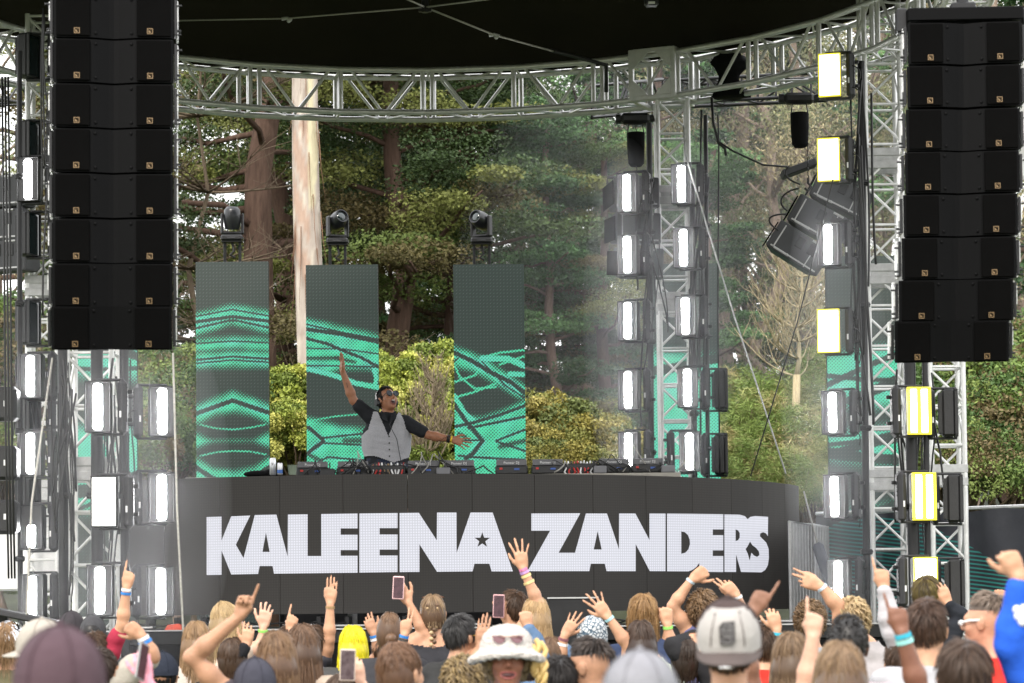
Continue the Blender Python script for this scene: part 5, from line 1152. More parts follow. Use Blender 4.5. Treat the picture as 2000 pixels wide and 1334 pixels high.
def hair(parent, loc, Hc, fr, style, col, Ln, s=1.0, dens=1.0, hl=None, part=0):
    r, f, u = fr; L = lambda a, b, c: Hc + s * (a * r + b * f + c * u); Rm = np.stack([r, f, u], 1).astype(np.float32); col = np.array(col); hl = np.array(hl) if hl is not None else col * 1.6
    pr = [('e', L(0, -.024, .028), np.array([.080, .093, .101] if style != 'under' else [.077, .086, .080]) * s, Rm, .02)]; up = np.array([0, 0, 1.])
    if style in ('long', 'bob', 'bun', 'braid'):
        pr.append(('e', L(0, -.04, -.03), np.array([.078, .075, .09]) * s, Rm, .04))
        if style in ('long',):
            pr += [('c', L(0, -.07, -.05), L(0, -.065, 0) - up * Ln * .8, .060 * s, .045 * s, .05), ('c', L(-.04, -.045, -.05), L(-.045, -.05, 0) - up * Ln * .75, .045, .03, .05), ('c', L(.04, -.045, -.05), L(.045, -.05, 0) - up * Ln * .75, .045, .03, .05)]
    if style == 'fade': pr = [('e', L(0, -.012, .052), np.array([.070, .088, .078]) * s, Rm, .02)]
    q = MB()
    if style == 'bun':
        bc = L(.01, -.115, -.03); q.ball(bc, .036 * s, 14, 10, tuple(col))
    V, Q = surf(pr, .009 * s); q.add(V, Q.tolist()); q.c[-1][:, :3] = col * .75
    cr = nv(u * .93 - f * .36 + r * part); e1 = nv(f - cr * np.dot(f, cr)); e2 = np.cross(cr, e1); E = np.array([.081, .101, .110]) * s; C0 = L(0, -.018, .022)
    n = int({'long': 1000, 'bob': 850, 'short': 950, 'curly': 420, 'fade': 300, 'buzz': 500, 'bun': 500, 'braid': 450, 'wavy': 700, 'under': 170}[style] * dens)
    for i in range(n):
        a = rnd.uniform(0, 2 * PI); fr_ = abs((a + PI) % (2 * PI) - PI)   # 0 = toward the face
        lim = 105 if fr_ > 1.0 else (58 if style != 'curly' else 62)
        if style in ('short', 'fade', 'buzz') and fr_ > 1.0: lim = 100 if style != 'fade' else 52
        ph = R(rnd.uniform(2, lim) * math.sqrt(rnd.random())) if style in ('long', 'bob', 'bun', 'braid', 'wavy') else math.acos(1 - rnd.random() * (1 - math.cos(R(lim))))
        if style in ('long', 'bob', 'braid', 'wavy') and fr_ < .9: a += .9 * (1 if (a % (2 * PI)) < PI else -1)
        if style == 'under':
            ph = R(rnd.uniform(84, 97)); a = rnd.uniform(.9, 2 * PI - .9)
        ll = Ln * rnd.uniform(.75, 1.05); k = 7; ds = ll / k; pts = []; lift = rnd.uniform(.0, .05) if rnd.random() < .93 else rnd.uniform(.06, .16); pos = None; wv = rnd.uniform(0, 6); wa = {'wavy': .010, 'long': .004, 'bob': .004}.get(style, .001)
        hook = max(0, ph)
        for j in range(k + 1):
            if hook < R(96) and pos is None or pos is None:
                d = e1 * math.cos(a) * math.sin(hook) + e2 * math.sin(a) * math.sin(hook) + cr * math.cos(hook); ctr = Rm @ (E * (Rm.T @ d)); p = C0 + ctr * (1 + lift * (j / k if style in ('short', 'fade', 'curly') else .6)) if style != 'under' else C0 + ctr * .99
                if style == 'curly': p = p + nv(ctr) * .012 * s * math.sin(j * 1.6 + wv) + e2 * .010 * math.cos(j * 1.6 + wv) * s + nv(ctr) * .018 * (j / k)
                elif style in ('short', 'fade', 'buzz'): p = p + nv(ctr) * .010 * (j / k) * s * (1.5 if ph < R(50) else .5)
                else: p = p + nv(ctr) * wa * math.sin(j * 1.1 + wv)
                hook += ds / (.105 * s)
                if hook > R(100) and style in ('long', 'bob', 'braid', 'wavy'): pos = p; out = nv(np.array([ctr[0], ctr[1], 0])); oo = rnd.uniform(-.12, .12)
            else:
                pos = pos + np.array([0, 0, -ds]) + out * ds * (.10 if style != 'bob' else -.12) + np.cross(out, up) * ds * oo + out * wa * math.sin(j * 1.3 + wv); p = pos
                if style == 'bun': p = pos
            if style == 'bun':
                t_ = max(0, (hook - R(60)) / R(60)); p = p * (1 - min(t_, 1) * .55) + L(.01, -.10, -.03) * min(t_, 1) * .55
            pts.append(p)
        rr = {'curly': .0055, 'short': .0030, 'fade': .0042, 'under': .0045}.get(style, .0030) * s * rnd.uniform(.7, 1.2); mix_ = .5 + .5 * math.sin(a * 5.0 + 1.3 * math.sin(a * 11)); mix_ = mix_ * .55 + .45 * rnd.random(); c_ = (col * (1 - mix_ * .48) + hl * mix_ * .48) * rnd.uniform(.85, 1.15)
        q.tube(pts, [rr * (.8 if j == 0 else 1) * (1 - .75 * (j / k) ** 2) for j in range(k + 1)], 3, False, 1.0, None, tuple(np.clip(c_, 0, 1)))
    if style == 'braid':
        for sx in (-.03, .03):
            for k in range(9): q.ball(L(sx * (1 - k * .05), -.105 + .002 * k, .06 - k * .020), (.015 * s, .013, .013), 8, 6, tuple((hl if k % 2 else col)))
        for k in range(7): q.ball(L(.01 * (-1) ** k, -.11, -.10 - k * .02), (.015, .013, .014), 8, 6, tuple((hl if k % 2 else col)))
    q.v = [v - np.array(loc) for v in q.v]; return q.build('hair', M['hair'], parent, smooth=3.2, colattr=True)
def lpt(b, L_, pts): return [tuple(L_(*p) - b) for p in pts]
def cap(parent, loc, Hc, fr, mcol, s=1.0, back=True, front=None, brimc=None, tilt=0):
    r, f, u = fr; d = -f if back else f; rr = np.cross(d, u); Lc = lambda a, b_, c: Hc + s * (a * rr + b_ * d + c * u) - np.array(loc)
    q = MB(); nu, nvv = 40, 12; vs = []; fs = []
    for j in range(nvv + 1):
        t = (PI * .5) * j / nvv * 1.12
        for i in range(nu):
            a = 2 * PI * i / nu; sx, sy, sz = .090 * math.sin(min(t, PI / 2)) * math.cos(a), .108 * math.sin(min(t, PI / 2)) * math.sin(a), .112 * math.cos(t) + .030
            if math.sin(a) > 0: sz += .012 * math.sin(a) * math.sin(min(t, PI / 2)) * math.cos(t)
            rib = 1 + .006 * abs(math.sin(a * 3)) ; vs.append(tuple(Lc(sx * rib, (sy - .008) * rib, sz)))
    for j in range(nvv):
        for i in range(nu): fs.append((j * nu + i, (j + 1) * nu + i, (j + 1) * nu + (i + 1) % nu, j * nu + (i + 1) % nu))
    cm = cloth(mcol, .85, .12, 12); fm = cloth(front, .85, .05, 12) if front else cm
    fa = [x for x in fs]; q.add(vs, fa)
    o = q.build('cap', cm, parent, smooth=3.2)
    if front:
        o.data.materials.append(fm)
        for p_ in o.data.polygons:
            j, i = divmod(p_.index, nu); a = 2 * PI * (i + .5) / nu
            if math.sin(a) > .18 + .10 * max(0, 7 - j) and j > 3: p_.material_index = 1
    q = MB()
    for k in range(3):
        pts = []
        for j in range(-12, 13):
            t = PI * .5 * j / 12; a = PI / 3 * k; sg = 1
            pts.append(tuple(Lc(.0925 * math.sin(t) * math.cos(a), .1095 * math.sin(t) * math.sin(a) - .008, .114 * math.cos(t) + .0305)))
        q.tube(pts, .0018 * s, 4)
    q.ball(tuple(Lc(0, -.008, .145)), .009 * s, 8, 6); q.build('seam', cm, o)
    q = MB(); vs = []; fs = []; n = 18
    for j in range(6):
        for i in range(n + 1):
            a = PI * (i / n) ; w_ = .088; x = w_ * math.cos(a); y0 = .100 * math.sin(a) * .98; ext = .072 * (j / 5) * math.sin(a) ** .7; vs.append(tuple(Lc(x * (1 + .02 * j / 5), y0 - .008 + ext, .016 - .018 * (x / .088) ** 2 - ext * .32)))
    m_ = (n + 1)
    for j in range(5):
        for i in range(n): fs.append((j * m_ + i, j * m_ + i + 1, (j + 1) * m_ + i + 1, (j + 1) * m_ + i))
    q.add(vs, fs); bo = q.build('brim', cloth(brimc or mcol, .85, .1, 12), o, smooth=3.2); so_ = bo.modifiers.new('t', 'SOLIDIFY'); so_.thickness = .004
    return o, Lc
def ringband(parent, loc, p, ax, rad, col, w=.016, name='wristband'):
    ax = nv(ax); a = nv(np.cross(ax, (0.3, .5, .8))); b_ = np.cross(ax, a); q = MB(); n = 16; vs = []
    for j, (o, dr) in enumerate(((-w / 2, 0), (-w / 2, .003), (w / 2, .003), (w / 2, 0))):
        for i in range(n): t = 2 * PI * i / n; vs.append(tuple(p - np.array(loc) + ax * o + (a * math.cos(t) + b_ * math.sin(t)) * (rad + dr)))
    q.add(vs, [(j * n + i, j * n + (i + 1) % n, ((j + 1) % 4) * n + (i + 1) % n, ((j + 1) % 4) * n + i) for j in range(4) for i in range(n)]); return q.build(name, cloth(col, .6, .25, 60), parent)

def person(lab, cx, cy, S, hr=('short', (.06, .04, .025), .05), skin=(.52, .31, .21), shirt=(.03, .03, .035), face=(0, 1, 0), arms=(), z0=0.0, sleeve=.32, Y=None, g=1.0, h=None, extra=None, mouth=False, hs=1.0, group='people in the crowd', bodyyaw=None, noshirt=False, hl=None, S2=None, pants=(.02, .025, .045), Hoff=0):
    Y = Y or 5000.0 / S; Hc = np.array(P(cx, cy, Y)); H = Hc[2] + .118 - z0; fr = head_frame(face); bf = nv((bodyyaw or (face[0] * .5, face[1], 0))); rt = nv(np.cross(bf, (0, 0, 1)))
    C0 = np.array([Hc[0], Hc[1], 0]) - fr[1] * .03 * np.array([1, 1, 0]) - bf * .01; loc = np.array([C0[0], C0[1], z0]); sw = .108 * 1.72 * g ** .7
    b = dict(H=H, z0=z0, c=C0, rt=rt, fw=bf, g=g * H / 1.72, S={s: C0 + rt * s * sw + np.array([0, 0, z0 + .808 * H]) for s in (-1, 1)})
    if S2:
        for s in (-1, 1): b['S'][s] = np.array(P(*S2[s], Y))
    A = []; hands = []; done = set()
    for ar in arms:
        s = ar['s']; done.add(s); dE = ar['e'][2] if len(ar['e']) > 2 else -.05; dW = ar['w'][2] if len(ar['w']) > 2 else dE - .02; E = np.array(P(ar['e'][0], ar['e'][1], Y + dE)); W = np.array(P(ar['w'][0], ar['w'][1], Y + dW))
        if 'sh' in ar: b['S'][s] = np.array(P(*ar['sh'], Y))
        elif E[2] > b['S'][s][2] - .12 and not S2: b['S'][s] = b['S'][s] + np.array([0, 0, .035]) - rt * s * .012
        T = np.array(P(ar['t'][0], ar['t'][1], Y + dW + (ar['t'][2] if len(ar['t']) > 2 else 0))); y = nv(T - W); right = np.array([1., 0, 0]); imgn = np.array([0, -1., 0.]); th = ar.get('th', 1); x = np.cross(imgn, y) * -th
        c = ar.get('c', 1); p_ = nv(np.array([0, 1., 0]) * c - y * np.dot(np.array([0, 1., 0]) * c, y)); tw = R(ar.get('tw', 0)); x = nv(x - y * np.dot(x, y)); x, p_ = x * math.cos(tw) + p_ * math.sin(tw), p_ * math.cos(tw) - x * math.sin(tw)
        hsz = ar.get('hs', 1.0) * H / 1.72; A.append((s, b['S'][s], E, W, ar)); hands += [hand_prims(W + y * .004, y, x, ar['pose'], hsz)(p_)]
    for s in (-1, 1):
        if s not in done: Sh = b['S'][s]; E = Sh + np.array([0, 0, -.29 * H / 1.72]) + rt * s * .06; W = E + np.array([0, 0, -.24]) + bf * .06; A.append((s, Sh, E, W, None)); hands.append(hand_prims(W, (0, 0, -1), bf, 'relax', 1)(-rt * s))
    h = h or (.0062 if S >= 420 else .0075); pr = torso_prims(b) + [('c', (b['S'][-1] + b['S'][1]) / 2 + np.array([0, 0, .03]), Hc - fr[2] * .05 * hs - fr[1] * .02, .056 * hs, .054 * hs, .03)] + head_prims(Hc, fr, hs, mouth); ag = (.9 if g < 1 else 1.0 if g == 1 else 1.2 if z0 > 0 else 1.1)
    for (s, Sh, E, W, ar) in A: pr += arm_prims(Sh, E, W, ag)
    for hp in hands: pr += hp
    body = surfmesh('person', pr, h, skinmat(skin), loc); body.location = loc; tag(body, lab, 'person', group)
    tq = surfmesh('trousers', torso_prims(b, .012, True)[:2] + torso_prims(b, .012, True)[6:], .02, cloth(pants), loc, body)
    q = MB()
    for s in (-1, 1): q.ball(tuple(rt * s * .1 * b['g'] + bf * .05 + np.array([0, 0, .045])), (.05, .12, .05), 12, 8); q.box(tuple(rt * s * .1 * b['g'] + bf * .05 + np.array([0, 0, .012])), (.09, .24, .022), .01); 
    q.box((0, 0, .012), (.02, .02, .01)); q.build('shoes', M['black'], body, smooth=.8)
    if not noshirt:
        sp = torso_prims(b, .011)
        for (s, Sh, E, W, ar) in A:
            sl = (ar or {}).get('sl', sleeve); 
            if sl <= 0: continue
            k = min(sl * 2, 1); e1 = Sh + (E - Sh) * k; sp.append(('c', Sh, e1, .058 * ag, .053 * ag - .004 * (k == 1), .03))
            if sl > .5: en = E + (W - E) * min((sl - .5) * 2, .96); mm = E + (W - E) * .30; sp.append(('c', E, mm, .053 * ag, .054 * ag, .02)); sp.append(('c', mm, en, .054 * ag, .037 * ag, .02))
        mid = (b['S'][-1] + b['S'][1]) / 2
        if sleeve < 0: kp = lambda c: (c[:, 2] < mid[2] + .0 + .2 * np.abs((c - mid) @ rt))
        else: kp = lambda c: ~((c[:, 2] > mid[2] + .072) & (c[:, 2] < mid[2] + .2) & (np.hypot(c[:, 0] - mid[0], c[:, 1] - mid[1]) < .10))
        surfmesh('shirt', sp, .009 if S >= 420 else .011, shirt if not isinstance(shirt, tuple) else cloth(shirt), loc, body, kp, disp=.0035, dsc=16)
    if hr: hair(body, loc, Hc, fr, hr[0], hr[1], hr[2], hs, hr[3] if len(hr) > 3 else 1, hl)
    for (s, Sh, E, W, ar) in A:
        for (o, c_) in (ar or {}).get('bands', ()):
            ax = nv(W - E); p = W - ax * o; t = np.linalg.norm(W - E); rr = (.0235 + (.038 - .0235) * min(o / (t * .72), 1)) * ag + .002; ringband(body, loc, p, ax, rr, c_)
    return dict(o=body, loc=loc, Hc=Hc, fr=fr, A=A, L=lambda a, b_, c: Hc + hs * (a * fr[0] + b_ * fr[1] + c * fr[2]) - loc, b=b, Y=Y)

# ------------------------------------------------------------------ booth table and gear
TZ = P(900, 925, 24.2).z
t = thing('booth_table', 'long pale topped table behind the curved name screen carrying the mixing gear', 'table', (-.75, 24.68, 1.61))
q = MB(); q.box((0, 0, TZ - 1.61 - .03), (4.7, .86, .045), .006); q.build('tabletop', mat('table_top', (.32, .30, .26), .6, 0, .15, 8), t)
for x in (-2.2, -.8, .8, 2.2):
    for y in (-.3, .36): q = MB(); q.box((x, y, (TZ - 1.66) / 2), (.05, .05, TZ - 1.665)); q.build('leg', M['alu_dull'], t)
def text_mesh(txt, size, parent, m, loc, rot):
    c = bpy.data.curves.new('txt', 'FONT'); c.body = txt; c.size = size; c.align_x = 'CENTER'; c.align_y = 'CENTER'; c.extrude = .0006; c.resolution_u = 2
    o = bpy.data.objects.new('t', c); C.objects.link(o); dg = bpy.context.evaluated_depsgraph_get(); me = bpy.data.meshes.new_from_object(o.evaluated_get(dg)); bpy.data.objects.remove(o); bpy.data.curves.remove(c)
    me.name = 'brand_lettering'; me.materials.clear(); me.materials.append(m); r = link_mesh('brand_lettering', me, None, parent); r.location = loc; r.rotation_euler = rot; return r
t0 = thing('media_player', 'x', 'dj player', (0, 0, 0))
q = MB(); q.box((0, 0, .05), (.31, .40, .085), .012); q.build('body', M['black'], t0)
q = MB(); q.lathe([(0, .012), (.095, .012), (.103, .006), (.103, 0)], 28, (0, .06, .093)); q.build('jog_wheel', M['blackmetal'], t0, smooth=.8)
q = MB(); q.M = Matrix.Translation((0, -.155, .118)) @ Matrix.Rotation(R(-8), 4, 'X'); q.box((0, 0, 0), (.29, .022, .062), .006); sc_ = q.build('display', M['greylid'] if 'greylid' in M else mat('grey_lid', (.10, .10, .105), .5, 0, .1, 20), t0)
text_mesh('Pioneer DJ', .034, sc_, M['white'], (0, -.1695, .1175), (R(98 - 16), 0, 0))
q = MB(); q.box((-.1, -.203, .06), (.028, .012, .02), .002); q.build('red_socket', mat('red_plug', (.45, .02, .015), .4), t0); q = MB(); q.box((.05, -.203, .055), (.05, .012, .018), .002); q.build('blue_socket', mat('blue_plug', (.03, .09, .35), .4), t0)
for i, (x, lab) in enumerate(((609, 'leftmost'), (688, 'second'), (826, 'third, right of the left mixer'), (896, 'fourth'), (999, 'fifth, behind the letter Z'), (1070, 'sixth'), (1200, 'seventh, below the left lamp column'), (1266, 'rightmost'))):
    p = P(x, 915, 24.32); tt = t0 if i == 0 else dup(t0); tt.location = (p.x, 24.58, TZ - .008); tt['label'] = 'black media player on the booth table, %s in the row' % lab if i in (1, 3, 5, 7, 0) else 'black media player on the booth table, ' + lab; tt['group'] = 'media players on the booth table'
for i, x in enumerate((757, 1135)):
    p = P(x, 915, 24.32); t = thing('mixer', ('left' if i == 0 else 'right') + ' mixer with rows of small coloured knobs on the booth table', 'mixer', (p.x, 24.58, TZ - .008), 0, 'mixers on the booth table')
    q = MB(); q.box((0, 0, .055), (.34, .38, .10), .01); q.build('body', M['black'], t)
    for k in range(22):
        q = MB(); cx_ = -.15 + .30 * (k % 11) / 10; yy = -.15 + .12 * (k // 11); q.tube([(cx_, yy, .104), (cx_, yy, .104 + rnd.uniform(.018, .032))], [.009, .007], 8); q.build('knob', rnd.choice([M['white'], M['gold'], M['black'], M['alu_dull'], mat('red_plug', (.45, .02, .015), .4)]), t)
    for k in range(9):
        q = MB(); cx_ = -.14 + .28 * k / 8; q.tube([(cx_, -.19, .06), (cx_, -.215, .055), (cx_ + rnd.uniform(-.02, .02), -.235, .02), (cx_, -.24, -.0)], .008, 6); q.build('plug', rnd.choice([M['alu_dull'], M['white'], M['gold'], mat('red_plug', (.45, .02, .015), .4)]), t)
for i, (x, w_) in enumerate(((640, .14), (866, .13), (1172, .12), (1305, .13))):
    t = thing('power_box', 'small grey power box ' + ('with looped cables at the left of the table', 'with upright plugs between the third and fourth players', 'in front of the right mixer edge', 'at the right end of the player row')[i], 'box', P(x, 912, 24.3)); t.location.z = TZ - .006
    q = MB(); q.box((0, 0, .035), (w_, .08, .07), .008); q.build('case', M['black'] if i == 0 else mat('grey_case', (.16, .16, .17), .5), t); q = MB(); q.tube([(.02, 0, .07), (.02, 0, .13)], .006, 6); q.build('antenna', M['black'], t)
for i in range(34):
    x = rnd.uniform(585, 1330); pp = []; a = rnd.uniform(20, 60); hgt = rnd.uniform(.03, .15) if i % 4 else rnd.uniform(.12, .2)
    for j in range(9): f = j / 8; pp.append(P(x + a * f + 5 * math.sin(f * 9 + i), 905, 24.34 + .06 * math.sin(i + f * 3)) * 1); pp[-1].z = TZ + .006 + hgt * math.sin(PI * f) * (1 + .4 * math.sin(f * 5 + i))
    if i == 0: bt_ = thing('table_cables', 'tangle of black and white cables looping over the booth table gear', 'cables', (-.4, 24.15, TZ))
    q = MB(); q.tube([p - Vector(bt_.location) for p in pp], rnd.uniform(.004, .008), 5); q.build('cable', M['rubber'] if i % 6 else M['rope'], bt_, smooth=3.2)
t = thing('drink_can', 'tall silver drink can on the left end of the booth table', 'can', P(533, 921, 24.0)); t.location.z = TZ - .006
q = MB(); q.lathe([(.0, 0), (.026, 0), (.031, .008), (.031, .145), (.026, .158), (.026, .160), (0, .158)], 20); q.build('body', mat('can_aluminium', (.55, .56, .58), .3, .6, .1, 30), t, smooth=.8); q = MB(); q.box((0, -.0315, .11), (.024, .002, .006)); q.box((0, -.0315, .095), (.018, .002, .006)); q.box((0, -.0315, .1025), (.002, .002, .02)); q.build('print', M['greyblack'], t)
t = thing('drink_can', 'small blue and silver can beside the taller can', 'can', P(547, 921, 23.95)); t.location.z = TZ - .006
q = MB(); q.lathe([(0, 0), (.022, 0), (.026, .006), (.026, .1), (.022, .11), (0, .109)], 18); q.build('body', mat('can_silver', (.6, .6, .62), .3, .6), t, smooth=.8); q = MB(); q.lathe([(.0265, .012), (.0265, .045)], 18); q.build('print', mat('can_blue', (.03, .12, .4), .4), t)
t = thing('paper_cup', 'pale green cup on the booth table left of the players', 'cup', P(571, 921, 24.0)); t.location.z = TZ - .006
q = MB(); q.lathe([(0, 0), (.034, 0), (.045, .09), (.047, .092), (.043, .09), (.033, .01)], 20); q.build('body', mat('cup_green', (.22, .27, .2), .5), t, smooth=.8)
q = MB(); vs = []; q.ball((0, 0, .03), (.16, .1, .035), 18, 8); q.ball((.1, -.02, .03), (.08, .07, .045), 12, 8); o = q.build('black_cloth', M['skirt'], smooth=3.2); o.location = P(508, 922, 24.1); o.location.z = TZ - .02; tag(o, 'crumpled black cloth at the left end of the booth table', 'cloth')
t = thing('riser', 'low black riser hidden behind the booth table', 'platform', (-1.1, 25.6, 1.61)); q = MB(); q.box((0, 0, .28), (2.4, .9, .56), .01); q.build('deck', M['blackmetal'], t); q = MB(); q.box((0, -.455, .28), (2.3, .01, .5)); q.build('front_panel', M['greyblack'], t)

# ------------------------------------------------------------------ the performer
BLK = (.016, .017, .02); DSK = (.30, .135, .075)
dj = person('performer in a grey waistcoat and black shirt singing, one arm raised behind the booth', 757, 781, 200, None, DSK, BLK, (.50, -.80, .40), Y=25.1, z0=2.17, g=1.04, h=.0055, mouth=True, hs=1.06, sleeve=.34, bodyyaw=(.12, -1, 0), group=None,
  S2={-1: (794, 826), 1: (722, 813)}, arms=[dict(s=1, e=(690, 782, -.02), w=(670, 728, -.04), t=(667, 690), pose='flat', th=1, c=-1, tw=60, sl=.34), dict(s=-1, e=(838, 850, -.04), w=(882, 858, -.06), t=(917, 868, -.02), pose='wide', th=-1, c=1, sl=.36)])
dj['o']['category'] = 'person'; lo_ = dj['loc']; L = dj['L']; fr = dj['fr']; o = dj['o']
hair(o, lo_, dj['Hc'] - fr[1] * .008, fr, 'short', (.012, .010, .009), .05, 1.04, 1.2, hl=(.03, .024, .02))
hair2 = MB()
for k in range(9):
    a = rnd.uniform(-.07, .03); pts = [L(-.075 + .02 * (k % 3), -.05 + a * .3, .0 - .03 * j) + np.array([0, 0, -.0 * j]) for j in range(5)]; hair2.tube(pts, [.007, .007, .006, .005, .003], 5, col=(.014, .011, .01))
hair2.build('braids', M['hair'], o, smooth=3.2, colattr=True)
b = dj['b']; mid = (b['S'][-1] + b['S'][1]) / 2; rt, fw = b['rt'], b['fw']; top = mid[2]
def keepvest(c):
    x = (c - b['c']) @ rt; z = c[:, 2] - top; fy = (c - b['c']) @ fw
    armh = np.abs(x - .0) < .185 - np.clip((z + .10) * .3, 0, .045) + np.clip((-.10 - z) * 1.1, 0, .2)
    neck = (fy < 0) | (np.abs(x + .01) > (z + .17) * .42); bot = z > -.43 + .07 * np.clip(np.abs(x + .06) * 5, 0, 1) * (fy > 0) - .0; return armh & (neck | (z < -.17)) & (z < .075) & bot & ((z < -.02) | (np.abs(x) > .055))
VM = mat('waistcoat_wool', (.34, .34, .36), .85, 0, .12, 90, .35, 160, spec=.2)
vp = torso_prims(b, .026); surfmesh('waistcoat', vp, .007, VM, lo_, o, keepvest, disp=.002, dsc=20)
for k in range(4):
    q = MB(); z = top - .175 - k * .065; pz = b['c'] - lo_ + fw * (.158 + .012 * k) + rt * (-.015) + np.array([0, 0, z]); q.tube([tuple(pz - fw * .01), tuple(pz + fw * .008)], .008, 8); q.build('button', M['black'], o)
# headphones, glasses, open mouth
q = MB(); pts = []
for k in range(17):
    a = PI * k / 16; pts.append(tuple(L(-.092 * math.cos(a), -.045 - .02 * math.sin(a), .0 + .135 * math.sin(a))))
q.tube(pts, .0075, 8, flat=1.6); q.build('headphone_band', M['white'], o, smooth=3.2)
for sx in (-1, 1):
    q = MB(); q.tube([tuple(L(sx * .078, -.035, -.015)), tuple(L(sx * .11, -.035, -.015))], [.040, .034], 16); q.build('headphone_cup', M['black'], o, smooth=.8)
q = MB()
for sx in (-1, 1):
    c0 = L(sx * .036, .108, .012); q.tube([tuple(c0 - fr[1] * .002), tuple(c0 + fr[1] * .002)], .0285, 18)
q.tube([tuple(L(-.012, .112, .018)), tuple(L(.012, .112, .018))], .003, 6)
lensm = mat('mirror_lens', (.20, .22, .26), .12, .6, .1, 8)
q.build('sunglass_lenses', lensm, o)
q = MB()
for sx in (-1, 1):
    c0 = L(sx * .036, .111, .012); pts = [tuple(c0 + (fr[0] * math.cos(a) + fr[2] * math.sin(a)) * .030) for a in [2 * PI * k / 16 for k in range(17)]]; q.tube(pts, .0035, 5); q.tube([tuple(L(sx * .064, .10, .016)), tuple(L(sx * .082, .0, .005))], .003, 5)
q.build('sunglass_frame', M['black'], o)
Rm_ = Matrix(np.stack([fr[0], fr[1], fr[2]], 1).tolist()).to_4x4()
q = MB(); q.M = Matrix.Translation(tuple(L(0, .083, -.066))) @ Rm_; q.ball((0, 0, 0), (.026, .016, .024), 16, 10); q.build('open_mouth', mat('mouth_dark', (.03, .006, .006), .5), o, smooth=3.2)
q = MB(); q.M = Matrix.Translation(tuple(L(0, .0935, -.051))) @ Rm_; q.box((0, 0, 0), (.030, .010, .008), .003); q.build('teeth', mat('teeth', (.7, .68, .62), .3), o)
q = MB(); q.M = Matrix.Translation(tuple(L(0, .090, -.066))) @ Rm_; pts = [(.028 * math.cos(a), -.004 * abs(math.cos(a)), .027 * math.sin(a)) for a in [2 * PI * k / 20 for k in range(21)]]; q.tube(pts, .0062, 6); q.build('lips', skinmat((.23, .08, .06)), o, smooth=3.2)
pts = [tuple(L(-.10, -.03, -.05)), tuple(L(-.04, .05, -.14)), tuple(b['c'] - lo_ + fw * .15 + rt * -.02 + np.array([0, 0, top - .06])), tuple(b['c'] - lo_ + fw * .165 + rt * -.09 + np.array([0, 0, top - .2])), tuple(b['c'] - lo_ + fw * .15 + rt * -.13 + np.array([0, 0, top - .42]))]
q = MB(); q.tube(pts, .0035, 5); q.build('headphone_cord', M['black'], o)
# collar
for s in (-1, 1):
    q = MB(); n0 = mid - lo_; q.add([tuple(n0 + rt * s * .02 + fw * .085 + np.array([0, 0, .05])), tuple(n0 + rt * s * .075 + fw * .06 + np.array([0, 0, .085])), tuple(n0 + rt * s * .07 + fw * .12 + np.array([0, 0, -.0])), tuple(n0 + rt * s * .012 + fw * .125 + np.array([0, 0, -.03])), tuple(n0 + rt * s * .02 + fw * .095 + np.array([0, 0, .046]))], [(0, 1, 2, 3), (3, 2, 1, 4)]); q.build('collar', cloth(BLK), o)
for (s, Sh, E, W, ar) in dj['A']:
    ax = nv(W - E)
    if s == -1: ringband(o, lo_, W - ax * .03, ax, .034, (.02, .02, .02), .03, 'watch'); ringband(o, lo_, W + ax * .0, ax, .030, (.7, .5, .02), .012)
    TM = mat('tattoo_ink', (.07, .032, .02), .6)
    for (f, sgn) in (((.35, 1), (.6, -1), (.8, 1)) if s == -1 else ((.3, 1), (.55, -1))):
        q = MB(); c0 = E + (W - E) * f - lo_ + np.array([0, -1, 0]) * (.037 + .008 * (1 - f)) + np.array([0, 0, .008 * sgn]); q.tube([tuple(c0 + ax * .02 * k + np.array([0, .001, .012 * math.sin(k * 2.1 + f * 9)])) for k in (-1, -.5, 0, .5, 1)], .0028, 4); q.build('tattoo', TM, o)

# ------------------------------------------------------------------ crowd
BRN = (.06, .034, .02); DBR = (.028, .017, .011); BLD = (.40, .27, .13); LBR = (.20, .12, .06); BK = (.012, .010, .010); GRY = (.10, .09, .085)
LSK = (.50, .275, .17); MSK = (.40, .215, .13); DKS = (.13, .062, .036); PSK = (.58, .345, .245)
TEAL = (.05, .42, .55); BLU = (.04, .20, .55); WHT = (.75, .75, .75); PNK = (.6, .2, .35); GRN = (.3, .75, .15)
Gc = 'people in the crowd'
def pp(*a, **k): return person(*a, **k)
def phone(lab, cx, cy, Y, w=.072, case=(.55, .35, .36), yaw=0, roll=0, scr=(.03, .014, .018)):
    t = thing('smartphone', lab, 'phone', P(cx, cy, Y)); t.rotation_euler = (0, R(roll), R(yaw)); hgt = w * 2.05
    q = MB(); q.box((0, 0, 0), (w, .010, hgt), .0045); q.build('case', cloth(case, .4, .05, 20, .1), t)
    q = MB(); q.box((0, -.0052, 0), (w * .86, .002, hgt * .90), .0008); m = mat('phone_screen', scr, .15, 0, .9, 28, emit=(.10, .03, .045), es=.25); q.build('screen', m, t); return t
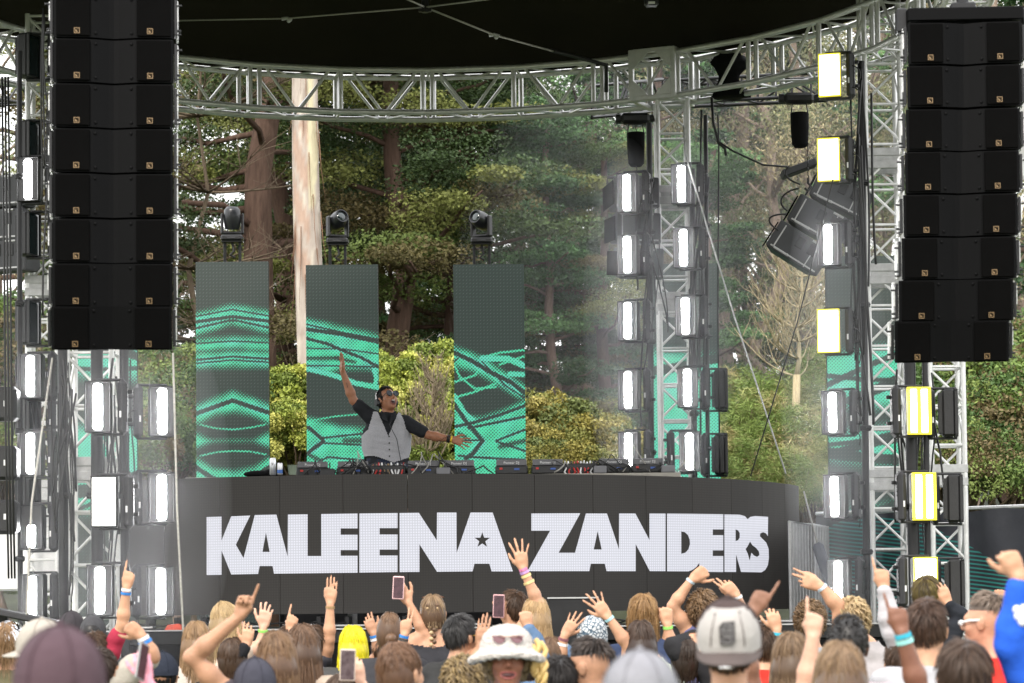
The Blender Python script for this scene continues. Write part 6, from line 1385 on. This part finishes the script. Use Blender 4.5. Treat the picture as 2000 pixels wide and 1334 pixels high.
# far rows first
p = pp('person with a dark cap behind the near mauve cap, facing the stage', 140, 1232, 270, ('under', DBR, .05), MSK, (.04, .04, .05)); cap(p['o'], p['loc'], p['Hc'], p['fr'], (.045, .04, .045), 1.0, False)
p = pp('person in a charcoal flat cap standing right of the dark capped head', 181, 1242, 280, ('under', BK, .05), MSK, (.05, .05, .055)); cap(p['o'], p['loc'], p['Hc'], p['fr'], (.06, .06, .065), 1.0, True)
p = pp('person with a mirrored silver ball hat at the bottom left edge', 16, 1262, 330, ('wavy', LBR, .2), LSK, (.1, .09, .05))
q = MB(); n = 26; 
for j in range(13):
    for i in range(n):
        t0, t1 = PI * .66 * j / 13, PI * .66 * (j + .9) / 13; a0, a1 = 2 * PI * i / n, 2 * PI * (i + .9) / n; rr = .118; jit = rnd.uniform(-.004, .004)
        pts = [(math.sin(t) * math.cos(a), math.sin(t) * math.sin(a), math.cos(t)) for t, a in ((t0, a0), (t1, a0), (t1, a1), (t0, a1))]; c = p['Hc'] - p['loc'] + np.array([0, 0, .03])
        q.add([tuple(c + np.array(v) * (rr + jit * (k % 2))) for k, v in enumerate(pts)], [(0, 1, 2, 3)])
q.ball(tuple(p['Hc'] - p['loc'] + np.array([0, 0, .03])), .112, 20, 14, half=(0, PI * .66)); q.build('mirrored_hat', mat('mirror_tile', (.75, .75, .78), .12, 1, .2, 30), p['o'])
pp('person in a red patterned shirt pointing one finger up high, far left', 188, 1278, 318, ('short', BRN, .05), LSK, (.35, .03, .06), arms=[dict(s=1, sh=(216, 1272), e=(239, 1220), w=(247, 1148), t=(258, 1092), pose='point', th=-1, sl=.3, bands=[(.012, WHT), (.035, BLU)])])
pp('person in a cream tee with a hand pointing left below the stage corner', 196, 1322, 400, ('short', DBR, .05), MSK, (.38, .35, .30), arms=[dict(s=1, sh=(272, 1300), e=(298, 1283), w=(278, 1243), t=(250, 1222), pose='thumb', th=-1, sl=.35, bands=[(.01, WHT), (.03, BLU)])], sleeve=.5)
p = pp('person in a navy baseball cap low beside the cream tee', 318, 1322, 340, ('under', BK, .05), MSK, (.03, .035, .05)); cap(p['o'], p['loc'], p['Hc'], p['fr'], (.018, .022, .034), 1.0, False)
pp('woman with long light brown hair left of the bent bare arm', 385, 1256, 320, ('long', (.22, .13, .065), .42), LSK, (.45, .4, .35), hl=(.42, .28, .15))
pp('blonde woman turned right above the bent bare arm', 446, 1214, 300, ('long', (.34, .23, .11), .34), PSK, (.5, .4, .32), face=(.8, .6, 0), hl=(.62, .48, .28), arms=[dict(s=1, e=(512, 1262), w=(514, 1226), t=(522, 1180), pose='claw', th=-1, bands=[(.02, GRN)], sl=.1)])
pp('person in a black long sleeve with one hand up beside the blonde woman', 455, 1290, 330, ('bob', BRN, .2), LSK, (.012, .012, .014), arms=[dict(s=1, e=(452, 1300), w=(481, 1262), t=(488, 1208), pose='relax', th=-1, sl=.95)])
pp('woman with straight brown hair left of the arm raised straight up', 592, 1268, 375, ('long', (.085, .045, .025), .45), LSK, (.35, .28, .22), hl=(.24, .14, .08))
pp('person whose pointing hand rises behind the two brown haired women', 566, 1262, 300, ('short', BRN, .06), LSK, (.2, .2, .22), arms=[dict(s=1, e=(560, 1262), w=(566, 1232), t=(576, 1190), pose='point', th=-1, sl=.1)])
pp('person raising a bare arm straight up with palm open below the letter E', 612, 1262, 300, ('short', BRN, .06), LSK, (.05, .05, .06), arms=[dict(s=1, sh=(632, 1285), e=(643, 1250), w=(645, 1180), t=(650, 1122), pose='flat', th=-1, sl=.0, bands=[(.02, (.3, .2, .1))])])
pp('woman with bright yellow long hair', 690, 1262, 305, ('long', (.72, .62, .01), .40), LSK, (.06, .06, .06), hl=(.85, .78, .03))
pp('person with blue wristbands and a hand bent backwards right of the yellow hair', 752, 1282, 300, ('short', BRN, .05), MSK, (.05, .05, .05), arms=[dict(s=-1, e=(742, 1275), w=(730, 1238), t=(716, 1202), pose='relax', th=1, sl=.1, bands=[(.015, BLU), (.035, WHT)])])
pp('woman with brown hair tied in a low bun left of the braided hair', 762, 1238, 315, ('bun', (.12, .065, .035), .30), LSK, (.04, .04, .045), hl=(.22, .13, .07))
pp('person with two fingers up and a smart watch in front of the braided woman', 786, 1300, 320, ('bob', BRN, .2), LSK, (.02, .02, .02), arms=[dict(s=1, e=(776, 1292), w=(790, 1240), t=(798, 1186), pose='two', th=1, sl=.1, bands=[(.01, BLU), (.03, (.05, .05, .05)), (.065, (.8, .78, .75))])])
pw = pp('woman with braided blonde streaked hair filming with a raised phone', 846, 1200, 295, ('braid', (.12, .07, .04), .12), LSK, (.03, .03, .035), hl=(.50, .36, .2), arms=[dict(s=-1, e=(829, 1238), w=(799, 1178), t=(776, 1140), pose='grip', th=1, sl=0)], sleeve=-1)
q = MB(); Lw = pw['L']
for s in (-1, 1): q.tube([tuple(Lw(s * .012, .05, .118)), tuple(Lw(s * .04, .055, .120)), tuple(Lw(s * .070, .03, .112))], [.012, .016, .010], 8, flat=.4)
q.tube([tuple(Lw(-.02, .05, .118)), tuple(Lw(.02, .05, .118))], .004, 6); q.build('sunglasses', mat('tortoise', (.10, .04, .02), .3), pw['o'])
phone('smartphone in a pink case held highest by the braided woman', 778, 1148, pw['Y'] - .12, .074, (.75, .5, .5), 0, 3)
p = pp('man with short black hair and yellow glasses turned to the right', 903, 1246, 335, ('short', (.022, .020, .020), .05, 1.3), MSK, (.03, .03, .03), face=(.75, .66, 0), hl=(.10, .10, .10), arms=[dict(s=1, e=(925, 1290), w=(938, 1262), t=(946, 1212), pose='flat', th=1, sl=.1)])
q = MB(); L_ = p['L']; q.tube([tuple(L_(.080, -.0, .014)), tuple(L_(.068, .09, .016))], .004, 6); q.tube([tuple(L_(.068, .09, .016)), tuple(L_(0, .108, .014)), tuple(L_(-.06, .095, .016))], .004, 6); q.build('glasses', mat('amber_frame', (.5, .3, .02), .3), p['o'])
p = pp('person with brown hair filming with a phone in front of the letter Z', 1002, 1194, 300, ('short', BRN, .06), LSK, (.08, .06, .06), face=(-.5, .85, 0), arms=[dict(s=-1, e=(1000, 1240), w=(992, 1206), t=(985, 1168), pose='grip', th=-1, sl=.1)])
phone('smartphone in a pink case just above the white fluffy hat', 974, 1184, p['Y'] - .14, .074, (.55, .33, .34), 0, 2)
pp('woman with long straight blonde hair reaching one open hand highest', 1047, 1206, 305, ('long', (.36, .23, .11), .46), LSK, (.10, .16, .26), hl=(.60, .43, .23), arms=[dict(s=-1, e=(1052, 1180), w=(1022, 1112), t=(1012, 1052), pose='wide', th=-1, c=1, sl=0, bands=[(.0, PNK), (.02, (.5, .3, .6)), (.045, (.8, .65, .3)), (.09, (.8, .65, .3))])])
pp('person in a denim sleeve with a closed hand against the blonde hair', 1018, 1296, 345, ('bob', DBR, .2), LSK, (.09, .15, .25), arms=[dict(s=1, e=(1048, 1262), w=(1032, 1226), t=(1022, 1180), pose='fist', th=-1, sl=.95)], sleeve=.95)
pp('person reaching an open hand to the upper right before the flight case', 1078, 1288, 330, ('long', (.12, .07, .04), .3), LSK, (.3, .33, .3), arms=[dict(s=1, e=(1092, 1285), w=(1102, 1242), t=(1138, 1186), pose='open', th=1, sl=.1, bands=[(.02, (.25, .1, .12)), (.05, WHT)])])
p = pp('person in a knitted white patterned beanie below the flight case', 1157, 1248, 330, None, LSK, (.04, .04, .045))
fr = p['fr']; BM = mat('knit_pattern', (.55, .58, .60), .9, 0, .1, 40, .6, 90)
N_ = BM.node_tree.nodes; vz = N_.new('ShaderNodeTexVoronoi'); vz.feature = 'DISTANCE_TO_EDGE'; vz.inputs['Scale'].default_value = 42; rp_ = N_.new('ShaderNodeValToRGB'); rp_.color_ramp.elements[0].position = .06; rp_.color_ramp.elements[0].color = (.04, .08, .12, 1); rp_.color_ramp.elements[1].position = .14; rp_.color_ramp.elements[1].color = (.55, .58, .6, 1)
tcb = N_.new('ShaderNodeTexCoord'); BM.node_tree.links.new(tcb.outputs['Object'], vz.inputs['Vector']); BM.node_tree.links.new(vz.outputs[0], rp_.inputs[0]); BM.node_tree.links.new(rp_.outputs[0], N_['Principled BSDF'].inputs['Base Color'])
Rm = np.stack(fr, 1).astype(np.float32); surfmesh('beanie', [('e', p['Hc'] + fr[2] * .03 - fr[1] * .012, np.array([.090, .106, .112]), Rm, .02), ('e', p['Hc'] - fr[2] * .01 - fr[1] * .02, np.array([.086, .098, .07]), Rm, .02)], .007, BM, p['loc'], p['o'], lambda c: (c - p['Hc']) @ fr[2] > -.045, disp=.002, dsc=60)
pp('person with wavy shoulder length brown hair and a purple navy jacket', 1256, 1204, 325, ('wavy', (.20, .11, .045), .22), LSK, (.035, .05, .10), hl=(.45, .28, .12), arms=[dict(s=1, e=(1308, 1258), w=(1304, 1222), t=(1298, 1176), pose='fist', th=-1, sl=.4, bands=[(.01, GRN)])])
pp('woman with long straight dark brown hair below the wavy brown head', 1251, 1256, 335, ('long', (.045, .026, .018), .38), LSK, (.45, .5, .42), hl=(.09, .055, .035), arms=[dict(s=-1, sh=(1232, 1290), e=(1228, 1262), w=(1188, 1206), t=(1155, 1162), pose='wide', th=-1, sl=.1, bands=[(.01, (.35, .6, .65))])])
pp('person with curly brown hair, one arm bent over the head with a grey watch', 1373, 1196, 315, ('curly', (.12, .07, .035), .09), LSK, (.1, .1, .2), hl=(.32, .2, .1), arms=[dict(s=-1, sh=(1346, 1236), e=(1314, 1184), w=(1351, 1132), t=(1375, 1116), pose='thumb', th=1, sl=0, bands=[(.012, (.45, .55, .6))])])
pp('person behind the curly head whose hand points left with a white bracelet', 1440, 1222, 310, ('short', LBR, .06), LSK, (.3, .3, .3), arms=[dict(s=1, e=(1452, 1200), w=(1440, 1164), t=(1404, 1128), pose='pinch', th=-1, sl=0, bands=[(.008, WHT)])])
pp('person in a red cap and red top behind the two tone cap', 1492, 1268, 350, ('short', BRN, .05), LSK, (.6, .03, .02), arms=[dict(s=1, e=(1512, 1280), w=(1518, 1232), t=(1504, 1180), pose='grip', th=-1, sl=.1, bands=[(.015, TEAL), (.035, (.02, .02, .02)), (.05, (.02, .02, .02))])])
pp('person with curly dark brown hair below the barrier bundle', 1582, 1216, 310, ('curly', (.10, .06, .03), .06), LSK, (.3, .35, .4), hl=(.32, .2, .1))
pp('person with curly blonde hair whose hand points left over the barriers', 1664, 1216, 350, ('curly', (.32, .22, .11), .10), LSK, (.3, .28, .28), hl=(.62, .48, .28), g=1.05, arms=[dict(s=-1, sh=(1652, 1262), e=(1636, 1182), w=(1604, 1146), t=(1553, 1126), pose='pinch', th=1, sl=0, bands=[(.005, (.5, .6, .7))])])
pp('person with spiky dark hair in a black jacket in front of the lowest yellow lamp', 1812, 1166, 300, ('short', (.045, .028, .018), .065, 1.2), LSK, (.015, .017, .022), hl=(.30, .24, .05), face=(.5, .85, 0), arms=[dict(s=1, e=(1880, 1208), w=(1852, 1180), t=(1838, 1150), pose='relax', th=-1, sl=.95)], sleeve=.95)  # yellow strand tint paints the yellow light onto the dark hair
pp('person hidden behind the grey haired man with a fist raised', 1945, 1240, 300, ('short', BRN, .05), MSK, (.1, .1, .1), arms=[dict(s=1, e=(1965, 1215), w=(1958, 1182), t=(1952, 1140), pose='fist', th=-1, sl=.1)])
pp('person whose hand and forearm show behind the black jacket and two tone cap', 1340, 1290, 340, ('bob', DBR, .2), LSK, (.02, .02, .022), arms=[dict(s=-1, sh=(1352, 1250), e=(1314, 1262), w=(1342, 1300), t=(1350, 1240), pose='relax', th=1, sl=.95)], sleeve=.95)
# middle rows
p = pp('person in a cream cap facing left behind the near mauve cap', 78, 1278, 470, ('under', BRN, .05), LSK, (.3, .3, .28), face=(-.95, .25, 0)); cap(p['o'], p['loc'], p['Hc'], p['fr'], (.34, .31, .27), 1.02, False)
pb = pp('person in a charcoal cap whose bare arm bends over and points up', 498, 1350, 455, ('under', BK, .05), MSK, (.06, .05, .06), arms=[dict(s=-1, sh=(440, 1352), e=(374, 1284), w=(468, 1204), t=(492, 1140), pose='point', th=1, c=-1, sl=0, bands=())]); cap(pb['o'], pb['loc'], pb['Hc'], pb['fr'], (.045, .045, .06), 1.0, False)
pp('woman with straight brown hair between the bent arm and the charcoal cap', 541, 1290, 440, ('long', (.13, .07, .038), .45), LSK, (.4, .35, .3), hl=(.36, .23, .12))
pf = pp('person filming with a dark phone in front of the yellow hair', 668, 1372, 420, ('bob', BRN, .22), PSK, (.3, .12, .15), arms=[dict(s=1, e=(722, 1376), w=(704, 1330), t=(692, 1286), pose='grip', th=-1, sl=.1)])
phone('dark smartphone held in front of the yellow hair', 679, 1299, pf['Y'] - .18, .072, (.5, .42, .36), 0, 2, (.06, .05, .05))
p = pp('person with short straight brown hair low beside the phone holder', 784, 1316, 470, ('bob', (.11, .055, .03), .10), LSK, (.5, .55, .52), face=(.6, .8, 0), hl=(.2, .11, .06), g=.95)
pp('woman with curly blonde tipped hair low left of the white fluffy hat', 905, 1340, 430, ('curly', (.10, .07, .04), .11), MSK, (.05, .05, .06), hl=(.62, .44, .18))
# woman in the white hat, facing the camera
wh = pp('smiling woman in a white fluffy bucket hat with sunglasses, facing away from the stage', 990, 1291, 455, ('curly', (.10, .07, .04), .10, .8), (.24, .10, .06), (.3, .4, .6), face=(.06, -1, .06), mouth=True, hl=(.65, .48, .2))
L = wh['L']; fr = wh['fr']; Rm = np.stack(fr, 1).astype(np.float32); Hc = wh['Hc']; WF = mat('white_fleece', (.50, .47, .44), .95, 0, .06, 30, .9, 70, spec=.1)
crown = [('e', Hc + fr[2] * .072, np.array([.112, .116, .088]), Rm, .02), ('e', Hc + fr[2] * .050, np.array([.114, .118, .055]), Rm, .02)]
for k in range(24):
    a = 2 * PI * k / 24; a2 = 2 * PI * (k + 1) / 24; f_ = lambda a_: Hc + fr[0] * (.150 * math.cos(a_)) + fr[1] * (.142 * math.sin(a_)) + fr[2] * (.022 - .018 * math.cos(a_) ** 2); g_ = lambda a_: Hc + fr[0] * (.112 * math.cos(a_)) + fr[1] * (.116 * math.sin(a_)) + fr[2] * .036
    crown += [('c', f_(a), f_(a2), .015, .015, .01), ('c', g_(a), f_(a), .016, .015, .012)]
hat = surfmesh('bucket_hat', crown, .0065, WF, wh['loc'], wh['o'], disp=.002, dsc=55)
q = MB()
for s in (-1, 1):
    c0 = L(s * .038, .1225, .088); q.add([tuple(c0 + fr[0] * x + fr[2] * z - fr[1] * (.012 * abs(x) / .03) * (1 if x * s > 0 else 0)) for x, z in ((-.026, .012), (-.012, .015), (.014, .015), (.030, .016 if s > 0 else .012), (.024, -.006), (.008, -.018), (-.012, -.018), (-.024, -.006))] , [tuple(range(8))])
so_ = q.build('sunglass_lenses', mat('rose_lens', (.16, .08, .09), .15, .2), hat); md = so_.modifiers.new('s', 'SOLIDIFY'); md.thickness = .003
q = MB(); q.tube([tuple(L(-.070, .108, .100)), tuple(L(-.01, .124, .098)), tuple(L(.01, .124, .098)), tuple(L(.070, .108, .100))], .0028, 6); q.build('sunglass_frame', mat('rose_frame', (.4, .25, .2), .3), hat)
Rb = Matrix(np.stack([fr[0], fr[1], fr[2]], 1).tolist()).to_4x4()
q = MB(); q.M = Matrix.Translation(tuple(L(0, .081, -.064))) @ Rb; q.ball((0, 0, 0), (.030, .016, .013), 16, 8); q.build('open_mouth', mat('mouth_dark', (.05, .01, .01), .5), wh['o'], smooth=3.2)
q = MB(); q.M = Matrix.Translation(tuple(L(0, .0935, -.060))) @ Rb; q.add([(.024 * math.cos(a), -.004 * math.cos(a) ** 2, -.009 * math.sin(a)) for a in [PI * k / 10 for k in range(11)]], [tuple(range(11))]); te = q.build('teeth', mat('teeth', (.75, .72, .68), .3), wh['o']); md = te.modifiers.new('s', 'SOLIDIFY'); md.thickness = .006
q = MB(); q.M = Matrix.Translation(tuple(L(0, .090, -.064))) @ Rb; q.tube([(.032 * math.cos(a), -.010 * math.cos(a) ** 2, .014 * math.sin(a) + .004 * math.cos(a) ** 2) for a in [2 * PI * k / 20 for k in range(21)]], .0050, 6); q.build('lips', skinmat((.30, .09, .08)), wh['o'], smooth=3.2)
for s in (-1, 1):
    q = MB(); q.M = Matrix.Translation(tuple(L(s * .031, .079, .004))) @ Rb; q.ball((0, 0, 0), (.013, .008, .007), 12, 8); q.build('eye', mat('eye_white', (.6, .58, .55), .2), wh['o'], smooth=3.2)
for i in range(10):
    q = MB(); x0 = -.135 + rnd.uniform(-.02, .02); pts = [L(x0 + .012 * math.sin(k * 1.4 + i), .03 + .01 * math.cos(k * 1.4 + i) + rnd.uniform(-.01, .01), -.0 - .02 * k + .01 * i) for k in range(7)]; q.tube([tuple(v) for v in pts], [.012, .014, .014, .013, .012, .01, .006], 6, col=(.55, .38, .14)); q.build('curl', M['hair'], wh['o'], smooth=3.2, colattr=True)
pp('balding dark haired man leaning left between the black hair and the dark haired woman', 1148, 1304, 430, ('fade', (.03, .022, .018), .05), MSK, (.2, .2, .2), face=(-.85, .4, -.1), hl=(.08, .06, .05))
pp('person with black hair at the bottom edge left of the leaning man', 1092, 1340, 430, ('short', (.015, .012, .011), .06, 1.2), MSK, (.03, .03, .03))
pp('woman with long straight mid brown hair right of the two tone cap', 1546, 1292, 440, ('long', (.11, .065, .036), .42), LSK, (.12, .2, .3), hl=(.38, .26, .15))
pp('person with very short black hair in front of the curly blonde head', 1655, 1266, 470, ('buzz', (.014, .012, .011), .012, 1), DKS, (.35, .30, .32), hl=(.03, .025, .022))
pp('person with dark brown hair above shaved sides and nape, in a white tee', 1812, 1232, 455, ('short', (.055, .03, .02), .055, 1.2), LSK, (.38, .38, .40), hl=(.12, .07, .045), face=(.3, .95, 0))
p = pp('grey haired man in profile with light sunglasses and a red shirt', 1925, 1216, 430, ('fade', (.14, .10, .075), .045, 1.2), (.50, .26, .17), (.65, .03, .02), face=(-.85, .5, 0), hl=(.26, .21, .17))
q = MB(); L_ = p['L']; q.tube([tuple(L_(-.083, -.01, .012)), tuple(L_(-.074, .05, .010)), tuple(L_(-.068, .088, .002))], .006, 6); q.tube([tuple(L_(-.068, .088, .002)), tuple(L_(-.035, .105, .0)), tuple(L_(0, .11, .004)), tuple(L_(.06, .09, .0))], [.012, .014, .006, .012], 6); q.build('sunglasses', mat('pale_frame', (.6, .6, .6), .3), p['o'])
pp('person in a white long sleeve pointing up beside the right tower', 1762, 1300, 400, ('short', BRN, .05), LSK, (.42, .405, .42), sleeve=.97, arms=[dict(s=-1, sh=(1768, 1300), e=(1742, 1232), w=(1727, 1150), t=(1717, 1092), pose='point', th=-1, sl=.97)])
pp('person whose bare forearm rises with one finger up beside the straight mid brown hair', 1602, 1382, 520, ('short', BRN, .05), PSK, (.4, .4, .4), arms=[dict(s=-1, sh=(1560, 1400), e=(1574, 1340), w=(1588, 1246), t=(1592, 1172), pose='point', th=-1, sl=0)])
# near rows
pn = pp('woman with brown blonde streaked hair at the bottom edge right of the mid brown hair', 1640, 1326, 560, ('long', (.14, .085, .05), .42), LSK, (.3, .3, .3), hl=(.42, .29, .16))
pp('dark haired person at the bottom edge below the shaved nape', 1882, 1332, 600, ('short', (.05, .03, .02), .08, 1.2), LSK, (.4, .1, .25), hl=(.13, .08, .055))
pp('person with a dark raised hand pointing up and a turquoise band', 1835, 1420, 560, ('short', BK, .04), (.20, .09, .055), (.5, .1, .15), arms=[dict(s=-1, sh=(1805, 1400), e=(1796, 1352), w=(1762, 1236), t=(1736, 1128), pose='point', th=-1, sl=0, bands=[(.01, TEAL), (.03, (.3, .65, .6))])])
pp('person with a dark hand pointing up right above the two tone cap', 1420, 1402, 520, ('short', BK, .04), (.22, .11, .07), (.1, .1, .1), arms=[dict(s=1, sh=(1462, 1340), e=(1452, 1262), w=(1470, 1196), t=(1522, 1108), pose='point', th=1, sl=0)])
tc_ = pp('person in a backwards brown and white cap, nearest right of centre', 1424, 1268, 640, ('under', (.03, .02, .015), .05), LSK, (.05, .05, .05), face=(.12, .97, .24))
o, Lc = cap(tc_['o'], tc_['loc'], tc_['Hc'], tc_['fr'], (.060, .042, .040), 1.10, True, (.36, .34, .325), (.085, .068, .064))
LG2 = mat('cap_emblem', (.035, .03, .03), .6, 0, .2, 60, .5, 80)
def onCap(x, z, off=.004):   # point on the cap's front panel, x right / z up in metres
    t = math.acos(max(-1, min(1, (z - .030) / .112))); yy = .108 * math.sqrt(max(0, 1 - ((z - .030) / .112) ** 2) * max(0, 1 - (x / (.090 * max(.2, math.sin(t)))) ** 2)); return tuple(Lc(x, yy + off - .004, z))
q = MB()
for poly in ([(-.020, .100), (.012, .098), (.023, .086), (.020, .040), (-.012, .040), (-.022, .050)],):
    n = len(poly); q.add([onCap(x, z, .005) for x, z in poly] + [onCap(x, z, -.003) for x, z in poly], [tuple(range(n)), tuple(range(n, 2 * n))[::-1]] + [(i, i + n, (i + 1) % n + n, (i + 1) % n) for i in range(n)])
q.build('emblem', LG2, o)
q = MB()
for pts in ([(-.012, .092), (.004, .092), (.012, .084), (.011, .068), (-.012, .066), (-.012, .092)], [(-.006, .084), (.004, .082), (.004, .074), (-.006, .074), (-.006, .084)], [(-.014, .060), (.012, .062)], [(-.010, .056), (-.010, .046), (.010, .046), (.014, .054)]): q.tube([onCap(x, z, .0075) for x, z in pts], .0013, 5)
q.build('emblem_stitching', mat('grey_stitch', (.25, .24, .24), .7), o)
for (x, z) in ((-.034, .118), (.034, .114)):
    q = MB(); q.ball(onCap(x, z, .003), .0035, 8, 6); q.build('eyelet', LG2, o)
q = MB(); q.ball(tuple(Lc(.004, .150, -.012)), (.024, .02, .006), 20, 8); q.build('sticker', mat('silver_sticker', (.6, .6, .6), .25, .5, .3, 60), o, smooth=1)
c = pp('person in a plain light grey cap at the bottom edge, blurred', 1251, 1392, 830, ('under', (.05, .03, .02), .05), LSK, (.2, .2, .2)); cap(c['o'], c['loc'], c['Hc'], c['fr'], (.215, .215, .235), 1.02, False)
mv = pp('person in a mauve brown mesh cap filling the bottom left corner, nearest of all', 118, 1364, 930, ('under', (.03, .02, .015), .05), MSK, (.06, .05, .06)); cap(mv['o'], mv['loc'], mv['Hc'], mv['fr'], (.075, .046, .056), 1.06, False, (.10, .07, .075))
br = pp('person in a bright blue sleeve raising a fist at the right edge', 2100, 1400, 600, ('short', BRN, .05), LSK, (.02, .10, .55), sleeve=.97, arms=[dict(s=-1, sh=(2005, 1350), e=(1974, 1262), w=(1990, 1128), t=(1958, 1062), pose='thumb', th=-1, sl=.93, bands=[(.025, BLU)])])
q = MB(); A_ = [a for a in br['A'] if a[4]][0]; m_ = (A_[2] * .55 + A_[3] * .45) - br['loc'] + np.array([.01, -.040, 0])
for (dx, dz, r) in ((0, 0, .022), (.012, .02, .016), (-.012, .018, .014), (.006, -.02, .016)): q.ball(tuple(m_ + np.array([dx, -.012, dz])), (r, .012, r), 12, 8)
q.build('white_print', cloth((.7, .7, .72)), br['o'], smooth=3.2)
hp_ = pp('person with a pink hand holding a phone low at the left', 262, 1418, 520, ('short', BRN, .05), (.72, .30, .38), (.3, .3, .3), arms=[dict(s=1, sh=(300, 1400), e=(302, 1370), w=(286, 1330), t=(276, 1285), pose='grip', th=-1, sl=.1)])
phone('smartphone seen edge on in the pink hand', 277, 1292, hp_['Y'] - .12, .07, (.3, .3, .3), 70, 18)

# ------------------------------------------------------------------ stage smoke lit by the strip lamps
def smoke(px, py, Y, rx, ry, rz, dens):
    m = bpy.data.materials.new('stage_smoke'); m.use_nodes = True; N = m.node_tree.nodes; N.clear(); o_ = N.new('ShaderNodeOutputMaterial'); v = N.new('ShaderNodeVolumePrincipled')
    v.inputs['Density'].default_value = dens; v.inputs['Color'].default_value = (.95, .96, 1, 1); v.inputs['Anisotropy'].default_value = .2; m.node_tree.links.new(v.outputs[0], o_.inputs['Volume'])
    q = MB(); q.ball((0, 0, 0), (rx, ry, rz), 32, 20); o = q.build('smoke', m, smooth=3.2); o.location = P(px, py, Y); tag(o, kind='stuff'); return o
smoke(1228, 630, 25.2, .46, .46, 1.85, .105)
smoke(1345, 620, 25.15, .46, .46, 1.85, .105)
smoke(1632, 800, 23.1, .5, .5, 2.3, .12)
smoke(196, 970, 19.75, .55, .5, 1.5, .085)
smoke(318, 975, 20.15, .55, .5, 1.5, .09)
smoke(62, 950, 22.6, .5, .45, 1.9, .08)
smoke(1440, 640, 37, 4.2, 2.6, 5.4, .014)
